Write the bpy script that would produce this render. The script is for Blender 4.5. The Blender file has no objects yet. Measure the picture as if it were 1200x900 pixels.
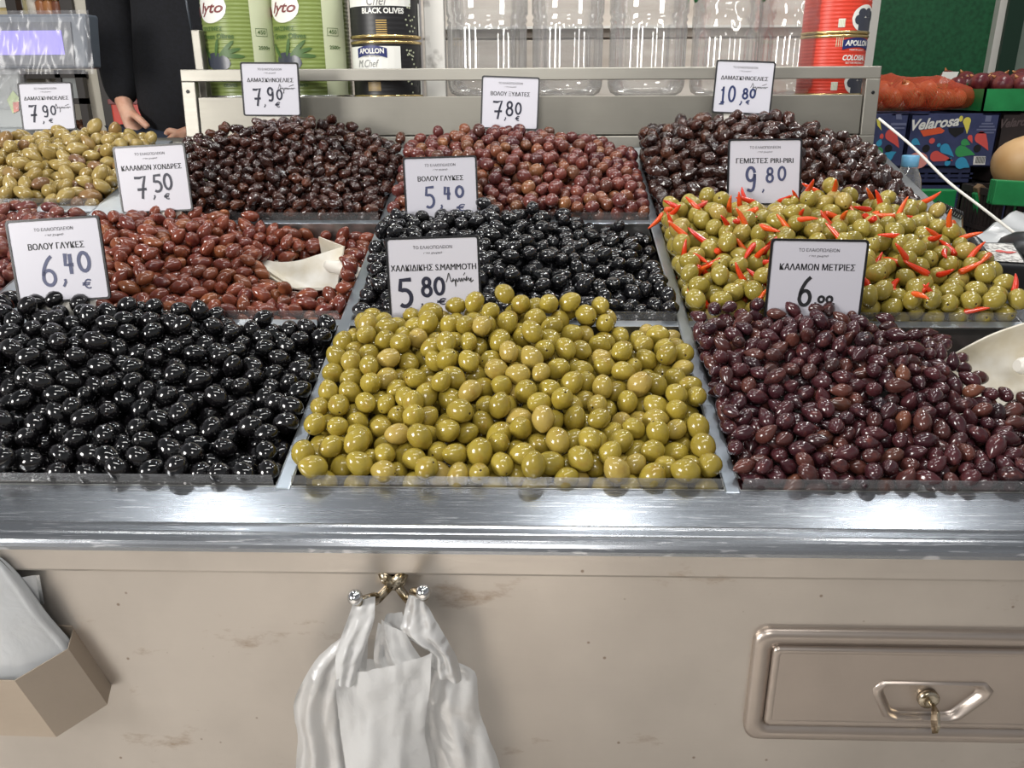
import bpy, bmesh, math, random
from math import sin, cos, pi, radians, sqrt
from mathutils import Matrix, Vector, Quaternion, Euler, noise

# ------------------------------------------------------------------ camera, world, lights, exposure
SC = bpy.context.scene
COL = SC.collection
SC.view_settings.view_transform = 'Standard'
SC.view_settings.look = 'None'
SC.view_settings.gamma = 1
SC.view_settings.use_curve_mapping = False
SC.view_settings.exposure = -0.20
SC.cycles.max_bounces = 9
SC.cycles.transparent_max_bounces = 24
SC.cycles.caustics_reflective = False
SC.cycles.caustics_refractive = False
SC.cycles.use_denoising = True
SC.cycles.sample_clamp_indirect = 6

FPX = 951.57
PITCH, YAW, ROLL = 0.3461504, 0.0284227, 0.0044024
CAMPOS = Vector((0, 0, 1.2954))


def cam_axes():
    f = Vector((0, cos(PITCH), -sin(PITCH)))
    r = Vector((1, 0, 0))
    d = Vector((0, -sin(PITCH), -cos(PITCH)))
    Rz = Matrix.Rotation(YAW, 3, 'Z')
    f, r, d = Rz @ f, Rz @ r, Rz @ d
    c, s = cos(ROLL), sin(ROLL)
    return c * r + s * d, c * d - s * r, f


CR, CD, CF = cam_axes()
cam = bpy.data.objects.new('camera', bpy.data.cameras.new('camera'))
COL.objects.link(cam)
cam.data.sensor_width = 36
cam.data.lens = 36 * FPX / 1200
cam.data.clip_start = .02
cam.matrix_world = Matrix(((CR.x, -CD.x, -CF.x, CAMPOS.x), (CR.y, -CD.y, -CF.y, CAMPOS.y),
                           (CR.z, -CD.z, -CF.z, CAMPOS.z), (0, 0, 0, 1)))
SC.camera = cam

world = bpy.data.worlds.new('market_hall_air')
SC.world = world
world.use_nodes = True
wn = world.node_tree
bgn = wn.nodes['Background']
tc = wn.nodes.new('ShaderNodeTexCoord')
sep = wn.nodes.new('ShaderNodeSeparateXYZ')
wr = wn.nodes.new('ShaderNodeValToRGB')
mr = wn.nodes.new('ShaderNodeMapRange')
mr.inputs['From Min'].default_value = -1
wn.links.new(tc.outputs['Generated'], sep.inputs[0])
wn.links.new(sep.outputs['Z'], mr.inputs['Value'])
wn.links.new(mr.outputs[0], wr.inputs[0])
e = wr.color_ramp.elements
e[0].position, e[0].color = .45, (.42, .36, .30, 1)
e[1].position, e[1].color = .62, (.62, .63, .66, 1)
x = e.new(.9); x.color = (.27, .275, .29, 1)
wn.links.new(wr.outputs[0], bgn.inputs[0])
bgn.inputs[1].default_value = .62


def area(name, loc, target, size, power, color=(1, 1, 1), shape='DISK', size_y=None):
    l = bpy.data.lights.new(name, 'AREA')
    l.energy, l.color, l.shape, l.size = power, color, shape, size
    if size_y:
        l.size_y = size_y
    o = bpy.data.objects.new(name, l)
    COL.objects.link(o)
    o.location = loc
    o.rotation_euler = (Vector(target) - Vector(loc)).to_track_quat('-Z', 'Y').to_euler()
    return o


# spot row hung above the stall, one long tube over the customers' aisle, daylight from the hall entrance (front left)
for i, lx in enumerate((-1.0, .22, 1.12)):
    area('hall_spot', (lx, 1.55, 2.62), (lx * .75, 1.0, .95), .12, 4.6, (.93, .97, 1))
area('aisle_tube', (.2, .35, 2.9), (0, .9, .9), 1.8, 18, (1, .98, .95), 'RECTANGLE', .12)
area('front_fill', (-.2, -1.5, 2.6), (-.1, .6, .8), .6, 22, (1, .97, .94), 'SQUARE')  # added soft fill that brightens the bag and front panel
area('entrance_daylight', (-2.5, -.85, 1.75), (.1, .7, .75), .9, 92, (1, .97, .93), 'SQUARE')
area('rear_fill', (.1, 1.30, 2.05), (.1, 2.3, 1.50), 1.8, 9, (1, .98, .93), 'RECTANGLE', .12)  # added fill for the seller and cans, aimed away from the ledge
for i, (lx, lp) in enumerate(((-.34, 620), (.18, 430), (1.05, 300))):
    sl = bpy.data.lights.new('floor_pool_fill', 'SPOT')  # added spots: floor pools that reflect as bright bands in the panel
    sl.energy, sl.color, sl.spot_size, sl.spot_blend, sl.shadow_soft_size = lp, (1, .97, .93), .42, .6, .06
    so = bpy.data.objects.new('floor_pool_fill', sl)
    COL.objects.link(so)
    so.location = (lx, -.95, 2.9)
area('greengrocer_tube', (1.5, 2.6, 2.6), (1.1, 2.9, 1.2), .8, 14, (1, .97, .92), 'RECTANGLE', .12)
area('shop_tube', (-1.6, 2.7, 2.7), (-1.6, 3.2, 1.3), .8, 14, (1, .97, .9), 'RECTANGLE', .12)

# ------------------------------------------------------------------ frames and helpers
T0 = Vector((-.25207, .72162, .92))
TI = .2601
DV = Vector((0, cos(TI), sin(TI)))
DN = Vector((0, -sin(TI), cos(TI)))
TRAYM = Matrix(((1, 0, 0, T0.x), (0, DV.y, DN.y, T0.y), (0, DV.z, DN.z, T0.z), (0, 0, 0, 1)))
ROW = .332


def tw(u, v, w=0):
    return T0 + Vector((u, 0, 0)) + DV * v + DN * w


def at(px, py, Y):
    d = CR * ((px - 600) / FPX) + CD * ((py - 450) / FPX) + CF
    return CAMPOS + d * ((Y - CAMPOS.y) / d.y)


def wm(o):
    m = o.matrix_basis.copy()
    while o.parent:
        o = o.parent
        m = o.matrix_basis @ m
    return m


def tag(o, label=None, cat=None, group=None, kind=None):
    if label: o['label'] = label
    if cat: o['category'] = cat
    if group: o['group'] = group
    if kind: o['kind'] = kind
    return o


def thing(name, loc, label, cat, group=None, rot=None):
    o = bpy.data.objects.new(name, None)
    o.empty_display_size = .02
    COL.objects.link(o)
    o.matrix_basis = Matrix.Translation(loc) @ (rot.to_4x4() if rot else Matrix.Identity(4))
    return tag(o, label, cat, group)


class MB:
    """collects shapes and links them as one mesh object"""
    def __init__(s):
        s.v, s.f, s.smooth = [], [], []

    def add(s, vs, fs, smooth=False):
        b = len(s.v)
        s.v += [Vector(p) for p in vs]
        s.f += [tuple(i + b for i in f) for f in fs]
        s.smooth += [smooth] * len(fs)
        return s

    def box(s, a, b, m=None):
        x0, y0, z0 = a; x1, y1, z1 = b
        vs = [Vector(p) for p in ((x0, y0, z0), (x1, y0, z0), (x1, y1, z0), (x0, y1, z0), (x0, y0, z1), (x1, y0, z1), (x1, y1, z1), (x0, y1, z1))]
        if m: vs = [m @ p for p in vs]
        return s.add(vs, [(0, 3, 2, 1), (4, 5, 6, 7), (0, 1, 5, 4), (1, 2, 6, 5), (2, 3, 7, 6), (3, 0, 4, 7)])

    def lathe(s, prof, seg=32, m=None, cap0=True, cap1=True, smooth=True, rf=None):
        vs, fs = [], []
        for k, (r, z) in enumerate(prof):
            for i in range(seg):
                a = 2 * pi * i / seg
                rr = rf(r, z, a) if rf else r
                vs.append(Vector((rr * cos(a), rr * sin(a), z)))
        n = len(prof)
        for k in range(n - 1):
            for i in range(seg):
                j = (i + 1) % seg
                fs.append((k * seg + i, k * seg + j, (k + 1) * seg + j, (k + 1) * seg + i))
        if m: vs = [m @ p for p in vs]
        s.add(vs, fs, smooth)
        b = len(s.v) - len(vs)
        if cap0: s.f.append(tuple(b + i for i in range(seg))[::-1]); s.smooth.append(False)
        if cap1: s.f.append(tuple(b + (n - 1) * seg + i for i in range(seg))); s.smooth.append(False)
        return s

    def tube(s, pts, rad, seg=10, caps=True):
        pts = [Vector(p) for p in pts]
        rad = rad if isinstance(rad, (list, tuple)) else [rad] * len(pts)
        vs, fs = [], []
        up = None
        for i, p in enumerate(pts):
            t = (pts[min(i + 1, len(pts) - 1)] - pts[max(i - 1, 0)]).normalized()
            if up is None:
                up = t.orthogonal().normalized()
            up = (up - t * up.dot(t)).normalized()
            sd = t.cross(up)
            for k in range(seg):
                a = 2 * pi * k / seg
                vs.append(p + (up * cos(a) + sd * sin(a)) * rad[i])
        for i in range(len(pts) - 1):
            for k in range(seg):
                j = (k + 1) % seg
                fs.append((i * seg + k, i * seg + j, (i + 1) * seg + j, (i + 1) * seg + k))
        s.add(vs, fs, True)
        if caps:
            b = len(s.v) - len(vs)
            s.f.append(tuple(b + k for k in range(seg))[::-1]); s.smooth.append(False)
            s.f.append(tuple(b + (len(pts) - 1) * seg + k for k in range(seg))); s.smooth.append(False)
        return s

    def prism(s, poly, ext, m=None):
        """closed polygon of 3-D points extruded by vector ext"""
        p = [Vector(q) for q in poly]
        if m: p = [m @ q for q in p]
        n = len(p)
        ex = Vector(ext)
        if m: ex = m.to_3x3() @ ex
        return s.add(p + [q + ex for q in p], [tuple(range(n))[::-1], tuple(range(n, 2 * n))] + [(i, (i + 1) % n, (i + 1) % n + n, i + n) for i in range(n)])

    def grid(s, fn, nu, nv, smooth=True):
        vs = [fn(i / nu, j / nv) for j in range(nv + 1) for i in range(nu + 1)]
        fs = [(j * (nu + 1) + i, j * (nu + 1) + i + 1, (j + 1) * (nu + 1) + i + 1, (j + 1) * (nu + 1) + i) for j in range(nv) for i in range(nu)]
        return s.add(vs, fs, smooth)

    def build(s, name, mat, parent=None, bevel=0, solid=0, seg=2, subsurf=0, fix=True):
        me = bpy.data.meshes.new(name)
        inv = wm(parent).inverted() if parent else None
        vs = [inv @ p for p in s.v] if inv else s.v
        me.from_pydata(vs, [], s.f)
        me.polygons.foreach_set('use_smooth', s.smooth)
        if fix:
            bm = bmesh.new(); bm.from_mesh(me)
            bmesh.ops.recalc_face_normals(bm, faces=bm.faces)
            bm.to_mesh(me); bm.free()
        if mat: me.materials.append(mat)
        o = bpy.data.objects.new(name, me)
        COL.objects.link(o)
        o.parent = parent
        if solid:
            q = o.modifiers.new('solid', 'SOLIDIFY'); q.thickness = solid; q.offset = 0
        if bevel:
            q = o.modifiers.new('bevel', 'BEVEL'); q.width = bevel; q.segments = seg; q.limit_method = 'ANGLE'; q.angle_limit = .6
        if subsurf:
            q = o.modifiers.new('sub', 'SUBSURF'); q.levels = q.render_levels = subsurf
        return o


def catmull(pts, n=8, closed=False):
    P = [Vector(p) for p in pts]
    N = len(P)
    out = []
    for i in range(N if closed else N - 1):
        if closed:
            a, b, c, d = P[(i - 1) % N], P[i], P[(i + 1) % N], P[(i + 2) % N]
        else:
            a, b, c, d = P[max(i - 1, 0)], P[i], P[i + 1], P[min(i + 2, N - 1)]
        for k in range(n):
            t = k / n
            out.append(.5 * ((2 * b) + (c - a) * t + (2 * a - 5 * b + 4 * c - d) * t * t + (3 * b - a - 3 * c + d) * t ** 3))
    if not closed:
        out.append(P[-1])
    return out


# ------------------------------------------------------------------ materials
def srgb(r, g, b):
    return tuple((c / 12.92 if c <= .04045 else ((c + .055) / 1.055) ** 2.4) for c in (r / 255, g / 255, b / 255)) + (1,)


def mat(name, col, rough=.5, metal=0, **kw):
    m = bpy.data.materials.new(name)
    m.use_nodes = True
    b = m.node_tree.nodes['Principled BSDF']
    b.inputs['Base Color'].default_value = col
    b.inputs['Roughness'].default_value = rough
    b.inputs['Metallic'].default_value = metal
    for k, v in kw.items():
        b.inputs[k.replace('_', ' ')].default_value = v
    return m


def nd(m, t, **kw):
    n = m.node_tree.nodes.new(t)
    for k, v in kw.items():
        setattr(n, k, v)
    return n


def lk(m, a, b):
    m.node_tree.links.new(a, b)


def pb(m):
    return m.node_tree.nodes['Principled BSDF']


def ramp(m, stops):
    r = nd(m, 'ShaderNodeValToRGB')
    el = r.color_ramp.elements
    while len(el) > 1: el.remove(el[0])
    el[0].position, el[0].color = stops[0]
    for p, c in stops[1:]:
        q = el.new(p); q.color = c
    return r


def noisy(m, c1, c2, scale=8, detail=4, lo=.35, hi=.65, coord='Object', stretch=(1, 1, 1), bump=0, bscale=None, rough=None):
    t = nd(m, 'ShaderNodeTexCoord'); mp = nd(m, 'ShaderNodeMapping')
    mp.inputs['Scale'].default_value = stretch
    n = nd(m, 'ShaderNodeTexNoise'); n.inputs['Scale'].default_value = scale; n.inputs['Detail'].default_value = detail
    lk(m, t.outputs[coord], mp.inputs[0]); lk(m, mp.outputs[0], n.inputs['Vector'])
    r = ramp(m, [(lo, c1), (hi, c2)])
    lk(m, n.outputs['Fac'], r.inputs[0]); lk(m, r.outputs[0], pb(m).inputs['Base Color'])
    if rough:
        q = nd(m, 'ShaderNodeMapRange'); q.inputs['To Min'].default_value, q.inputs['To Max'].default_value = rough
        lk(m, n.outputs['Fac'], q.inputs['Value']); lk(m, q.outputs[0], pb(m).inputs['Roughness'])
    if bump:
        bn = nd(m, 'ShaderNodeBump'); bn.inputs['Strength'].default_value = bump; bn.inputs['Distance'].default_value = .002
        n2 = n
        if bscale:
            n2 = nd(m, 'ShaderNodeTexNoise'); n2.inputs['Scale'].default_value = bscale
            lk(m, mp.outputs[0], n2.inputs['Vector'])
        lk(m, n2.outputs['Fac'], bn.inputs['Height']); lk(m, bn.outputs[0], pb(m).inputs['Normal'])
    return m


def steel(name, base, rough, metal=.85, stretch=(.6, 40, 40), bump=.15, stains=False, scratches=False):
    m = mat(name, base, rough, metal)
    t = nd(m, 'ShaderNodeTexCoord'); mp = nd(m, 'ShaderNodeMapping'); mp.inputs['Scale'].default_value = stretch
    n = nd(m, 'ShaderNodeTexNoise'); n.inputs['Scale'].default_value = 14; n.inputs['Detail'].default_value = 6
    lk(m, t.outputs['Object'], mp.inputs[0]); lk(m, mp.outputs[0], n.inputs['Vector'])
    q = nd(m, 'ShaderNodeMapRange'); q.inputs['To Min'].default_value = rough - .07; q.inputs['To Max'].default_value = rough + .09
    lk(m, n.outputs['Fac'], q.inputs['Value']); lk(m, q.outputs[0], pb(m).inputs['Roughness'])
    bn = nd(m, 'ShaderNodeBump'); bn.inputs['Strength'].default_value = bump; bn.inputs['Distance'].default_value = .0006
    lk(m, n.outputs['Fac'], bn.inputs['Height'])
    # broad cloudiness of worn metal
    n2 = nd(m, 'ShaderNodeTexNoise'); n2.inputs['Scale'].default_value = 5; n2.inputs['Detail'].default_value = 5
    lk(m, t.outputs['Object'], n2.inputs['Vector'])
    d = tuple(c * .80 for c in base[:3]) + (1,)
    r = ramp(m, [(.3, d), (.62, base)])
    lk(m, n2.outputs['Fac'], r.inputs[0])
    out = r.outputs[0]
    if stains:
        n3 = nd(m, 'ShaderNodeTexNoise'); n3.inputs['Scale'].default_value = 11; n3.inputs['Detail'].default_value = 7; n3.inputs['Roughness'].default_value = .68
        mp3 = nd(m, 'ShaderNodeMapping'); mp3.inputs['Scale'].default_value = (.75, 1, 1.7)
        lk(m, t.outputs['Object'], mp3.inputs[0]); lk(m, mp3.outputs[0], n3.inputs['Vector'])
        r3 = ramp(m, [(.62, (0, 0, 0, 1)), (.76, (.75, .75, .75, 1))])
        lk(m, n3.outputs['Fac'], r3.inputs[0])
        mx = nd(m, 'ShaderNodeMix', data_type='RGBA')
        lk(m, r3.outputs[0], mx.inputs['Factor']); lk(m, out, mx.inputs['A']); mx.inputs['B'].default_value = srgb(140, 112, 84)
        v = nd(m, 'ShaderNodeTexVoronoi'); v.inputs['Scale'].default_value = 34
        lk(m, t.outputs['Object'], v.inputs['Vector'])
        rv = ramp(m, [(.035, (.7, .7, .7, 1)), (.07, (0, 0, 0, 1))])
        lk(m, v.outputs['Distance'], rv.inputs[0])
        mx2 = nd(m, 'ShaderNodeMix', data_type='RGBA')
        lk(m, rv.outputs[0], mx2.inputs['Factor']); lk(m, mx.outputs['Result'], mx2.inputs['A']); mx2.inputs['B'].default_value = srgb(120, 96, 74)
        out = mx2.outputs['Result']
    if scratches:
        for ang, sc_, pos in ((.9, 9, .64), (.55, 12, .66), (-.6, 8, .68)):
            ms = nd(m, 'ShaderNodeMapping'); ms.inputs['Rotation'].default_value = (0, 0, ang); ms.inputs['Scale'].default_value = (2.2, 60, 1)
            ns = nd(m, 'ShaderNodeTexNoise'); ns.inputs['Scale'].default_value = sc_; ns.inputs['Detail'].default_value = 2
            lk(m, t.outputs['Object'], ms.inputs[0]); lk(m, ms.outputs[0], ns.inputs['Vector'])
            rs = ramp(m, [(pos, (0, 0, 0, 1)), (pos + .03, (.6, .6, .6, 1))])
            lk(m, ns.outputs['Fac'], rs.inputs[0])
            mx = nd(m, 'ShaderNodeMix', data_type='RGBA')
            lk(m, rs.outputs[0], mx.inputs['Factor']); lk(m, out, mx.inputs['A']); mx.inputs['B'].default_value = (.92, .93, .95, 1)
            out = mx.outputs['Result']
    lk(m, out, pb(m).inputs['Base Color']); lk(m, bn.outputs[0], pb(m).inputs['Normal'])
    return m


M = {}
M['panel'] = steel('brushed_panel_steel', srgb(206, 198, 189), .33, .84, (.8, 30, 30), .12, stains=True)
M['ledge'] = steel('scratched_ledge_steel', srgb(168, 172, 177), .25, .9, (.5, 30, 30), .035, scratches=True)
M['tray'] = steel('tray_steel', srgb(186, 186, 184), .33, .9, (1, 20, 20), .1)
M['divider'] = steel('divider_steel', srgb(186, 194, 202), .30, .85, (2, 20, 20), .1)
M['guard'] = steel('rear_guard_steel', srgb(164, 161, 152), .42, .75, (.7, 30, 30), .1)
M['guardin'] = steel('rear_guard_sheet_steel', srgb(146, 143, 134), .42, .75, (.7, 30, 30), .1)
M['holder'] = steel('holder_steel', srgb(196, 182, 166), .42, .85, (3, 20, 20), .12)
M['drawer'] = steel('drawer_steel', srgb(190, 178, 168), .33, .88, (.8, 30, 30), .12)
M['plate'] = steel('dull_side_plate', srgb(84, 87, 90), .42, .6, (8, 8, 8), .1)
M['chrome'] = mat('chrome', srgb(215, 215, 215), .12, 1)
M['brass'] = noisy(mat('worn_chrome_brass', srgb(150, 130, 90), .25, 1), srgb(110, 92, 60), srgb(215, 205, 185), 90, 3)
M['whiteplastic'] = mat('white_plastic', srgb(226, 222, 212), .32)
M['scoop'] = noisy(mat('scoop_plastic', srgb(225, 220, 206), .3), srgb(212, 204, 184), srgb(232, 229, 220), 25, 4)
M['card'] = mat('sign_card', srgb(198, 197, 206), .4)
M['black'] = mat('black_plastic', srgb(22, 23, 26), .35)
M['print'] = mat('printed_ink', srgb(30, 30, 34), .6)
M['marker'] = mat('marker_ink', srgb(24, 26, 48), .5)
M['markerblue'] = mat('blue_marker_ink', srgb(28, 44, 92), .5)
M['markergrey'] = mat('faded_marker_ink', srgb(66, 72, 104), .5)


def film(name, tint, tr, rough=.12, trans=.5, rim=.6, coat=.5, cap=1.0, crinkle=0):
    """thin plastic: see-through straight on, shiny at a grazing angle"""
    m = bpy.data.materials.new(name); m.use_nodes = True
    nt = m.node_tree; nt.nodes.clear()
    o = nd(m, 'ShaderNodeOutputMaterial')
    t = nd(m, 'ShaderNodeBsdfTransparent'); t.inputs[0].default_value = (1, 1, 1, 1)
    g = nd(m, 'ShaderNodeBsdfGlossy'); g.inputs['Roughness'].default_value = rough
    d = nd(m, 'ShaderNodeBsdfDiffuse'); d.inputs[0].default_value = tint
    l = nd(m, 'ShaderNodeBsdfTranslucent'); l.inputs[0].default_value = tint
    a = nd(m, 'ShaderNodeMixShader'); a.inputs[0].default_value = trans
    lk(m, d.outputs[0], a.inputs[1]); lk(m, l.outputs[0], a.inputs[2])
    b = nd(m, 'ShaderNodeMixShader')
    lw = nd(m, 'ShaderNodeLayerWeight'); lw.inputs['Blend'].default_value = .3
    mr_ = nd(m, 'ShaderNodeMapRange'); mr_.inputs['To Min'].default_value = 1 - tr; mr_.inputs['To Max'].default_value = min(1, 1 - tr + rim)
    lk(m, lw.outputs['Facing'], mr_.inputs['Value']); lk(m, mr_.outputs[0], b.inputs[0])
    lk(m, t.outputs[0], b.inputs[1]); lk(m, a.outputs[0], b.inputs[2])
    c = nd(m, 'ShaderNodeMixShader')
    fr = nd(m, 'ShaderNodeFresnel'); fr.inputs[0].default_value = 1.5
    mu = nd(m, 'ShaderNodeMath', operation='MULTIPLY'); mu.inputs[1].default_value = coat * 2
    mi = nd(m, 'ShaderNodeMath', operation='MINIMUM'); mi.inputs[1].default_value = cap
    lk(m, fr.outputs[0], mu.inputs[0]); lk(m, mu.outputs[0], mi.inputs[0]); lk(m, mi.outputs[0], c.inputs[0])
    if crinkle:
        tcr = nd(m, 'ShaderNodeTexCoord'); nz = nd(m, 'ShaderNodeTexNoise'); nz.inputs['Scale'].default_value = 34; nz.inputs['Detail'].default_value = 5; nz.inputs['Distortion'].default_value = 1.2
        bp = nd(m, 'ShaderNodeBump'); bp.inputs['Strength'].default_value = crinkle; bp.inputs['Distance'].default_value = .004
        lk(m, tcr.outputs['Object'], nz.inputs['Vector']); lk(m, nz.outputs['Fac'], bp.inputs['Height'])
        for sh in (g, d, l): lk(m, bp.outputs[0], sh.inputs['Normal'])
    lk(m, b.outputs[0], c.inputs[1]); lk(m, g.outputs[0], c.inputs[2]); lk(m, c.outputs[0], o.inputs[0])
    return m


M['clear'] = film('clear_plastic_strip', (.8, .8, .8, 1), .92, .1, .4, .08, .25, .3)
M['pet'] = film('clear_pet', (.92, .94, .95, 1), .90, .07, .6, .26, 1.3, .55)
M['wrap'] = film('crinkled_clear_wrap', (.75, .75, .8, 1), .86, .2, .4, .2, .28, .3)
M['bag'] = film('white_bag_film', (.88, .88, .87, 1), .10, .28, .45, .1, .35, 1, .35)
M['bagroll'] = film('white_bag_roll_film', (.86, .88, .89, 1), .06, .22, .35, .1, .5, 1, .2)


# ------------------------------------------------------------------ lettering and pen strokes
def text_polys(s, size, bold=0.0, align='CENTER', shear=0):
    cu = bpy.data.curves.new('lettering', 'FONT')
    cu.body, cu.size, cu.offset, cu.align_x, cu.align_y = s, size, bold * size, align, 'CENTER'
    cu.shear = shear
    cu.resolution_u = 3
    o = bpy.data.objects.new('lettering', cu)
    COL.objects.link(o)
    dg = bpy.context.evaluated_depsgraph_get()
    dg.update()
    me = bpy.data.meshes.new_from_object(o.evaluated_get(dg))
    vs = [(p.co.x, p.co.y) for p in me.vertices]
    fs = [tuple(p.vertices) for p in me.polygons]
    bpy.data.objects.remove(o); bpy.data.curves.remove(cu); bpy.data.meshes.remove(me)
    return vs, fs


def fit_text(s, width, height, bold=0.0, shear=0):
    """lettering scaled to a width and a cap height, centred on the origin"""
    vs, fs = text_polys(s, 1, bold, 'CENTER', shear)
    x0, x1 = min(v[0] for v in vs), max(v[0] for v in vs)
    y0, y1 = min(v[1] for v in vs), max(v[1] for v in vs)
    sx, sy = width / (x1 - x0), height / (y1 - y0)
    return [((x - (x0 + x1) / 2) * sx, (y - (y0 + y1) / 2) * sy) for x, y in vs], fs


def ribbon(pts, w):
    """flat pen stroke along 2-D points"""
    n = len(pts)
    vs = []
    for i, p in enumerate(pts):
        a, b = pts[max(i - 1, 0)], pts[min(i + 1, n - 1)]
        t = Vector((b[0] - a[0], b[1] - a[1]))
        if t.length < 1e-9: t = Vector((1, 0))
        t.normalize()
        vs += [(p[0] - t.y * w / 2, p[1] + t.x * w / 2), (p[0] + t.y * w / 2, p[1] - t.x * w / 2)]
    return vs, [(2 * i, 2 * i + 1, 2 * i + 3, 2 * i + 2) for i in range(n - 1)]


def arc(cx, cy, rx, ry, a0, a1, n=14):
    return [(cx + rx * cos(radians(a0 + (a1 - a0) * i / n)), cy + ry * sin(radians(a0 + (a1 - a0) * i / n))) for i in range(n + 1)]


# strokes in a box 0..1 high (y up), about .6 wide
PEN = {
    '0': [arc(.3, .5, .27, .47, 70, 430, 24)],
    '1': [[(.08, .72), (.3, .98), (.32, .02)], [(.08, .02), (.52, .02)]],
    '4': [[(.16, .98), (.1, .45), (.58, .45)], [(.42, .95), (.4, .02)]],
    '5': [[(.58, .97), (.14, .95), (.1, .58)] + arc(.28, .32, .28, .29, 110, -130, 14)],
    '6': [[(.5, .98), (.3, .82), (.12, .55), (.06, .3)] + arc(.3, .26, .25, .25, 190, 520, 20)],
    '7': [[(.02, .93), (.3, .92), (.6, .98), (.46, .6), (.34, .02)], [(.12, .42), (.62, .44)]],
    '8': [arc(.3, .27, .27, .26, 90, 450, 20), arc(.3, .75, .21, .22, -90, 270, 18)],
    '9': [arc(.3, .7, .25, .27, 10, 360, 20) + [(.55, .66), (.55, .4), (.5, .12), (.36, .02), (.1, .06)]],
    ',': [[(.14, .16), (.18, .06), (.06, -.14)]],
    '.': [[(.06, .04), (.16, .06)]],
    '_': [[(.0, .02), (.6, .02)]],
    '€': [arc(.5, .5, .3, .4, 50, 300, 12), [(.02, .58), (.62, .6)], [(.0, .42), (.55, .43)]],
    'note': [[(.0, .3), (.06, .6), (.1, .9), (.16, .55), (.12, .2), (.2, .4), (.26, .3), (.3, .45), (.34, -.15), (.3, -.3), (.36, .2), (.42, .45), (.46, .25), (.5, .45), (.55, .25),
              (.6, .45), (.62, .25), (.7, .4), (.76, .28), (.82, .45), (.86, .25), (.92, .42), (1, .4)], [(.66, .62), (.92, .85)]],
    'lemon': [[(.0, .1), (.05, .5), (.1, .95), (.15, .5), (.2, .1), (.27, .45), (.24, .15), (.32, .3), (.34, -.35), (.36, .4), (.42, .1), (.48, .45), (.52, .1), (.57, .45), (.6, .1), (.66, .45), (.7, .2),
               (.76, .6), (.74, .15), (.82, .45), (.85, .15), (.92, .45), (.9, .05), (1, .25)], [(.64, .7), (.7, .95)]],
}


def pen(ch, x, y, h, w, sx=1.0):
    """stroke polygons for one sign, x from the left, y = baseline, all in metres"""
    V, F = [], []
    for st in PEN[ch]:
        st2 = [(p[0], p[1], 0) for p in st]
        if len(st) <= 5 and ch in '6':
            st2 = st2
        sm = [(q.x, q.y) for q in (catmull(st2, 4) if ch in ('note', 'lemon', '6', '9') else [Vector(q) for q in st2])]
        vs, fs = ribbon([(x + q[0] * h * sx, y + q[1] * h) for q in sm], w)
        b = len(V)
        V += vs; F += [tuple(i + b for i in f) for f in fs]
    return V, F


def put2d(mb, vf, m, lift=0.0):
    """2-D polygons placed in the plane x (right), z (up) of matrix m, facing -y"""
    vs, fs = vf
    return mb.add([m @ Vector((p[0], -lift, p[1])) for p in vs], fs)

# ------------------------------------------------------------------ the setting
def setting(name, mb, m, **kw):
    return tag(mb.build(name, m, **kw), kind='structure')


M['floor'] = noisy(mat('hall_floor_concrete', srgb(188, 183, 176), .5), srgb(160, 154, 147), srgb(212, 207, 200), 3, 6, bump=.1)
setting('floor', MB().box((-6, -5, -.1), (6, 6, 0)), M['floor'])
M['boards'] = noisy(mat('painted_boards', srgb(206, 196, 184), .55), srgb(188, 176, 164), srgb(214, 206, 196), 4, 5, stretch=(.5, 1, 6))
wb = MB()
for k, (z0, z1) in enumerate(((.0, .52), (.525, .82), (.825, 1.12), (1.125, 1.422), (1.427, 1.72), (1.725, 2.1), (2.105, 2.6))):
    wb.box((-.30, 2.32, z0), (.812, 2.345, z1))
wb.box((-.30, 2.345, 0), (.812, 2.40, 2.6))
setting('wall_back', wb, M['boards'], bevel=.002)
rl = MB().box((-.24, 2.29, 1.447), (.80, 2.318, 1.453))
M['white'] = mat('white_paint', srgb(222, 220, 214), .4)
setting('joint_highlight', rl, M['white'])  # white strip standing in for a highlight along the board joint
M['greenwall'] = noisy(mat('green_hardboard', srgb(22, 88, 52), .5), srgb(16, 78, 46), srgb(28, 98, 60), 60, 3)
p0, p1 = at(1034, 0, 3.9), at(1175, 0, 3.9)
gx0, gx1 = p0.x, p1.x
setting('wall_right', MB().box((gx0 - .03, 3.92, 0), (gx1 + .05, 3.96, 2.6)), M['greenwall'])
setting('trim_2', MB().box((gx0 - .052, 3.88, 0), (gx0 - .012, 3.925, 2.6)), M['white'])
setting('trim_3', MB().box((gx1 - .018, 3.88, 0), (gx1 + .012, 3.925, 2.6)), M['white'])
M['darkgreen'] = mat('dark_green_paint', srgb(10, 50, 34), .5)
setting('trim_4', MB().box((gx1 + .012, 3.86, 0), (gx1 + .085, 3.93, 2.6)), M['darkgreen'])
M['greygreen'] = noisy(mat('grey_green_plaster', srgb(118, 132, 122), .7), srgb(108, 122, 112), srgb(126, 140, 130), 6, 4)
setting('wall_far_right', MB().box((gx1 + .085, 3.92, 0), (4.2, 4.0, 2.6)), M['greygreen'])
M['darkgap'] = mat('dark_gap_strip', srgb(26, 27, 27), .5)
setting('gap_strip', MB().box((.816, 2.30, 0), (.852, 2.42, 2.6)), M['darkgap'], bevel=.004)  # black strip standing in for the dark gap beside the red tins
M['shopwall'] = noisy(mat('beige_shop_wall', srgb(196, 190, 176), .6), srgb(184, 176, 162), srgb(204, 198, 186), 3, 4)
setting('wall_left', MB().box((-4.6, 4.3, 0), (-.9, 4.38, 2.8)), M['shopwall'])
M['deck'] = mat('duckboard', srgb(96, 84, 70), .7)
setting('floor_platform', MB().box((-2.2, 2.08 - .28, 0), (-.32, 3.2, .28)), M['deck'])

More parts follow.
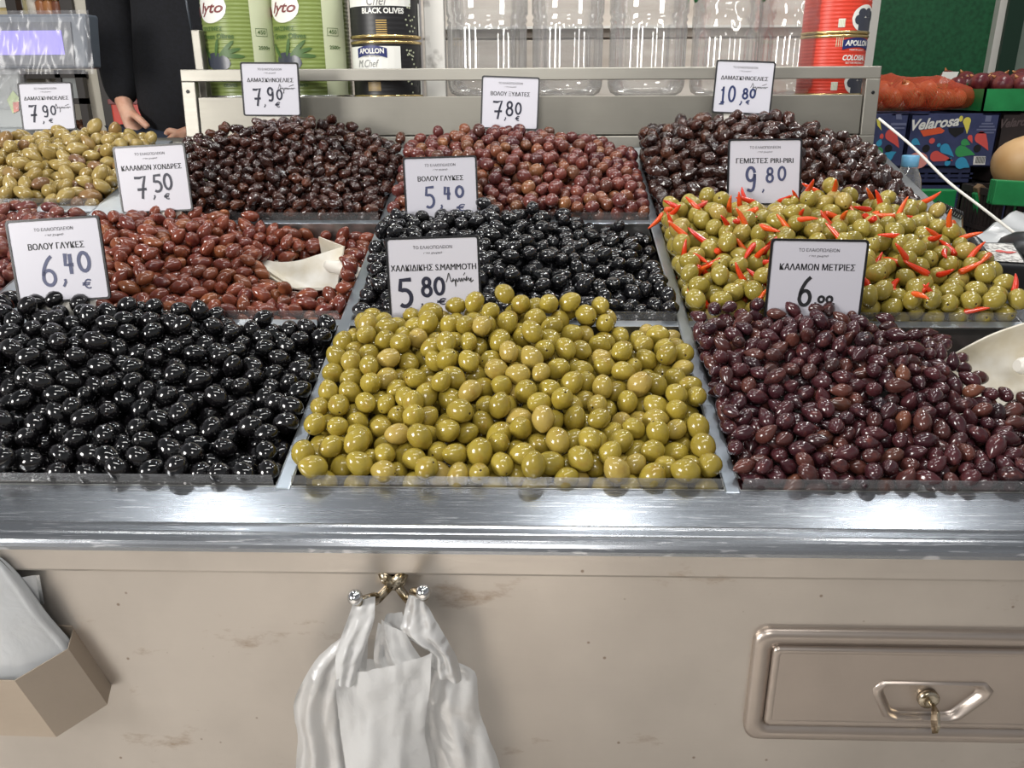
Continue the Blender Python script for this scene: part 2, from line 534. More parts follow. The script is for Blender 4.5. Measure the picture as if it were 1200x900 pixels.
# ------------------------------------------------------------------ the stainless display counter
X0, X1 = -1.35, .690
counter = thing('display_counter', (-.02, .7, 0), 'long stainless steel display counter whose sloping top is divided into bays for olives', 'counter')


def yz_prism(mb, poly, x0, x1):
    return mb.prism([(x0, y, z) for y, z in poly], (x1 - x0, 0, 0))


pf = MB().box((X0, .664, .0), (X1, .684, .872))
pf.build('front_panel', M['panel'], counter)
led = []
a, b_ = tw(0, .006, -.0005), tw(0, -.045, 0)
led = [(a.y, a.z), (b_.y, b_.z)]
for v, w in ((-.0475, .0012), (-.050, .0002), (-.056, -.0004)):
    q = tw(0, v, w); led.append((q.y, q.z))
for k in range(7):
    t = k / 6 * pi / 2 * 1.05
    led.append((.6665 - .0125 * sin(t) , .8925 + .0125 * cos(t) - .0006))
led += [(.668, .886), (.70, .886), (a.y, a.z - .012)]
lm = MB(); yz_prism(lm, led, X0, X1)
lm.build('front_ledge', M['ledge'], counter)
yz_prism(MB(), [(.6542, .8915), (.6538, .8705), (.6548, .868), (.666, .868), (.666, .8915)], X0, X1).build('edge', M['panel'], counter)
dg_ = MB()


def lbar(mb, u0, u1, v0, v1, w0, w1):
    return mb.box((u0, v0, w0), (u1, v1, w1), TRAYM)


ends = (.894,)
for k in (1, 2):
    lbar(dg_, -.459, .894, ROW * k - .008, ROW * k + .008, -.014, 0)
for u in (0, .45):
    lbar(dg_, u - .008, u + .008, .002, .992, -.013, .0006)
lbar(dg_, -.459, .894, .990, 1.045, -.014, .0003)
dg_.build('divider_lattice', M['divider'], counter, bevel=.0018, seg=2)
wd = MB()
lbar(wd, -.516, -.443, .002, 1.045, -.014, .0002)
lbar(wd, -1.1, -.516, .706, .733, -.014, .0001)
lbar(wd, -1.1, -.516, .345, .368, -.014, .0001)
lbar(wd, -1.1, -.516, .002, .345, -.014, .0001)
lbar(wd, -1.1, -.516, 1.032, 1.09, -.014, .0001)
wd.build('wide_divider', M['divider'], counter, bevel=.0015)
sp = MB()
lbar(sp, .893, .941, -.03, 1.05, -.012, .0008)
lbar(sp, .933, .941, -.03, 1.05, -.20, .0)
sp.build('side_plate', M['plate'], counter, bevel=.002)
cs = MB()
pr = [(.684, .0), (1.72, 0), (1.72, 1.17), (tw(0, 1.04, -.15).y, tw(0, 1.04, -.15).z), (tw(0, 0, -.15).y, tw(0, 0, -.15).z), (.684, .86)]
yz_prism(cs, pr, X1 - .012, X1 - .004)
cs.build('end_wall', M['plate'], counter)
cs = MB(); yz_prism(cs, pr, X0, X0 + .008); cs.build('end_wall', M['plate'], counter)

# drawer low on the right of the front panel
def rrect(cx, cz, w, h, r, n=6):
    out = []
    for sx, sz, a0 in ((1, 1, 0), (-1, 1, 90), (-1, -1, 180), (1, -1, 270)):
        for k in range(n + 1):
            a = radians(a0 + 90 * k / n)
            out.append((cx + sx * (w / 2 - r) + r * cos(a), cz + sz * (h / 2 - r) + r * sin(a)))
    return out


DX, DZ = .405, .7425            # centre of the drawer
DW, DH = .382, .132
sur = MB()
rings = [(0, 0, .664, .016), (.0, .0, .659, .016), (-.004, -.004, .656, .015), (-.011, -.011, .6555, .012), (-.014, -.014, .658, .010), (-.0175, -.0175, .6592, .009), (-.0175, -.0175, .6635, .009)]
vs = []; fs = []
for dw, dh, y, r in rings:
    vs += [(x, y, z) for x, z in rrect(DX, DZ, DW + 2 * dw, DH + 2 * dh, r)]
nr = 28
for k in range(len(rings) - 1):
    for i in range(nr):
        j = (i + 1) % nr
        fs.append((k * nr + i, k * nr + j, (k + 1) * nr + j, (k + 1) * nr + i))
sur.add(vs, fs, True)
drawer = MB()
# drawer front with a pressed recess
def ring_mesh(mb, loops, cap=True, smooth=True):
    n = len(loops[0]); vs = [p for l in loops for p in l]; fs = []
    for k in range(len(loops) - 1):
        for i in range(n):
            j = (i + 1) % n
            fs.append((k * n + i, k * n + j, (k + 1) * n + j, (k + 1) * n + i))
    b = len(mb.v)
    mb.add(vs, fs, smooth)
    if cap:
        mb.f.append(tuple(b + (len(loops) - 1) * n + i for i in range(n))); mb.smooth.append(False)


def trap(cx, cz, s=1.0, dx=0):
    pts = [(-.046, .021), (.046, .021), (.054, .012), (.052, .006), (.030, -.019), (.022, -.022), (-.030, -.022), (-.040, -.018), (-.052, .006), (-.053, .013)]
    return [(cx + x * s, cz + z * s) for x, z in pts]


RX, RZ = .392, .729
outer = rrect(DX, DZ, DW - .038, DH - .038, .006, 6)
loopo = [[(x, .6632, z) for x, z in rrect(DX, DZ, DW - .037, DH - .037, .007)], [(x, .6575, z) for x, z in outer], [(x, .6555, z) for x, z in rrect(DX, DZ, DW - .044, DH - .044, .004)], [(x, .6570, z) for x, z in rrect(DX, DZ, DW - .052, DH - .052, .003)]]
ring_mesh(drawer, loopo, cap=False)
# flat face between the last loop and the recess opening
bmf = bmesh.new()
lo_ = loopo[-1]
hole = [(x, .6570, z) for x, z in trap(RX, RZ, 1.08)]
v1_ = [bmf.verts.new(p) for p in lo_]; v2_ = [bmf.verts.new(p) for p in hole]
e1 = [bmf.edges.new((v1_[i], v1_[(i + 1) % len(v1_)])) for i in range(len(v1_))]
e2 = [bmf.edges.new((v2_[i], v2_[(i + 1) % len(v2_)])) for i in range(len(v2_))]
bmesh.ops.triangle_fill(bmf, edges=e1 + e2, use_beauty=True)
bmf.verts.index_update()
drawer.add([v.co.copy() for v in bmf.verts], [tuple(v.index for v in f.verts) for f in bmf.faces])
bmf.free()
dro = drawer.build('drawer', M['drawer'], counter)
sur.build('drawer_surround', M['drawer'], dro)
rec = MB()
ring_mesh(rec, [[(x, .6570, z) for x, z in trap(RX, RZ, 1.09)], [(x, .6540, z) for x, z in trap(RX, RZ, 1.04)], [(x, .6545, z) for x, z in trap(RX, RZ, .97)], [(x, .6600, z) for x, z in trap(RX, RZ, .90)], [(x, .6632, z) for x, z in trap(RX, RZ, .84)]])
ro = rec.build('finger_recess', M['drawer'], dro)
lkm = MB().lathe([(.0105, 0), (.0105, .004), (.008, .006), (.0055, .0062)], 20, Matrix.Translation((RX, .6632, RZ - .001)) @ Matrix.Rotation(pi / 2, 4, 'X'))
lkm.build('lock', M['brass'], dro)
km = MB()
km.tube([(RX, .660, RZ - .002), (RX + .002, .648, RZ - .004)], .0022, 8)
km.prism([(RX - .0015, .652, RZ + .002), (RX - .0015, .640, RZ + .001), (RX - .0015, .634, RZ - .010), (RX - .0015, .636, RZ - .021), (RX - .0015, .641, RZ - .026), (RX - .0015, .648, RZ - .016)], (.003, 0, 0))
kb = km.build('key', M['brass'], dro, bevel=.0006)

# rear guard: a rail frame with a sheet below the open slot
guard = MB()
gy0, gy1 = 1.722, 1.742
GL, GR = -.716, .682


def gbox(mb, x0, x1, z0, z1, y0=gy0, y1=gy1):
    sh = lambda z: (z - 1.19) * .085
    vs = []
    for z in (z0, z1):
        vs += [(x0, y0 + sh(z), z), (x1, y0 + sh(z), z), (x1, y1 + sh(z), z), (x0, y1 + sh(z), z)]
    return mb.add(vs, [(0, 3, 2, 1), (4, 5, 6, 7), (0, 1, 5, 4), (1, 2, 6, 5), (2, 3, 7, 6), (3, 0, 4, 7)])


gbox(guard, GL, GR, 1.316, 1.339)
gbox(guard, GL, GR, 1.186, 1.209)
gbox(guard, GL, GL + .028, 1.209, 1.316)
gbox(guard, GR - .028, GR, 1.209, 1.316)
g_ = guard.build('rear_guard', M['guard'], counter, bevel=.0015)
gs = MB()
gbox(gs, GL + .030, GR - .030, 1.2115, 1.286, gy0 + .004, gy1 - .002)
gs.build('guard_sheet', M['guardin'], g_, bevel=.001)
for xx, z in ((GL + .012, 1.297), (GL + .012, 1.262), (GR - .012, 1.29)):
    MB().lathe([(.0038, 0), (.003, .002)], 10, Matrix.Translation((xx, gy0 + .009, z)) @ Matrix.Rotation(pi / 2, 4, 'X')).build('guard_screw', M['black'], g_)
# the shelf behind the guard, and the flat steel top at the scale
rs = MB().box((-.70, 1.752, .0), (X1 - .02, 2.02, 1.2835))
shelf = rs.build('rear_shelf', M['guardin'], counter, bevel=.003)
ls = MB().box((-1.45, 1.80, 0), (-.72, 1.99, 1.195))
ls.build('scale_stand_top', M['guard'], counter, bevel=.003)
bk = MB().box((-.700, 1.775, 1.2835), (-.682, 1.80, 1.415))
bk.build('shelf_bracket', M['guard'], counter, bevel=.002)

# ------------------------------------------------------------------ steel trays
TR = {
    'black': (-.442, -.008, .008, .324), 'green': (.008, .442, .008, .324), 'kalamata': (.458, .892, .008, .324),
    'red': (-.442, -.008, .340, .656), 'glossy': (.008, .442, .340, .656), 'stuffed': (.458, .892, .340, .656),
    'wrinkled': (-.442, -.008, .672, .988), 'brown': (.008, .442, .672, .988), 'prune': (.458, .892, .672, .988),
    'pale': (-.95, -.518, .735, 1.03), 'sliver': (-.95, -.518, .37, .70),
}
TLAB = {
    'black': 'steel tray of big glossy black olives at the front left of the counter',
    'green': 'steel tray of big green olives in the middle of the front row',
    'kalamata': 'steel tray of purple-brown olives at the front right, above the drawer',
    'red': 'steel tray of reddish brown olives with a white scoop lying in it',
    'glossy': 'steel tray of black olives between the 5,40 and 5,80 signs',
    'stuffed': 'steel tray of green olives with red chillies',
    'wrinkled': 'steel tray of small wrinkled dark olives in the back row under the 7,90 sign',
    'brown': 'steel tray of round reddish brown olives in the back row under the 7,80 sign',
    'prune': 'steel tray of large wrinkled dark olives in the back row under the 10,80 sign',
    'pale': 'steel tray of long yellow-green olives left of the wide steel divider',
    'sliver': 'steel tray of brown olives behind the 6,40 sign at the left edge',
}
for k, (u0, u1, v0, v1) in TR.items():
    root = thing('olive_tray', tw((u0 + u1) / 2, (v0 + v1) / 2, -.118), TLAB[k], 'tray', 'olive trays')
    mb = MB()
    t = .0016; bot = -.117
    lbar(mb, u0 - t, u1 + t, v0 - t, v1 + t, bot, bot + t)
    lbar(mb, u0 - t, u0, v0 - t, v1 + t, bot, -.0002)
    lbar(mb, u1, u1 + t, v0 - t, v1 + t, bot, -.0002)
    lbar(mb, u0, u1, v0 - t, v0, bot, -.0002)
    lbar(mb, u0, u1, v1, v1 + t, bot, -.0002)
    mb.build('tray_pan', M['tray'], root)
    g = MB()
    lbar(g, u0 + .002, u1 - .002, v0 + .0005, v0 + .0017, -.02, .0125)
    g.build('front_strip', M['clear'], root)

# ------------------------------------------------------------------ olives
def olive_material(name, stops, rough=.16, mottle=None, coat=.35, mscale=9, mrange=(.5, .72), bump=0, crease=None, spec=.5):
    m = mat(name, stops[0][1], rough)
    b = pb(m)
    b.inputs['Coat Weight'].default_value = coat
    b.inputs['Coat Roughness'].default_value = .06
    b.inputs['Specular IOR Level'].default_value = spec
    oi = nd(m, 'ShaderNodeObjectInfo'); ge = nd(m, 'ShaderNodeNewGeometry')
    ad = nd(m, 'ShaderNodeMath', operation='ADD'); fr = nd(m, 'ShaderNodeMath', operation='FRACT')
    lk(m, oi.outputs['Random'], ad.inputs[0]); lk(m, ge.outputs['Random Per Island'], ad.inputs[1]); lk(m, ad.outputs[0], fr.inputs[0])
    r = ramp(m, stops)
    lk(m, fr.outputs[0], r.inputs[0])
    out = r.outputs[0]
    tcn = nd(m, 'ShaderNodeTexCoord')
    vm = nd(m, 'ShaderNodeVectorMath', operation='ADD')
    sc2 = nd(m, 'ShaderNodeVectorMath', operation='SCALE'); sc2.inputs['Scale'].default_value = 7.0
    cb = nd(m, 'ShaderNodeCombineXYZ')
    lk(m, fr.outputs[0], cb.inputs[0]); lk(m, fr.outputs[0], cb.inputs[2])
    lk(m, cb.outputs[0], sc2.inputs[0]); lk(m, sc2.outputs[0], vm.inputs[0]); lk(m, tcn.outputs['Object'], vm.inputs[1])
    if mottle:
        n = nd(m, 'ShaderNodeTexNoise'); n.inputs['Scale'].default_value = mscale * 10; n.inputs['Detail'].default_value = 3
        lk(m, vm.outputs[0], n.inputs['Vector'])
        rr = ramp(m, [(mrange[0], (0, 0, 0, 1)), (mrange[1], (1, 1, 1, 1))])
        lk(m, n.outputs['Fac'], rr.inputs[0])
        mx = nd(m, 'ShaderNodeMix', data_type='RGBA')
        lk(m, rr.outputs[0], mx.inputs['Factor']); lk(m, out, mx.inputs['A']); mx.inputs['B'].default_value = mottle
        out = mx.outputs['Result']
    lk(m, out, b.inputs['Base Color'])
    n = nd(m, 'ShaderNodeTexNoise'); n.inputs['Scale'].default_value = 260 if not bump else 170; n.inputs['Detail'].default_value = 2
    lk(m, vm.outputs[0], n.inputs['Vector'])
    bn = nd(m, 'ShaderNodeBump'); bn.inputs['Strength'].default_value = bump or .12; bn.inputs['Distance'].default_value = .001
    lk(m, n.outputs['Fac'], bn.inputs['Height']); lk(m, bn.outputs[0], b.inputs['Normal'])
    return m


S = srgb
OM = {
    'green': olive_material('big_green_olive_skin', [(0, S(148, 130, 50)), (.4, S(168, 149, 62)), (.75, S(158, 140, 54)), (1, S(180, 156, 84))], .2, S(150, 118, 48), mrange=(.56, .86), mscale=7),
    'black': olive_material('black_olive_skin', [(0, S(12, 12, 14)), (1, S(22, 20, 22))], .10, coat=.6),
    'kalamata': olive_material('purple_olive_skin', [(0, S(60, 30, 36)), (.3, S(76, 38, 42)), (.6, S(52, 26, 33)), (.82, S(94, 54, 46)), (.92, S(36, 22, 30)), (1, S(114, 70, 52))], .2, S(120, 66, 58), mrange=(.58, .85), mscale=8),
    'red': olive_material('red_olive_skin', [(0, S(108, 52, 40)), (.35, S(124, 64, 46)), (.7, S(98, 44, 38)), (.9, S(138, 82, 50)), (1, S(86, 38, 36))], .18, S(158, 92, 58), mrange=(.55, .85), mscale=8),
    'glossy': olive_material('soft_black_olive_skin', [(0, S(14, 14, 16)), (1, S(28, 27, 30))], .13, coat=.5),
    'stuffed': olive_material('stuffed_olive_skin', [(0, S(140, 126, 52)), (.4, S(158, 142, 66)), (.8, S(148, 132, 52)), (1, S(168, 146, 78))], .2, S(132, 112, 54), mrange=(.58, .86), mscale=7),
    'wrinkled': olive_material('wrinkled_olive_skin', [(0, S(44, 22, 18)), (.4, S(66, 34, 26)), (.7, S(36, 20, 18)), (.9, S(90, 50, 34)), (1, S(52, 26, 22))], .2, S(26, 15, 15), mrange=(.5, .75), bump=.5),
    'brown': olive_material('round_brown_olive_skin', [(0, S(92, 44, 42)), (.3, S(110, 56, 48)), (.55, S(74, 34, 38)), (.75, S(126, 74, 50)), (.88, S(50, 26, 32)), (1, S(140, 92, 58))], .2, S(146, 86, 62), mrange=(.56, .85), mscale=8),
    'prune': olive_material('prune_like_olive_skin', [(0, S(50, 27, 22)), (.4, S(66, 36, 28)), (.75, S(38, 22, 20)), (1, S(84, 50, 36))], .22, S(28, 17, 16), mrange=(.5, .75), bump=.6),
    'pale': olive_material('long_yellow_olive_skin', [(0, S(152, 130, 72)), (.4, S(168, 146, 88)), (.8, S(156, 134, 74)), (.93, S(138, 104, 70)), (1, S(112, 82, 64))], .2, S(140, 108, 62), mrange=(.56, .85), mscale=7),
    'sliver': olive_material('brown_pink_olive_skin', [(0, S(104, 56, 54)), (.5, S(124, 72, 64)), (1, S(90, 46, 48))], .2, S(140, 90, 70)),
}
DARKPIT = mat('olive_hole', S(60, 46, 16), .6)
DARKPIT2 = mat('olive_stem_scar', S(40, 22, 18), .6)

OSZ = dict(green=(29, 24), black=(29, 23), kalamata=(25.5, 16.5), red=(30, 19), glossy=(28, 21), stuffed=(30, 25), wrinkled=(26, 18), brown=(25, 22), prune=(33, 22), pale=(36, 24), sliver=(30, 19))
#     point: how pointed the tip is; wr: wrinkle depth; lump: broad lumps; hole radius
OSH = dict(green=dict(point=.10, lump=.03, hole=.10), black=dict(point=.06, lump=.03, hole=.13), kalamata=dict(point=.32, lump=.04, slit=1, hole=.05), red=dict(point=.22, lump=.03, hole=.05),
           glossy=dict(point=.08, lump=.05, wr=.03, hole=.1), stuffed=dict(point=.05, lump=.03, hole=.12), wrinkled=dict(point=.12, lump=.10, wr=.16, hole=.04), brown=dict(point=.06, lump=.03, hole=.06),
           prune=dict(point=.1, lump=.09, wr=.15, hole=.05), pale=dict(point=.15, lump=.03, hole=.06), sliver=dict(point=.2, lump=.03, hole=.05))


def olive_mesh(kind, seed, low=False):
    L, d = OSZ[kind][0] * .001, OSZ[kind][1] * .001
    p = OSH[kind]
    wr_ = p.get('wr', 0)
    nl, ns = (8, 10) if low else ((22, 26) if wr_ else (16, 20))
    rnd = random.Random(seed * 77 + len(kind))
    off = Vector((rnd.uniform(-50, 50), rnd.uniform(-50, 50), rnd.uniform(-50, 50)))
    vs, fs, mi = [], [], []
    ths = [pi * k / nl for k in range(1, nl)]
    hole = p['hole'] if not low else 0
    if hole:
        ths = [hole * .35, hole * 1.0, hole * 1.7] + [t for t in ths if t > hole * 2.2]
    bend = rnd.uniform(-.05, .05)
    for it, th in enumerate(ths):
        for j in range(ns):
            ph = 2 * pi * j / ns
            q = Vector((cos(th), sin(th) * cos(ph), sin(th) * sin(ph)))
            rad = 1 + p['lump'] * 1.6 * noise.noise(q * 1.3 + off)
            if wr_:
                n1 = noise.noise(Vector((q.x * 1.6, q.y * 3.2, q.z * 3.2)) + off)
                n2 = noise.noise(Vector((q.x * 3.5, q.y * 6, q.z * 6)) - off)
                rad -= wr_ * (1 - min(1, abs(n1) * 3.4)) * .75 - wr_ * .25 * n2
            if p.get('slit') and not low:
                dph = abs((ph - 1.1 * seed + pi) % (2 * pi) - pi)
                rad -= .09 * math.exp(-(dph / .16) ** 2) * math.exp(-(q.x / .6) ** 4)
            xx = q.x
            if xx < 0:
                xx = xx * (1 + p['point'] * (xx * xx) ** 1.5)
            rr = (1 - p['point'] * .55 * xx * xx) if xx < 0 else 1
            if hole and it == 0:
                xx -= .10 if p['hole'] > .07 else .05
            if hole and it == 1:
                xx -= .012
            vs.append((xx * rad * L / 2 / (1 + p['point'] * .4), q.y * rad * rr * d / 2, (q.z * rad * rr + bend * (1 - q.x * q.x)) * d / 2))
    n = len(ths)
    for it in range(n - 1):
        for j in range(ns):
            k = (j + 1) % ns
            fs.append((it * ns + j, (it + 1) * ns + j, (it + 1) * ns + k, it * ns + k)); mi.append(1 if hole and it == 0 else 0)
    fs.append(tuple(range(ns))); mi.append(1 if hole else 0)
    # close the far tip
    tip = len(vs)
    vs.append((-(1 + p['point']) * L / 2 / (1 + p['point'] * .4), 0, 0))
    for j in range(ns):
        fs.append(((n - 1) * ns + j, tip, (n - 1) * ns + (j + 1) % ns)); mi.append(0)
    return vs, fs, mi


HEAP_GREEN = [
397,14,11,82,2,7,328,14,11,77,25,7,189,38,14,40,33,9,244,13,18,41,40,7,292,31,12,66,4,7,364,14,5,1,24,7,67,23,10,89,22,6,125,54,21,80,27,7,22,13,14,10,-14,6,270,55,16,56,15,7,59,52,16,31,6,8,165,87,30,71,-7,9,254,74,31,45,23,5,
422,57,9,49,6,8,207,104,25,32,25,6,93,12,9,79,-4,4,423,24,11,29,-12,6,364,154,20,4,26,9,153,68,18,80,-18,6,231,74,19,41,-22,6,168,14,2,39,19,4,137,12,14,79,-26,4,377,77,11,76,31,6,303,55,18,57,8,4,212,25,9,56,4,4,163,40,9,18,-14,5,
33,46,14,24,2,3,289,92,17,24,37,5,7,85,13,38,-1,4,262,30,7,4,-8,7,278,12,2,11,9,2,369,54,5,15,-8,4,235,130,26,77,-32,7,7,33,15,48,32,5,174,126,29,16,14,4,275,108,32,61,-32,5,242,225,46,65,18,6,287,143,28,8,29,6,422,90,9,60,26,5,
349,132,11,31,36,4,242,180,38,68,17,7,101,63,17,8,-1,3,201,162,34,15,-14,6,315,92,18,15,2,2,28,114,17,52,1,4,282,210,32,59,13,5,113,253,42,29,27,7,185,251,38,86,-34,7,401,112,14,41,-26,5,169,170,39,59,16,4,227,153,34,84,1,5,
116,83,26,2,32,4,404,217,20,28,0,6,59,144,27,62,-20,5,272,171,29,5,12,5,352,85,10,83,18,2,31,86,9,25,-16,2,336,65,8,10,16,6,322,143,23,49,26,4,395,63,-6,80,-11,6,74,188,32,11,1,4,57,120,17,63,0,3,323,38,14,5,31,3,
144,175,39,85,-25,5,45,37,-5,50,-4,6,310,292,31,64,2,7,124,131,19,42,12,8,36,139,18,87,20,5,172,78,8,84,-16,3,347,174,24,89,3,3,349,216,25,31,-2,6,208,54,14,66,-30,3,211,256,41,45,17,6,190,13,7,52,-27,1,141,131,38,2,29,1,
428,140,13,38,-5,3,121,33,8,69,-9,4,289,301,45,3,13,5,327,191,20,4,-7,4,189,95,8,65,24,3,85,212,37,67,-24,6,78,88,7,70,-13,3,110,151,27,17,-16,3,215,185,43,51,11,3,141,202,45,50,18,5,153,151,30,70,4,8,404,136,18,1,-29,4,
90,38,10,53,-15,3,382,130,6,82,17,8,146,26,-6,79,9,9,398,89,6,18,6,1,11,139,17,56,31,4,381,222,9,81,23,5,227,295,44,70,-28,5,251,112,22,20,-13,7,349,33,4,25,1,1,208,140,26,30,-23,5,7,181,15,30,-18,5,112,106,28,3,39,4,
28,191,25,43,21,4,206,312,50,63,10,5,386,165,12,69,17,4,162,243,44,43,-23,7,39,238,33,35,-11,4,73,166,18,31,2,6,62,232,29,2,28,5,234,35,14,2,3,4,227,30,-8,41,7,3,151,128,15,71,8,8,263,294,46,34,-12,6,251,65,2,78,14,4,
314,118,17,32,-9,3,32,165,18,28,1,6,95,198,19,68,-4,5,252,156,34,33,5,0,53,174,30,53,7,2,335,288,21,47,-24,5,79,121,14,38,3,0,103,229,34,64,-25,5,262,135,26,77,-5,3,30,16,-11,56,-5,8,291,257,24,2,1,5,377,102,9,88,-3,5,
381,256,8,28,-4,7,411,184,7,64,9,5,426,231,13,46,-11,7,205,16,-14,43,4,9,257,205,33,50,-15,5,122,15,-9,48,-19,6,166,211,40,44,9,1,301,223,22,68,0,4,5,116,13,53,-9,0,139,253,38,89,-38,5,267,258,35,8,4,4,325,248,14,83,9,4,
94,105,9,58,-35,3,127,99,12,23,11,4,7,244,18,34,25,5,7,206,21,84,32,5,307,40,-5,65,11,4,50,101,3,39,-32,4,401,281,8,79,-8,7,144,51,3,34,-11,3,329,310,34,52,4,3,246,273,37,8,1,5,60,257,31,4,11,7,425,164,12,3,-4,2,204,208,42,18,22,3,
208,78,6,17,11,7,380,33,0,62,-13,5,420,13,-13,29,-35,6,123,212,31,13,6,6,299,182,20,3,-3,5,315,13,-11,46,-9,3,422,206,6,81,-19,4,114,283,38,88,-8,9,191,119,14,30,-5,3,245,13,-10,15,15,5,228,99,10,82,-20,8,353,284,4,52,-3,6,
35,267,31,32,29,5,304,158,19,18,37,3,338,155,9,19,8,4,128,189,27,77,23,2,44,213,21,38,-3,5,61,14,-12,60,-15,4,187,149,17,36,-16,7,230,238,30,73,12,1,89,147,15,26,-4,4,343,13,-10,44,12,2,290,25,-13,76,-21,3,176,175,16,26,7,5,
194,186,30,21,-11,5,263,232,31,58,3,7,354,66,-8,31,14,6,110,54,-4,16,-1,6,330,88,-1,81,-34,6,102,30,-8,54,-20,4,87,68,-3,89,-1,6,389,14,-14,18,2,5,308,275,13,61,1,2,277,292,22,35,-34,9,287,69,4,29,15,4,264,92,14,22,-4,6,
326,214,15,80,14,4,100,126,20,48,5,2,176,226,23,50,-2,5,57,75,3,74,18,8,301,138,9,83,-12,2,342,109,-1,55,-32,3,401,216,-6,39,-14,8,405,246,10,85,-31,5,363,207,8,57,-32,1,326,133,-2,57,-14,6,67,138,2,37,11,7,27,230,13,15,-25,7,
95,266,27,4,2,6,369,149,-5,47,3,4,86,14,-15,64,9,4,333,269,6,69,-2,5,377,282,0,39,5,4,116,195,6,2,17,3,43,123,-2,2,-10,4,188,286,27,84,16,8,13,79,-10,18,-11,3,421,136,-10,50,0,4,287,120,13,52,7,5,128,74,6,6,9,5,227,55,1,43,8,3,
246,308,33,36,3,5,406,84,-16,77,-36,2,148,228,30,59,-2,5,70,278,23,81,-8,2,111,220,10,66,15,4,408,37,-6,55,8,9,169,270,35,72,-14,3,178,30,-14,22,29,6,311,72,2,50,9,4,363,118,-6,67,-2,4,202,231,31,72,-24,8,82,243,24,34,36,7,
167,302,24,8,-15,3,32,314,15,69,-6,6,50,295,19,28,3,2,392,302,-3,62,21,4,35,50,-25,48,5,6,289,314,24,53,-12,5,14,49,-3,64,-4,6,420,295,-6,13,9,5,215,122,11,40,13,2,222,204,26,34,-8,5,414,107,-7,25,-1,6,26,289,21,62,6,6,
16,103,-3,1,7,7,12,286,2,44,-6,2,421,264,1,63,-20,6,268,214,11,42,1,6,339,314,14,67,5,4,13,40,-28,46,22,5,35,65,-3,44,-7,5,59,36,-26,7,6,6,305,103,1,89,17,4,124,236,24,88,-40,4,73,109,-6,10,3,4,203,43,-8,3,11,4,145,276,27,40,11,6,
103,170,17,12,-2,2,233,86,-12,65,-3,7,359,93,-11,37,15,3,319,231,-1,15,-21,5,275,116,-9,10,-5,6,201,118,-8,80,30,2,281,46,-7,29,-8,3,270,14,-21,68,0,6,72,45,-5,21,-6,6,216,168,-9,9,9,5,233,312,14,45,7,6,250,105,-3,7,-33,6,
253,50,-43,25,17,2,177,249,10,57,26,5,148,113,-6,18,2,5,93,31,-34,18,-30,6,291,207,8,26,-27,4,345,184,2,21,-8,6,228,262,22,40,-25,6,160,68,-12,80,-4,6,167,107,11,41,-9,6,142,157,-14,83,-14,5,15,66,-29,11,-14,5,127,161,10,61,-12,8,
225,173,20,69,31,5,381,200,-3,52,-6,1,345,229,5,61,15,4,419,34,-28,10,8,4,171,198,20,73,-29,3,148,90,5,71,-18,3,123,140,-6,17,1,5,218,42,-27,56,5,5,59,91,-19,68,-6,8,181,54,-4,49,22,3,371,261,-19,36,26,6,265,60,-21,49,7,9,
103,247,9,61,-23,8,313,313,15,52,-2,6,360,35,-16,74,7,4,122,268,20,32,-8,6,244,130,1,2,-14,5,135,40,-33,76,19,8,356,250,6,64,-18,3,213,278,31,88,-34,2,321,38,-28,19,-6,9,51,190,12,10,-8,4,87,221,10,21,-40,4,422,68,-13,35,14,1,
131,87,-14,15,6,5,382,28,-32,11,4,3,177,126,-4,16,25,3,165,95,-12,36,23,5,144,205,20,75,-20,5,257,156,12,18,4,2,
]
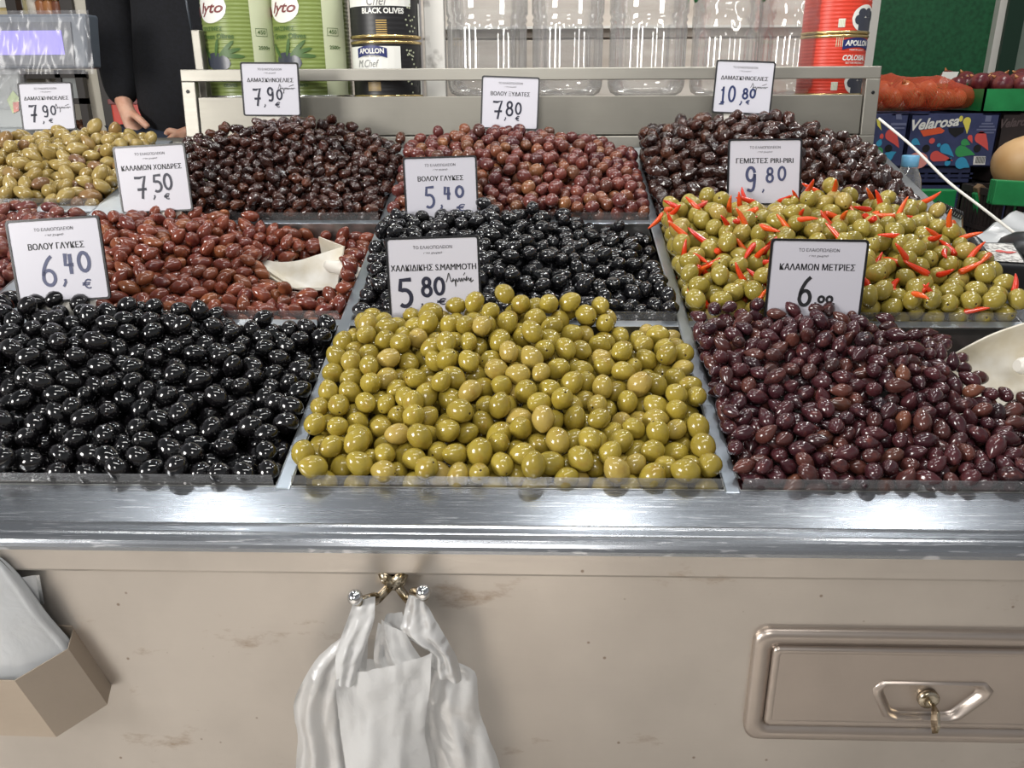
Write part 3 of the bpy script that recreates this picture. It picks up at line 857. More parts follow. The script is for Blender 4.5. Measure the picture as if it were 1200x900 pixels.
HEAP_BLACK = [
270,12,9,75,31,5,304,13,8,21,5,3,331,13,12,78,-27,6,283,93,10,78,12,7,178,18,12,84,-13,5,239,12,1,4,-26,4,206,83,20,12,2,4,205,59,10,15,5,5,332,135,13,76,12,6,205,12,4,89,-21,3,127,109,27,32,-2,4,422,18,2,54,15,3,399,13,6,71,0,3,
305,161,17,16,6,6,200,35,7,73,15,4,421,95,6,88,-10,7,275,171,20,32,-4,8,375,13,5,31,-17,4,139,131,34,11,-23,6,167,210,40,90,11,7,238,61,15,58,-3,5,108,168,43,12,7,5,342,85,7,38,2,5,384,87,7,4,13,7,169,96,16,78,22,6,
160,118,26,3,-1,6,283,55,11,18,-23,5,161,146,25,2,-14,6,338,36,11,80,-6,5,155,55,16,77,-20,4,413,47,5,55,0,5,185,173,28,88,4,5,311,46,7,72,17,7,306,96,19,49,-2,5,286,28,12,80,15,3,154,186,33,21,-19,5,152,80,14,60,17,5,
422,119,11,82,6,6,276,135,14,87,-13,5,231,128,10,8,-28,7,367,53,5,10,-20,1,252,31,8,78,12,9,353,17,2,39,-9,4,362,113,5,10,17,5,218,250,28,30,3,6,209,144,22,52,-25,7,406,72,8,83,-15,6,252,115,7,25,25,5,156,13,-6,56,-41,6,
281,216,19,2,-6,4,221,105,13,56,-12,5,83,182,46,78,19,5,331,199,12,9,31,5,317,77,7,4,-4,3,237,204,22,65,-6,6,155,12,21,89,-19,7,253,259,34,21,15,4,227,42,4,3,-2,5,420,279,4,89,-18,7,423,153,8,22,9,5,352,162,8,51,-18,6,
225,173,26,32,-12,6,143,163,31,22,-17,4,193,239,34,83,4,4,378,233,1,11,-19,5,232,150,22,29,6,2,61,265,57,18,22,2,168,243,45,88,6,3,251,141,16,47,7,2,138,261,47,49,15,4,81,231,44,72,-15,5,120,75,21,1,-27,8,285,275,21,19,-32,5,
190,215,27,56,9,4,114,142,33,54,24,3,189,97,26,46,-4,1,260,302,30,59,32,3,130,198,47,67,-10,4,165,67,-3,46,-16,4,314,214,17,18,3,3,357,248,6,28,-15,6,169,297,40,0,15,5,255,221,23,46,-6,3,60,216,47,19,9,4,407,214,-2,87,-6,8,
400,132,6,3,21,5,185,72,8,36,-32,4,268,73,15,71,-23,4,337,311,13,15,9,5,187,126,18,72,-37,1,359,186,4,72,-22,6,351,211,4,80,11,5,91,277,38,60,-33,4,96,136,22,46,15,1,259,54,4,55,21,3,389,110,1,8,9,5,407,172,5,58,-30,6,
202,299,36,81,-20,5,333,60,3,2,-3,3,309,273,15,36,-12,3,104,198,38,4,-5,5,207,272,32,86,-13,5,377,205,-3,27,7,3,394,273,4,81,-11,3,422,305,9,66,8,6,186,150,15,57,11,5,113,219,46,37,-27,6,382,148,1,24,22,4,212,214,18,12,29,5,
178,263,38,86,-10,6,76,259,41,2,14,5,237,298,32,29,-23,4,243,184,8,56,-1,3,381,256,5,67,-4,4,324,236,10,7,0,4,422,63,-11,42,9,4,397,301,6,80,16,3,53,243,49,55,-4,4,306,141,1,76,-18,8,304,202,-2,56,-24,5,129,54,9,79,-25,8,
123,185,30,46,-33,4,373,302,2,50,-1,4,117,256,37,80,0,2,328,288,8,35,40,5,280,250,10,33,8,7,362,74,0,84,-25,4,346,271,7,87,-5,4,422,190,0,66,-23,3,182,17,-11,14,16,7,325,122,-7,2,37,4,303,120,11,45,28,3,152,279,37,68,28,8,
121,94,6,60,24,4,414,279,-21,40,-4,4,234,273,27,60,16,6,383,172,-5,75,41,7,273,314,14,28,15,5,138,212,31,55,5,4,129,236,30,17,21,6,339,145,-7,17,2,6,315,12,-12,14,28,5,355,42,-7,12,-26,2,204,190,20,45,-15,4,327,182,-7,13,37,3,
162,175,14,3,-1,4,256,244,15,12,21,4,32,252,54,27,3,5,397,34,-5,5,-29,4,286,12,-12,7,3,4,161,36,3,14,-10,5,145,106,9,1,-4,7,71,171,17,82,9,3,325,259,7,54,-20,3,362,137,-2,51,9,1,299,230,11,41,15,2,230,87,-1,54,-28,6,
184,284,26,34,33,5,338,19,-16,70,3,4,8,315,39,12,-10,6,79,205,40,41,-1,3,281,204,-1,38,0,4,108,116,16,21,-11,3,11,291,44,69,23,6,259,267,14,81,3,3,212,39,-16,19,-9,5,402,243,-12,75,14,6,128,129,14,73,19,4,203,136,-1,62,13,4,
351,294,2,38,2,2,68,315,25,81,-5,6,367,278,-2,69,24,2,177,194,21,14,-13,4,421,74,-55,24,11,6,422,249,-23,46,25,3,294,77,-8,30,31,2,421,111,-13,4,27,4,231,258,8,17,-11,4,219,14,-15,70,-5,7,205,81,-4,50,-20,7,365,21,-18,84,-16,7,
226,233,11,18,14,5,120,163,22,6,-19,6,258,161,4,53,2,5,123,278,40,33,-23,5,43,312,25,48,9,3,239,122,-15,3,-2,9,264,194,13,67,-30,3,379,46,-15,83,7,3,281,153,-1,26,25,5,398,61,-15,68,10,7,365,95,-10,11,2,5,291,301,6,50,-30,5,
296,281,-4,31,-17,6,391,14,-15,60,-4,5,169,230,27,10,2,3,340,104,-8,19,-2,6,308,137,-23,43,6,5,341,78,-15,27,-13,6,387,88,-16,38,8,2,369,67,-21,7,-19,3,260,135,-7,3,-22,4,198,105,7,56,8,5,207,168,11,85,12,3,159,92,-5,29,5,2,
387,263,-16,6,11,4,158,207,19,20,1,4,255,14,-18,48,3,1,172,54,-22,3,-22,4,287,233,-8,34,-2,7,65,167,39,36,23,4,151,249,27,29,26,7,177,315,23,44,-26,5,200,233,11,20,-3,6,277,39,-6,36,11,3,397,42,-31,72,-21,4,364,157,-12,87,3,3,
408,83,-13,51,5,2,59,191,33,47,17,6,267,227,5,46,9,1,422,171,-14,55,3,4,247,288,15,89,-10,2,74,144,31,77,28,5,419,224,-21,82,-11,6,213,112,-9,54,15,4,78,195,17,64,-15,8,270,287,8,38,24,6,297,54,-12,13,10,6,265,113,-19,52,0,4,
257,190,-10,86,0,7,420,37,-15,72,-18,5,422,303,-17,62,24,4,250,212,3,42,-10,3,217,290,18,12,-19,7,102,94,22,67,7,3,355,98,-32,11,-25,5,242,36,-14,29,1,4,227,209,-1,43,-6,7,305,98,-4,71,0,4,56,277,37,60,1,3,343,233,-6,65,-6,5,
210,133,-23,34,-8,3,189,50,-8,18,-7,5,248,313,13,63,-7,1,420,112,-38,78,-11,3,261,93,-2,38,-2,5,134,31,14,89,-3,6,358,266,-19,31,-6,4,139,188,12,2,6,4,400,303,-17,66,14,1,303,254,-1,47,-20,6,223,63,-6,23,31,5,398,302,-38,37,-5,3,
370,187,-18,81,11,2,282,117,-2,55,-16,7,317,276,-11,37,-1,3,347,173,-13,15,-5,2,207,261,11,37,9,3,185,253,17,14,18,3,163,154,0,34,28,6,249,71,-6,80,19,2,420,135,-10,75,16,6,96,314,21,65,-7,5,344,199,-15,4,-17,5,375,85,-37,43,19,5,
100,138,-22,27,6,5,128,211,12,88,22,2,107,271,21,0,8,7,388,220,-18,39,0,3,220,185,3,47,37,2,102,213,20,16,4,7,184,147,-8,43,5,2,387,155,-26,84,25,5,293,176,3,9,10,7,325,216,-2,8,15,3,320,161,-1,68,-5,4,230,164,0,22,40,6,
201,310,13,7,-2,7,27,272,37,78,-28,5,99,179,24,44,-15,4,341,281,-15,32,-20,5,420,152,-54,79,-13,5,421,13,-24,11,-35,6,166,268,16,31,-19,6,267,44,-27,10,-4,7,147,50,-6,26,-7,3,383,289,-16,59,-12,7,274,66,-10,46,19,6,
364,221,-15,15,6,6,137,269,19,48,11,5,164,243,7,43,-14,5,223,142,-8,54,12,1,333,43,-11,29,-12,4,162,32,-21,58,17,5,283,136,-21,21,1,5,324,292,-28,44,5,2,137,73,-3,76,5,3,244,233,-6,90,12,4,313,238,-34,31,29,3,418,99,-57,0,-11,5,
]
HEAP_KALAMATA = [
267,50,18,27,15,9,164,10,5,85,-38,8,264,11,13,70,-10,4,201,78,28,40,10,8,18,10,1,80,3,6,67,10,14,82,21,6,112,36,18,6,1,7,226,9,9,73,-30,5,198,57,19,6,1,6,195,139,30,83,-6,7,219,37,15,38,10,5,244,88,18,53,12,5,109,104,25,49,7,8,
16,69,17,9,-2,8,184,10,8,72,-6,4,65,150,35,2,18,6,36,64,19,9,19,5,60,80,25,21,-2,8,57,12,-3,21,4,9,137,53,18,89,3,4,79,73,19,4,0,6,41,128,22,3,-9,7,7,22,12,13,0,4,93,94,22,65,1,5,240,12,-1,74,-12,7,209,9,4,70,31,2,104,9,2,89,-18,4,
87,11,9,66,6,2,262,74,13,78,14,3,68,45,16,90,-2,6,198,24,14,17,8,2,132,13,14,40,-12,7,186,87,21,30,29,4,224,77,16,41,7,5,225,232,39,60,-14,9,115,145,30,63,-16,7,148,67,19,84,-3,5,43,89,20,53,10,6,183,44,12,73,-22,5,
160,38,13,1,18,3,174,98,26,24,6,5,85,55,18,77,-15,4,96,137,20,14,9,7,134,131,29,4,-2,4,283,115,15,89,-17,3,130,117,20,4,-8,8,38,16,3,56,-10,5,207,124,17,4,40,5,25,18,15,21,-4,3,264,123,15,84,-18,6,288,68,14,86,7,7,
236,45,13,47,-3,5,174,29,9,57,-16,4,137,35,15,10,-11,3,151,21,12,26,-12,5,137,219,40,20,0,8,245,21,13,9,-12,3,101,20,15,10,-15,2,21,97,16,16,21,5,283,44,11,1,11,1,274,163,14,54,18,4,55,59,17,21,-7,4,286,148,17,89,-13,2,
298,176,13,69,7,6,125,31,4,87,8,3,5,97,25,61,-8,3,326,128,5,12,3,8,147,11,-4,30,-26,8,169,188,40,23,-1,7,64,101,25,18,13,5,110,71,26,35,-7,5,113,208,29,47,20,8,53,28,7,13,-21,3,49,47,5,45,-16,6,144,257,42,88,22,7,
137,147,36,61,-9,3,188,180,35,66,-7,5,74,195,34,7,-12,5,155,86,23,37,-2,4,13,162,28,45,10,3,234,126,26,30,-3,5,307,92,16,10,-5,2,123,12,-1,40,-17,5,63,135,24,35,-18,8,204,193,39,1,16,4,423,303,-30,28,13,6,237,66,11,4,21,4,
142,99,25,47,-7,3,31,174,27,15,-5,6,86,34,10,35,-23,7,9,256,33,17,-7,8,107,166,31,31,-2,7,236,108,19,55,-42,4,3,49,14,37,-6,4,174,59,17,34,-4,2,21,223,28,83,21,6,20,121,19,37,3,7,152,209,39,28,17,4,405,303,-34,46,16,4,
4,87,11,59,-7,4,180,214,43,56,-20,5,246,166,28,56,-9,2,304,120,7,53,35,6,171,137,26,24,-21,6,56,279,32,14,12,9,327,152,10,46,0,2,53,169,26,73,0,2,210,160,32,41,10,3,12,192,32,19,-18,5,170,81,18,35,-31,3,80,139,28,55,-27,3,
5,239,23,33,-12,9,124,71,14,18,26,1,68,28,14,76,19,2,177,161,36,29,-10,5,133,170,37,22,-2,4,36,149,23,35,1,6,285,200,21,56,36,2,388,306,-36,2,-25,6,240,217,31,76,-5,7,55,203,29,77,-1,3,194,158,24,50,17,9,270,29,8,49,7,5,
99,49,7,64,-4,8,226,153,25,43,-7,2,78,240,33,70,-1,3,307,148,13,49,-17,3,53,257,33,63,1,4,118,223,44,32,-22,7,267,106,9,83,33,4,153,145,26,3,4,3,283,99,9,45,-13,0,101,222,38,42,-29,5,196,268,37,67,4,3,103,243,34,22,18,9,
81,316,33,56,-25,7,79,8,-5,0,3,2,126,87,24,25,-11,3,124,249,41,27,23,5,38,247,30,75,11,6,217,185,31,19,8,2,27,314,28,40,-12,9,90,177,26,63,-11,4,79,122,20,56,-4,5,284,230,15,41,20,3,172,118,19,36,-3,6,153,182,28,35,-5,7,
2,136,25,42,-4,2,160,238,45,40,-3,3,183,252,34,34,12,8,5,300,24,65,-2,4,252,153,17,61,-10,3,30,198,24,66,20,5,252,319,11,84,5,4,33,55,2,18,14,1,44,307,35,17,-3,3,57,228,27,18,14,4,25,163,14,70,4,2,402,303,-52,33,-9,6,
140,83,13,28,11,3,270,11,-2,29,-8,0,26,72,2,38,6,4,49,189,25,66,6,3,114,57,10,74,28,3,182,287,27,78,18,7,66,214,35,55,-31,3,119,189,32,25,3,1,214,99,22,88,-11,4,138,192,34,27,-10,6,39,225,33,23,-14,1,164,70,7,82,8,3,
421,307,-63,79,5,3,4,177,23,29,-8,3,206,45,9,31,-18,5,74,272,27,67,-14,4,149,130,17,47,-15,8,229,176,26,36,-16,4,266,185,20,60,-10,3,114,129,20,4,-33,7,424,304,-47,63,-2,3,91,256,33,1,36,2,302,204,11,4,-10,2,233,28,4,17,-14,4,
268,225,17,41,-16,3,21,275,28,86,1,5,251,38,5,43,13,4,221,57,6,70,17,4,171,173,23,5,-1,3,369,303,-36,34,-8,7,99,214,21,34,1,4,5,201,17,58,4,7,191,131,16,18,-7,2,250,302,8,7,-7,7,6,129,10,34,-9,8,83,212,30,12,14,6,307,268,2,9,11,6,
222,205,36,20,0,5,195,13,-4,49,0,3,169,234,30,79,-34,4,402,303,-70,62,0,4,36,94,6,56,9,5,14,48,2,35,-4,2,208,25,0,39,29,3,238,202,22,89,11,2,101,164,16,77,7,1,100,69,12,15,-9,4,266,139,8,63,29,5,223,132,13,63,31,5,
101,191,24,47,-19,5,187,201,34,79,-35,2,273,282,8,86,-13,4,33,121,6,77,-10,7,217,251,23,0,28,5,68,181,24,20,-7,3,211,231,27,20,-12,3,63,116,16,67,6,3,320,197,2,3,-8,5,176,191,21,78,14,8,347,144,10,72,1,5,6,151,12,77,-14,5,
46,69,5,72,4,8,3,279,17,33,23,5,78,302,23,9,-23,4,301,101,2,65,5,7,99,116,15,5,-3,3,258,22,-3,23,-15,1,52,149,15,28,-42,2,162,145,10,5,31,4,211,268,26,45,-15,2,211,147,17,20,-15,5,308,224,11,15,-2,1,30,38,3,1,-13,5,
414,307,-80,74,-18,3,8,170,7,10,-11,5,221,114,17,18,-27,3,76,95,13,47,-5,8,283,249,11,16,-6,5,194,37,0,50,-2,4,3,107,10,63,19,0,303,307,-4,87,-6,4,295,139,7,69,-11,3,60,80,8,80,0,5,314,292,-5,3,9,5,282,16,16,54,5,5,
256,171,15,82,-20,4,39,215,21,15,3,3,170,206,32,11,-15,0,69,255,22,63,10,6,185,72,7,64,-2,5,278,211,8,80,9,7,25,257,20,68,4,0,38,282,21,47,31,1,129,290,19,16,43,8,288,271,5,29,-4,4,230,95,9,86,9,4,131,179,23,52,2,2,
138,27,-15,70,17,6,3,225,11,40,-18,3,9,14,-15,50,-4,7,130,205,23,48,15,6,40,301,20,58,-7,5,114,85,12,81,8,4,208,85,10,19,-10,9,175,18,-8,22,24,6,13,86,-3,9,21,5,58,301,25,51,-27,8,16,27,-3,83,3,6,151,54,5,36,15,1,
191,232,35,11,-11,6,266,76,-12,64,6,5,148,237,32,61,0,5,146,161,25,1,1,8,175,156,19,3,-18,3,58,136,6,15,-13,3,162,218,24,19,-6,5,161,28,-5,18,-4,3,257,209,10,63,-8,2,292,84,5,80,-32,5,177,149,-4,10,-8,4,234,145,13,80,-17,5,
265,16,-18,25,-27,2,76,159,23,70,8,6,7,260,15,12,-10,6,132,146,20,16,-5,4,9,72,-25,31,32,4,270,53,1,37,14,3,121,103,11,65,-3,9,281,130,9,74,23,1,249,190,14,40,-14,3,38,8,-12,7,-17,2,123,162,25,52,1,0,220,40,-2,3,2,4,
253,226,23,48,2,3,252,72,1,28,-8,3,288,9,-1,81,8,2,188,113,13,83,-17,1,316,76,3,12,-22,3,169,276,27,62,1,3,47,26,-10,57,24,6,38,185,10,72,-29,3,
]
HEAP_RED = [
125,62,14,88,10,8,195,65,14,86,-7,6,145,73,24,33,2,5,311,62,3,86,21,6,380,41,2,5,-9,3,424,41,2,47,15,3,241,165,22,35,6,6,181,218,28,24,21,9,140,115,22,20,1,5,167,120,21,38,-9,7,171,193,27,52,-33,8,300,224,-17,90,-10,6,
378,262,-14,34,23,7,337,259,-15,23,0,7,361,256,-53,10,-6,7,291,37,1,47,22,3,60,225,41,75,12,6,370,79,-6,9,3,7,224,57,9,25,-13,5,326,20,3,14,-7,6,100,201,39,88,5,6,132,129,34,32,3,3,107,75,23,22,19,3,105,97,23,77,18,8,
150,195,31,2,24,5,405,27,-1,81,-15,5,198,177,21,19,21,3,232,137,13,80,-1,6,281,11,7,23,-24,3,271,74,6,25,0,4,171,46,10,9,11,7,341,74,7,43,-25,5,423,79,6,78,-9,3,204,134,18,16,-7,3,349,32,-6,76,23,4,300,239,2,33,19,4,
224,108,13,38,0,4,422,135,11,85,28,4,195,259,24,24,23,6,113,42,10,16,-7,5,223,317,13,10,-10,4,122,166,34,82,-1,6,212,215,14,17,14,9,403,75,-3,63,18,4,167,72,17,83,-4,1,333,265,-54,78,2,9,51,184,37,37,9,4,263,181,8,16,2,8,
423,116,6,23,-22,2,282,217,-32,71,1,6,94,118,33,69,-32,6,206,112,15,36,-3,4,261,137,0,14,1,4,367,26,-1,30,-26,1,164,160,22,36,-26,3,87,137,35,19,-4,6,314,253,-63,2,-2,4,160,233,31,36,-8,7,271,102,2,77,16,4,287,61,2,37,5,7,
249,76,7,58,-20,5,317,264,-35,69,19,5,135,304,23,18,16,3,288,141,-5,20,-23,1,242,43,6,12,9,4,272,41,5,39,-29,5,246,97,9,82,-22,5,268,148,15,84,10,0,131,91,25,54,19,4,236,256,8,35,16,6,227,87,3,75,-20,6,313,306,-14,7,-22,3,
113,147,31,77,-9,9,219,174,17,63,-8,7,89,162,33,11,-25,6,32,245,43,56,-2,5,306,247,-44,71,-14,4,380,285,-6,83,-29,7,274,253,-1,46,-15,6,316,245,-7,54,-9,6,305,95,-4,5,3,5,295,224,-54,50,1,6,144,170,25,60,-8,7,274,205,-1,20,18,2,
244,288,3,46,19,5,6,251,39,14,-26,5,226,277,12,80,24,7,205,85,8,70,6,5,263,289,-2,36,16,6,103,16,11,30,-10,7,249,152,7,32,7,3,255,26,5,41,3,3,299,288,-6,19,-19,3,53,261,33,15,-5,7,193,201,21,4,8,6,174,296,21,1,0,5,
419,196,0,82,-1,3,115,114,29,66,2,4,143,75,4,83,-8,5,255,250,4,39,-6,3,240,228,6,28,-12,3,157,29,14,57,1,4,97,258,32,53,-27,2,418,292,-15,6,1,5,349,276,-38,66,-6,3,181,160,9,5,15,5,343,55,-3,40,-11,3,222,240,10,76,20,3,
114,250,29,46,2,4,347,303,-16,44,-15,3,139,242,29,27,2,8,76,105,25,11,-3,6,65,207,28,20,-22,4,194,235,19,59,-16,5,397,302,-18,19,-4,7,382,33,-15,53,-20,4,202,273,13,48,13,4,138,212,32,66,29,3,186,123,7,7,-1,5,395,271,-23,55,19,8,
200,19,7,81,7,3,107,183,32,13,-10,4,285,244,-16,5,16,7,273,159,-1,4,-14,7,172,88,14,81,-4,0,414,169,4,9,-13,4,101,318,11,81,-3,3,326,76,-7,82,33,0,68,165,32,53,6,6,69,14,14,14,-6,9,244,118,6,82,-12,6,278,276,-5,74,-31,5,
418,270,-20,86,16,4,119,210,23,14,-8,6,30,210,35,57,3,2,186,34,6,13,17,1,20,235,32,2,-13,3,97,53,17,14,3,5,188,102,6,21,-6,5,87,192,28,86,17,2,293,17,-12,75,-2,4,78,256,28,66,-15,2,224,22,7,33,-23,9,275,128,-10,55,-14,5,
69,237,30,24,18,0,127,190,23,25,16,0,370,264,-33,63,30,0,55,143,30,89,-2,7,89,82,21,34,-17,5,324,285,-42,62,-5,7,106,227,23,4,-4,7,355,267,-68,23,11,2,275,220,-14,48,3,1,278,214,-51,53,-7,5,157,122,3,5,-12,7,89,305,20,69,-36,4,
419,10,-6,83,-1,2,209,38,4,15,4,4,421,246,-22,75,22,8,404,228,-13,1,5,7,65,124,27,83,-1,5,360,293,-35,71,23,6,258,222,-2,37,-39,5,363,47,-9,61,19,5,162,143,10,15,12,5,180,186,8,39,-19,8,327,40,-6,44,15,4,143,99,8,33,0,6,
310,26,-5,90,19,0,252,201,4,81,-9,6,331,280,-21,22,-4,9,342,288,-55,5,5,3,157,182,14,76,-3,5,391,73,-18,59,6,4,158,264,24,2,-6,3,134,174,4,10,13,5,149,159,9,33,-6,5,422,85,-14,30,-9,5,306,45,-10,85,-29,7,178,246,27,51,2,4,
287,242,-37,37,-8,5,300,129,-19,5,-19,8,301,253,-26,66,-10,7,282,300,-7,39,2,4,347,84,-14,36,-4,5,336,302,-33,65,12,6,362,11,-12,79,4,3,418,58,-10,21,-17,6,334,278,-70,78,7,3,205,193,6,17,-13,4,177,316,15,71,-18,5,
85,276,23,90,12,8,49,239,30,20,-9,3,380,255,-67,23,19,3,339,18,-15,57,-9,5,155,306,12,29,-12,6,419,132,-14,81,-5,3,392,240,-26,17,4,7,417,150,-1,13,17,8,188,54,-2,66,-4,6,166,104,6,21,10,3,318,112,-14,64,-27,6,208,99,-6,37,16,7,
162,210,9,80,11,6,195,173,0,50,-4,2,106,131,16,10,12,7,419,181,-14,84,12,6,291,109,-13,5,-4,6,28,254,25,18,6,5,318,9,-13,88,22,4,380,57,-13,80,-15,4,246,61,-6,13,-5,7,363,277,-51,59,-14,1,239,182,8,42,11,6,117,80,7,23,11,5,
277,243,-53,3,-6,2,192,76,-3,85,7,6,391,13,-16,15,2,8,209,56,-6,67,37,5,306,267,-13,81,13,2,311,279,-65,33,11,2,116,184,5,26,1,2,212,286,-1,1,-8,7,260,243,-13,72,-6,7,304,270,-50,28,14,6,419,28,-16,71,-1,6,166,84,-3,62,-16,3,
131,139,18,46,16,3,226,199,9,35,-2,3,228,156,4,17,4,4,258,222,-46,27,18,7,28,189,30,0,8,4,142,49,3,16,-1,4,292,66,-18,53,-5,4,181,278,13,65,-21,8,268,249,-34,39,-13,8,95,246,19,81,-2,3,252,246,-46,65,4,6,248,264,-10,19,-6,6,
256,119,-10,65,-12,5,116,163,14,26,4,6,87,35,9,47,-22,1,418,47,-27,3,-7,6,260,205,-18,50,-4,4,214,254,1,29,14,8,276,263,-22,83,9,3,24,278,26,51,-4,1,39,174,20,23,0,4,327,57,-18,17,2,9,95,149,14,4,-32,3,419,200,-19,77,14,5,
367,46,-29,45,3,5,278,148,-25,21,40,6,228,107,-7,58,13,5,34,10,13,89,29,4,421,138,-55,24,-4,4,196,146,5,23,-3,7,424,159,-17,56,-6,1,37,157,35,28,-6,3,310,282,-25,18,-35,0,276,265,-55,71,8,3,399,44,-12,46,22,1,57,11,-4,11,-5,5,
126,14,7,33,-7,0,162,192,-4,80,17,7,287,285,-56,85,2,6,189,205,-10,2,17,3,94,77,2,63,-9,4,281,47,-23,7,-9,1,283,87,-13,23,-21,5,214,305,-1,87,4,6,417,158,-37,88,-9,8,193,128,-11,32,-4,3,139,140,0,63,-8,4,63,151,14,43,17,1,
255,169,-10,22,-13,9,267,15,-8,55,-6,4,133,262,21,81,10,4,403,76,-35,25,8,8,333,305,-53,9,-16,6,291,278,-21,55,13,3,142,224,17,3,8,3,44,207,23,34,6,3,211,149,-11,25,-6,5,384,272,-47,10,28,5,36,226,20,25,-9,4,271,64,-12,47,-7,7,
404,94,-20,24,1,3,211,128,-1,32,10,7,312,303,-35,29,-23,5,376,276,-70,34,7,6,360,289,-70,7,-21,4,112,273,15,11,14,4,238,140,-9,60,4,5,421,221,-26,64,-9,6,135,319,11,5,-7,0,188,270,-5,14,8,5,424,184,-39,47,6,7,257,93,-7,62,-8,6,
80,136,15,56,-13,6,
]
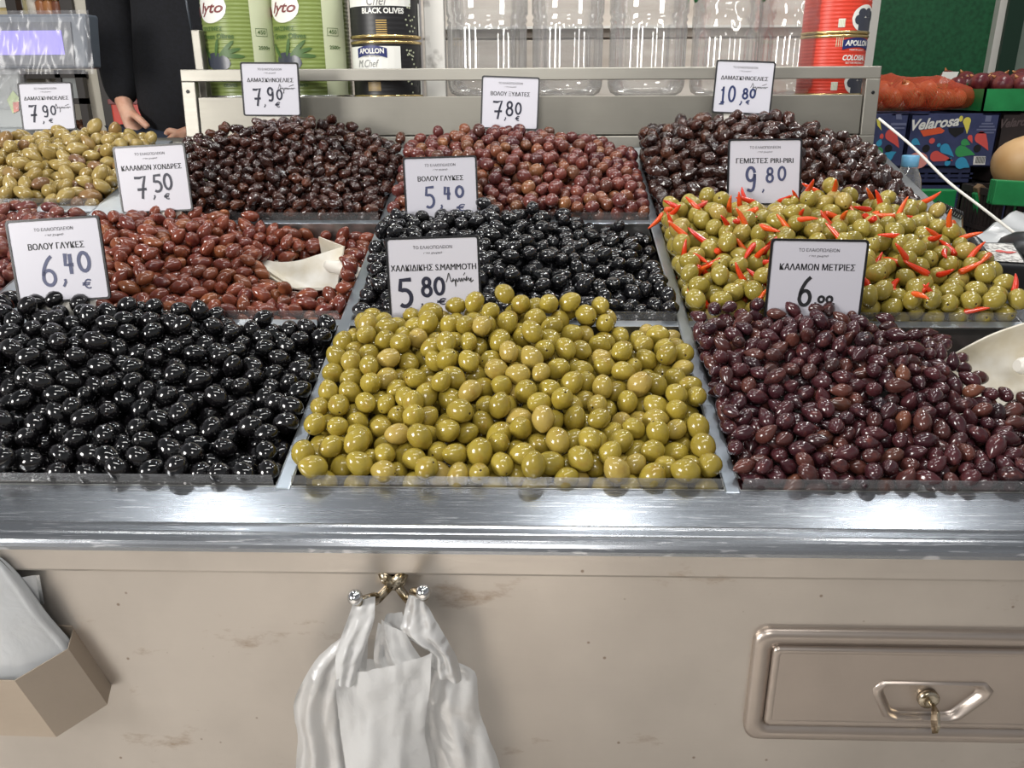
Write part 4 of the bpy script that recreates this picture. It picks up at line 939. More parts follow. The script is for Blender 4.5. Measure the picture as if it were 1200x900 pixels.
HEAP_GLOSSY = [
313,70,14,6,35,6,383,73,2,66,12,6,210,132,29,5,-10,5,279,80,15,73,-21,6,12,54,7,69,-6,6,214,77,27,27,-6,6,426,11,13,14,-13,3,28,62,20,70,7,4,427,42,13,51,23,6,178,25,15,82,-7,7,257,70,15,25,-5,5,354,81,10,52,-14,9,
263,146,23,68,-8,6,348,178,11,6,8,6,392,167,-1,81,-10,6,410,32,4,62,11,4,344,140,1,66,-9,5,306,131,10,54,27,6,233,71,15,71,-1,2,237,148,27,34,-10,7,5,231,26,35,29,4,327,164,8,82,6,5,402,85,1,40,5,5,30,215,31,18,-3,6,
181,206,28,1,-17,7,370,24,1,59,-30,3,232,182,30,18,-11,6,195,87,26,83,33,1,368,252,-4,22,7,6,370,158,4,51,-18,6,204,253,36,72,-8,5,256,244,24,66,-11,9,154,252,31,11,4,4,171,124,29,65,17,6,110,238,40,42,36,5,5,173,24,45,4,5,
335,69,12,59,17,4,420,102,6,80,-6,7,390,32,-5,27,7,3,195,178,24,66,-2,6,375,100,4,72,-10,6,97,219,37,3,2,6,419,155,1,77,-6,6,161,317,35,82,3,5,284,148,16,56,-19,3,11,12,8,2,3,3,237,116,13,74,-20,6,336,261,3,50,-7,6,
423,80,4,66,27,4,19,106,22,51,2,4,351,25,8,28,-27,2,254,95,15,73,5,5,186,227,33,76,14,4,403,12,-3,64,16,2,214,161,29,74,-22,6,169,172,28,34,10,4,390,195,0,87,6,4,290,315,15,84,-12,9,241,312,29,41,-7,7,131,227,38,54,-7,4,
423,220,-5,45,-7,4,176,102,20,76,-12,7,180,254,35,78,26,7,400,217,-1,26,-24,9,382,305,0,65,-26,2,217,233,25,3,23,5,291,292,15,44,-22,4,247,223,19,68,-9,5,341,45,10,54,19,4,253,183,17,88,-24,6,169,77,21,63,22,5,203,13,7,51,24,6,
294,178,14,19,-6,5,66,261,34,40,-24,8,423,260,-5,44,-10,2,23,134,24,26,0,3,48,18,10,51,16,6,304,200,11,4,10,5,59,217,28,76,2,7,310,282,9,76,-18,2,21,284,26,53,33,4,404,138,-9,30,37,3,57,239,32,52,34,3,250,278,24,58,-11,4,
167,237,24,15,3,2,78,230,30,10,-25,3,310,108,4,3,14,4,294,244,8,9,-5,2,314,259,3,42,15,2,183,57,11,55,-4,4,282,102,12,3,5,6,272,220,8,78,-26,2,394,240,-1,26,4,4,215,207,26,61,-1,1,389,280,-6,35,-1,1,365,123,1,4,8,5,
318,220,4,23,21,5,248,135,10,2,-23,5,194,131,14,14,-5,5,423,14,-7,45,3,3,8,151,16,5,-2,2,302,157,12,58,-24,3,180,145,22,16,-1,3,42,43,9,47,9,6,355,267,-7,60,25,1,295,221,7,26,-5,6,186,87,6,23,-6,7,176,298,30,74,-12,5,
423,132,0,28,23,2,25,242,29,75,-20,5,91,183,36,18,12,2,327,187,6,31,23,4,292,264,7,3,-10,4,364,68,-9,89,25,7,312,305,6,8,-10,7,220,147,13,40,-3,4,316,148,-1,83,-14,4,411,194,-11,14,26,3,361,304,-9,19,1,3,259,299,19,86,19,2,
248,57,-2,3,-27,5,33,83,16,79,7,5,121,211,28,46,-27,2,147,272,28,87,8,4,291,66,2,87,-29,6,64,191,28,33,15,7,215,277,27,76,42,4,338,210,2,11,13,7,240,260,11,17,13,5,229,91,8,10,16,4,382,52,-9,85,18,5,261,115,9,55,-24,4,
265,45,8,56,11,4,266,150,0,26,-4,7,221,316,15,75,-12,4,324,124,-5,43,-10,7,357,175,-9,30,0,5,103,199,29,68,-31,3,274,284,6,61,-7,5,337,303,-6,61,16,4,136,193,32,54,-16,5,221,254,22,8,12,4,171,277,31,75,8,5,369,282,-8,48,-11,4,
363,199,-5,78,-2,5,382,12,-13,75,36,4,10,103,4,41,-15,1,359,10,-8,85,19,2,195,242,19,10,1,6,44,287,19,62,-14,4,371,218,-8,74,2,5,419,305,-22,82,13,5,360,45,-3,44,-7,4,31,24,-4,79,34,6,245,80,-1,24,-2,6,140,224,19,9,8,4,
292,143,-1,7,10,2,27,263,19,20,11,6,189,34,-1,38,11,4,204,65,9,68,14,8,266,241,4,51,14,1,10,133,8,5,-13,4,271,168,14,62,-24,5,214,98,-6,26,-6,2,13,80,1,85,-20,6,408,74,-18,86,-10,7,308,31,6,2,25,5,265,264,13,55,-18,5,
327,283,-3,78,-16,5,394,106,-5,89,13,1,202,220,12,77,14,6,28,303,15,32,36,3,403,265,-10,38,-5,5,231,170,11,15,-24,9,285,107,-9,89,-9,4,197,313,15,40,-16,6,321,47,-2,30,18,4,322,12,12,78,0,5,74,299,8,72,16,7,324,68,-8,34,25,4,
383,132,-9,51,4,5,421,92,-19,84,19,2,241,305,7,45,12,3,211,98,18,39,37,4,173,189,13,43,6,7,363,90,-12,82,16,6,45,202,21,23,-25,3,29,51,-9,53,-6,4,5,270,15,55,-35,6,227,63,-3,2,-30,2,290,45,8,9,2,5,335,157,-14,80,15,7,
250,159,10,32,13,2,21,219,10,71,-2,9,405,161,-17,46,-9,4,213,120,11,36,1,4,342,189,-10,25,-10,2,94,247,27,55,40,5,389,183,-17,87,4,7,389,89,-15,14,-19,5,7,297,11,54,-2,6,277,127,2,53,1,3,314,197,-8,16,12,5,284,167,-3,57,-6,5,
133,267,13,46,0,3,27,120,9,21,23,2,276,257,-6,48,13,3,156,191,26,45,-4,3,298,124,-13,55,19,3,9,184,7,36,1,2,200,264,17,88,5,3,254,203,8,11,28,8,230,280,9,28,-6,6,50,256,19,61,9,4,127,250,27,4,8,6,311,87,-2,84,14,4,
378,237,-18,29,15,5,201,155,13,40,-19,2,383,259,-21,89,4,6,277,91,-20,79,-1,3,282,235,-8,67,-30,3,296,13,15,19,4,4,266,93,-3,45,1,1,41,233,17,35,7,5,11,33,-3,33,-10,3,10,243,9,82,1,3,142,276,-4,31,17,3,14,96,-16,79,2,5,
377,162,-18,9,-7,2,245,104,-2,17,0,2,11,62,-17,48,14,5,108,259,14,54,6,6,193,110,8,73,4,3,337,96,-4,20,22,5,423,281,-21,42,-31,5,29,78,-16,24,-11,5,309,172,-5,46,16,9,273,189,5,69,13,5,366,36,-20,22,-5,3,423,56,-6,40,-5,6,
27,189,18,63,11,6,185,283,15,21,15,5,385,280,-27,2,-28,3,419,230,-24,6,-9,5,343,249,-15,10,25,6,303,57,-41,78,-18,5,181,214,-6,1,1,4,154,298,-4,51,18,3,182,165,11,29,-9,6,275,284,-16,77,-16,7,408,40,-16,72,3,6,343,281,-17,22,27,5,
214,297,19,77,18,4,170,64,-5,50,18,4,421,253,-25,27,-5,5,169,42,1,21,25,4,235,204,19,56,9,5,83,210,21,51,-6,4,319,102,-15,27,14,0,135,303,9,4,4,4,422,208,-21,72,-13,2,322,264,-16,15,5,5,361,144,-11,44,-2,4,105,219,16,32,14,6,
268,20,8,44,16,4,165,249,-3,65,-10,6,230,144,-6,80,-12,4,200,177,2,39,16,4,343,136,-20,4,-15,4,342,229,-8,0,18,4,42,103,20,53,10,3,179,227,11,53,-21,5,342,174,-26,65,11,4,368,57,-33,51,6,7,171,86,-12,31,12,3,159,107,-6,68,-1,5,
387,35,-26,42,3,7,223,82,-13,18,19,1,380,106,-23,46,38,5,416,114,-15,78,18,9,225,116,-28,79,1,4,165,275,-3,74,-8,5,399,57,-28,9,-20,3,166,261,14,8,3,4,154,285,13,65,-1,4,383,74,-28,61,-11,2,31,99,2,75,12,4,364,123,-21,87,-8,5,
313,28,-19,82,-11,4,71,247,16,41,3,5,199,197,15,1,9,0,286,204,-7,75,11,7,276,51,-9,80,-1,5,
]
HEAP_STUFFED = [
395,10,27,89,-14,6,407,67,36,43,6,6,368,14,24,45,-4,5,46,57,39,49,18,5,420,16,4,47,-8,6,8,14,25,59,7,5,289,9,27,36,-32,4,405,128,41,85,-3,6,8,150,41,36,27,7,86,26,32,52,7,5,255,57,42,61,-12,4,425,47,32,1,1,5,231,10,33,59,33,6,
69,133,52,34,10,7,341,14,20,29,-7,4,268,14,13,82,-15,4,315,10,26,21,-3,3,373,102,32,69,-25,4,328,119,49,85,-8,6,48,144,36,69,20,6,355,43,21,74,-8,6,427,11,28,55,20,3,256,25,33,27,19,3,95,160,53,26,30,5,304,37,29,47,11,6,
77,84,40,17,-8,4,8,72,34,25,11,3,149,187,60,69,8,5,16,42,30,8,2,6,308,90,45,27,-16,5,358,13,1,62,-26,3,320,176,49,51,0,8,392,14,1,38,-9,3,104,101,34,44,-36,5,326,13,-2,76,-13,3,109,123,48,23,-14,5,405,180,45,7,-29,5,
270,260,62,43,6,6,300,64,32,87,17,3,116,145,60,52,-32,5,48,221,48,48,10,6,60,28,28,5,-4,4,70,217,62,72,9,3,271,174,55,57,10,4,353,85,23,37,-17,5,41,10,26,83,-4,4,8,187,46,57,2,7,11,97,39,86,4,4,175,176,61,53,-25,4,
319,143,45,73,25,3,36,169,38,1,8,6,386,41,25,75,0,3,426,279,38,12,22,3,264,313,66,41,8,5,396,208,42,70,-14,4,242,20,10,48,3,6,63,199,45,33,8,4,342,193,49,77,-9,6,219,266,62,26,-5,5,109,190,61,38,7,4,244,269,54,3,20,5,
174,198,69,78,-16,2,198,164,55,61,-7,4,72,313,48,40,22,7,100,43,44,69,-18,1,350,115,34,43,-9,5,92,295,49,28,-16,9,22,263,46,19,-19,3,297,157,40,12,-2,6,404,99,30,52,26,4,365,154,38,34,-29,6,365,182,39,45,13,7,153,140,56,16,12,3,
276,221,49,57,13,4,303,20,7,39,30,2,330,248,49,59,22,6,224,163,50,4,0,3,426,114,32,46,-29,8,293,183,46,67,-11,4,135,210,56,27,0,4,370,214,45,83,-18,6,330,98,32,62,-3,5,374,260,43,6,-1,4,248,244,51,88,1,3,39,48,14,89,-2,5,
372,129,36,41,-20,3,384,85,16,2,18,5,276,137,43,34,-36,3,26,128,33,35,-11,6,273,79,36,29,18,4,86,119,37,77,1,3,43,278,49,72,10,5,7,247,35,38,-40,3,283,32,18,73,18,2,242,183,48,47,18,6,11,295,43,68,14,2,359,315,44,90,-14,5,
325,62,24,25,12,4,343,293,42,12,17,5,43,247,45,49,-38,3,88,200,48,60,-22,5,299,315,50,69,13,3,192,215,62,78,-5,6,77,178,45,39,38,2,235,134,54,82,13,1,426,85,30,40,20,5,63,71,23,8,-4,6,283,14,-9,14,19,6,325,216,41,7,34,4,
219,199,48,51,3,3,405,298,33,88,-31,5,308,260,39,43,-29,6,369,64,17,61,-8,5,196,135,51,33,11,6,251,209,47,45,-30,5,52,91,34,36,-24,3,134,250,50,59,29,6,74,48,23,28,35,3,159,221,58,68,-10,4,411,158,35,28,31,0,33,224,27,66,10,6,
106,259,47,59,-25,5,252,152,46,12,6,7,298,208,47,22,23,3,63,114,30,59,-7,3,112,233,53,73,-9,5,410,30,24,78,11,1,247,82,45,6,-7,6,225,231,47,56,6,3,386,284,41,45,15,4,388,166,34,75,26,3,90,69,25,25,0,4,12,60,12,16,6,7,
12,30,8,76,6,2,35,104,19,37,-27,5,351,232,40,54,29,2,37,72,22,56,-9,1,68,252,50,59,-20,5,335,315,29,25,38,4,194,191,50,80,20,6,286,100,29,77,-14,4,265,286,54,64,39,6,289,278,41,34,-14,6,9,113,20,63,3,5,7,141,15,58,-27,4,
16,212,42,80,-6,3,7,226,21,28,-35,4,339,157,40,59,13,3,165,245,51,74,6,6,7,197,19,21,26,4,129,174,49,80,-1,6,328,36,17,30,-16,5,83,231,46,79,-31,5,423,199,33,1,-15,7,87,46,-3,13,-32,5,369,297,29,84,16,2,390,118,21,86,0,4,
318,172,24,25,-17,4,43,313,38,34,16,6,247,306,47,48,22,3,14,107,-4,63,3,5,193,314,28,27,-37,7,10,171,24,19,1,7,226,291,52,57,35,6,134,150,43,13,19,3,263,117,37,60,2,3,157,164,47,28,27,5,9,296,19,14,-10,6,45,127,16,58,7,1,
138,314,28,52,24,6,311,119,26,42,-8,5,108,156,28,4,12,8,374,32,5,77,9,3,415,77,7,85,-1,5,282,66,16,1,-5,4,118,130,23,17,-4,8,278,246,40,70,1,6,137,119,38,27,-15,7,348,38,-3,73,-11,4,320,145,20,52,11,4,67,29,3,4,5,5,
405,266,27,54,-4,7,58,179,26,59,2,7,14,301,-6,24,1,4,182,157,37,5,-12,5,306,22,-17,58,15,3,109,14,26,27,19,6,85,12,9,62,-38,1,102,28,2,23,-18,2,425,227,31,77,8,7,343,65,6,31,5,7,10,271,25,6,-8,6,295,109,7,6,2,5,98,44,20,55,-5,2,
262,83,14,42,-7,0,85,96,19,71,13,4,387,190,28,74,-10,3,15,151,-22,9,-16,5,127,90,29,74,25,4,36,14,3,50,-4,3,397,234,35,42,-10,2,422,100,10,84,-2,5,269,196,38,21,-5,5,74,154,34,79,-9,7,16,87,16,77,-29,3,395,39,-26,21,-18,3,
311,85,19,70,16,6,22,48,-10,14,-21,7,261,46,20,13,22,5,55,208,24,22,15,5,303,49,-21,15,-9,9,255,16,-15,68,12,5,375,14,-18,57,7,5,385,106,0,88,16,6,306,297,31,63,8,1,237,56,23,51,15,5,292,147,17,4,1,3,284,125,23,5,-1,3,
64,238,25,87,16,7,13,241,-20,87,40,6,277,41,-5,4,-7,3,360,109,9,38,20,6,402,38,0,66,16,4,219,301,28,58,29,4,394,143,22,19,2,3,16,57,-33,10,-2,5,203,205,30,2,-1,3,256,260,34,23,-1,3,168,198,44,14,0,4,408,18,-20,22,-28,6,
13,79,-9,43,-15,5,116,67,29,61,29,6,13,180,-23,45,-8,5,14,212,-23,63,0,5,322,37,-7,2,-20,3,179,291,34,15,-4,5,245,284,32,34,-6,6,372,136,10,41,-1,4,147,269,37,22,12,4,364,83,-2,65,16,4,113,283,38,61,-28,4,420,139,23,14,37,4,
365,274,25,70,18,3,289,205,21,56,17,5,15,212,1,2,-9,4,28,152,22,83,4,2,300,47,6,52,0,6,316,87,-14,44,16,5,40,66,-3,70,22,5,13,256,4,23,-27,6,30,253,24,14,1,3,395,61,13,28,17,3,182,265,40,20,-7,4,348,256,30,20,16,6,
35,285,26,38,10,3,95,155,1,74,7,5,261,63,1,70,0,3,101,179,39,22,7,4,80,202,21,9,-22,4,325,114,-9,61,13,5,48,160,9,60,10,4,404,60,-14,14,34,3,112,206,43,33,11,4,202,226,41,59,-11,4,352,35,-27,70,-5,5,32,191,24,70,-16,5,
277,75,-14,8,4,4,333,93,6,66,12,5,140,149,20,66,-7,3,420,40,-18,78,-9,2,58,84,2,10,1,3,123,178,25,49,13,3,166,117,51,39,4,4,14,268,-23,74,-17,4,65,138,15,51,0,1,401,128,1,37,17,5,150,215,35,48,-17,5,285,174,24,83,6,4,
84,174,20,59,5,4,228,27,-10,27,-23,4,342,14,-19,59,9,3,214,13,5,80,-14,3,72,279,39,74,-5,4,17,315,33,90,10,2,426,295,18,84,-23,5,185,221,16,75,-10,6,247,311,24,51,10,4,148,186,29,89,-7,5,108,14,-17,65,-24,5,14,164,0,14,3,4,
249,41,-4,10,22,4,153,293,31,71,21,2,372,216,19,16,3,5,
]
LOOSE_CHILLIES = [
232,51,38,57,3,4,111,49,32,54,24,4,286,197,54,59,-21,4,94,141,37,69,17,4,228,213,52,71,15,4,34,88,27,3,-16,4,218,126,51,45,10,4,98,56,34,82,16,4,306,243,43,80,-16,4,66,133,33,15,-16,4,293,230,48,41,-15,4,130,135,48,17,23,4,
368,237,44,69,1,4,57,291,45,52,-12,4,30,35,1,70,18,4,386,140,42,50,8,4,100,215,51,47,-15,4,16,278,41,10,-2,4,396,84,36,4,9,4,270,97,33,4,32,4,383,149,33,2,22,4,248,226,52,3,-8,4,279,54,29,35,4,4,313,70,42,76,7,4,59,267,52,16,1,4,
296,113,35,64,3,4,113,218,61,88,-10,4,322,232,48,86,-3,4,412,215,40,58,-21,4,
]
HEAP_WRINKLED = [
138,28,38,7,0,9,224,9,34,27,9,8,242,123,63,33,-7,9,194,9,24,25,-4,6,237,212,88,86,-3,9,265,7,25,88,-7,6,90,127,47,32,2,9,133,73,50,76,12,7,420,10,15,90,1,5,310,10,9,82,-18,7,202,206,81,21,10,8,224,108,60,14,-28,8,169,25,30,81,16,8,
283,10,8,1,5,5,153,117,57,24,-2,6,280,76,44,78,-4,8,169,6,25,10,-5,3,185,225,87,31,1,9,245,68,49,70,5,6,219,42,38,12,9,7,360,6,25,84,1,3,299,9,24,18,6,3,414,40,20,6,5,6,384,150,47,49,20,8,113,170,69,2,-9,5,310,117,39,13,14,5,
158,82,50,40,17,5,243,16,24,7,4,5,204,58,49,82,15,3,392,45,22,21,9,4,169,179,74,14,-7,5,335,316,59,75,2,9,328,153,56,63,6,7,266,159,72,35,6,6,430,143,28,45,21,6,195,47,37,65,-14,9,180,123,54,67,1,9,412,185,36,78,-22,9,
265,269,76,16,13,6,112,138,46,30,13,6,353,129,32,81,-6,5,429,314,36,42,19,9,213,80,43,77,-17,9,332,123,40,15,12,4,180,56,48,34,-17,5,307,187,63,49,15,6,283,190,75,66,11,6,192,161,72,80,-12,4,381,12,19,63,6,4,106,62,34,77,30,7,
290,45,35,84,-9,2,254,86,46,79,26,9,315,27,24,25,24,8,356,71,30,51,0,6,149,186,75,16,-19,6,328,9,24,60,-3,4,133,10,25,43,1,4,380,86,25,89,18,1,357,11,7,71,-7,5,392,131,34,7,-13,3,160,205,80,13,20,7,415,130,32,59,-13,8,
248,10,7,54,-27,3,302,60,42,51,-4,6,216,146,64,70,1,8,297,313,74,62,-21,9,400,118,24,4,-7,7,140,178,61,16,-9,2,430,84,18,45,-15,6,329,198,57,69,31,5,151,13,29,43,-8,5,128,184,74,25,-6,2,109,86,45,41,-19,6,208,172,70,47,28,6,
335,9,4,32,37,1,221,185,62,37,17,5,392,23,12,52,18,2,286,20,26,26,1,3,264,46,31,34,-1,8,280,173,62,69,10,8,262,24,31,87,16,2,405,12,1,28,9,5,273,95,50,29,-15,6,53,196,56,64,-22,7,231,15,8,37,4,6,223,202,76,63,-8,6,247,208,71,6,1,7,
283,283,70,81,-37,7,190,25,35,55,-12,5,110,156,58,43,-23,4,316,57,30,35,28,2,337,60,25,11,-9,6,356,295,50,90,6,3,149,11,10,9,6,9,395,99,22,82,-3,5,123,269,70,17,-2,5,212,11,14,13,23,7,409,63,21,12,7,8,172,43,36,83,-14,5,
242,189,69,76,-8,4,128,164,54,47,-21,7,181,10,9,10,6,3,195,88,52,73,-9,3,425,270,30,86,-14,8,261,124,51,87,-41,4,373,49,19,40,-1,7,342,94,35,63,-14,3,401,150,37,67,-12,6,94,164,60,30,1,2,246,279,80,18,1,4,135,116,47,27,2,7,
352,45,22,4,-23,4,314,215,63,3,9,7,387,240,39,14,2,4,370,139,32,88,-34,4,427,27,13,10,-22,3,349,210,50,23,-22,1,375,21,3,36,-7,5,277,153,56,83,-29,8,343,149,42,4,4,0,276,133,56,64,-17,1,373,249,48,35,-24,3,181,208,70,88,7,8,
139,51,39,51,-6,8,243,154,65,72,-18,6,263,67,39,50,-20,3,184,144,55,27,30,4,305,152,50,18,-10,2,103,256,73,29,-17,3,316,87,30,62,-38,4,322,270,61,32,-34,1,78,223,57,87,-2,8,27,313,39,25,10,4,70,171,49,20,-23,0,294,223,65,27,-13,6,
221,243,87,14,41,6,306,134,46,21,1,1,343,165,46,17,-10,2,258,141,59,87,-15,5,114,15,36,4,-12,8,342,20,19,82,-6,4,335,78,27,89,15,5,158,62,36,62,12,4,231,91,46,36,22,6,292,102,43,79,-10,0,423,12,-5,29,21,6,287,251,66,23,-16,4,
244,240,82,6,1,3,160,178,58,55,-8,3,266,21,12,14,10,5,293,119,47,70,-14,1,202,120,52,50,3,4,239,62,33,81,15,0,372,102,28,17,-11,2,383,200,40,47,5,8,331,40,20,78,-4,3,207,100,45,2,22,6,310,241,68,62,-19,3,406,233,36,28,-13,7,
174,102,50,50,4,2,309,316,56,80,-19,9,274,227,73,50,-5,8,356,262,45,51,-7,9,426,234,22,86,10,7,364,315,49,41,3,4,321,148,38,42,5,7,65,285,55,19,-18,4,322,248,54,70,6,6,103,235,71,79,-4,0,208,229,80,64,8,7,246,46,31,26,-28,0,
161,287,76,5,-17,4,364,202,41,30,2,6,364,25,19,48,-33,6,338,266,53,19,15,5,377,121,28,66,-6,1,72,193,54,56,1,3,289,190,55,49,12,5,429,183,24,60,-3,6,362,238,38,37,-18,7,299,170,49,8,34,8,122,71,36,72,10,2,432,202,27,87,41,0,
145,157,52,37,6,2,199,156,54,67,38,4,175,77,43,34,14,8,112,201,72,12,-16,1,345,229,50,90,7,2,343,247,51,79,-26,4,359,113,22,25,-4,5,301,46,18,54,3,9,322,109,27,38,-13,7,5,306,31,35,25,9,391,282,39,55,-20,9,363,81,15,77,-25,4,
389,260,38,10,28,7,419,252,29,64,-11,2,410,302,27,88,6,6,225,29,23,1,13,9,144,81,35,52,3,5,431,105,15,83,30,0,258,15,-8,31,5,3,65,156,40,32,-38,6,204,32,26,47,-6,2,411,211,34,22,-24,7,252,238,65,17,4,7,429,123,13,25,-13,5,
176,168,59,37,7,2,372,162,38,9,-10,3,300,296,59,59,-5,9,323,28,6,10,16,5,231,51,22,46,-13,6,278,37,20,57,-38,7,424,71,4,40,-13,9,302,68,24,12,-15,0,330,179,49,19,-15,9,412,104,11,44,-5,8,368,180,42,31,-4,3,407,282,28,37,-16,1,
288,27,-6,41,-21,8,244,78,31,82,22,3,96,154,45,56,-8,3,373,273,45,47,-20,6,197,12,-5,74,3,8,29,13,8,46,-6,4,378,314,39,27,-1,0,389,177,33,88,-9,9,169,227,73,49,-13,6,289,140,45,47,0,3,409,167,27,4,4,5,320,12,-9,64,6,6,
430,272,11,47,-14,3,217,63,32,23,5,8,94,96,36,18,2,2,88,304,60,34,32,7,241,112,44,31,5,5,275,129,39,48,-10,4,348,186,38,58,-16,1,229,29,-15,12,3,6,374,46,-15,64,4,3,282,61,28,24,22,5,427,47,8,38,10,2,56,250,47,68,12,6,
355,151,29,37,7,6,244,134,44,85,9,3,428,148,10,2,-1,2,198,24,11,3,7,2,151,100,45,18,3,5,254,308,71,37,4,8,360,32,-8,58,-8,8,124,193,59,19,8,6,102,22,7,70,-7,2,231,259,81,44,-23,3,412,130,9,40,12,5,272,78,26,27,13,2,
295,85,35,30,24,3,327,301,47,80,11,8,273,206,65,67,9,3,139,191,46,31,6,8,135,212,69,6,12,9,387,56,6,2,10,7,65,265,51,50,-14,0,222,128,53,10,4,7,229,228,73,49,-6,6,297,100,26,14,22,3,62,212,50,68,17,4,338,26,-7,22,-1,7,
425,100,-2,42,-3,1,118,10,15,30,-28,4,394,316,29,28,-14,5,405,82,17,23,12,3,150,52,22,74,5,5,310,199,48,1,-2,6,195,70,37,60,23,8,339,204,37,67,-28,0,390,37,1,57,27,3,132,26,3,75,-28,6,424,216,-5,40,5,4,313,183,40,13,-7,0,
354,173,29,15,13,0,245,255,69,22,-11,4,303,269,62,56,-6,5,152,256,69,50,13,4,58,11,11,90,-5,9,153,179,39,80,-15,2,259,106,42,26,13,4,425,215,14,82,4,8,395,208,27,66,15,1,110,177,52,83,20,5,131,143,44,53,-1,7,24,265,38,32,6,5,
175,20,-7,0,-16,2,298,24,11,33,-19,0,114,30,24,37,14,6,300,9,-10,86,16,1,277,11,-12,66,25,4,71,117,48,64,12,3,156,156,38,39,13,7,350,12,-11,17,-4,6,128,249,62,38,-24,2,
]
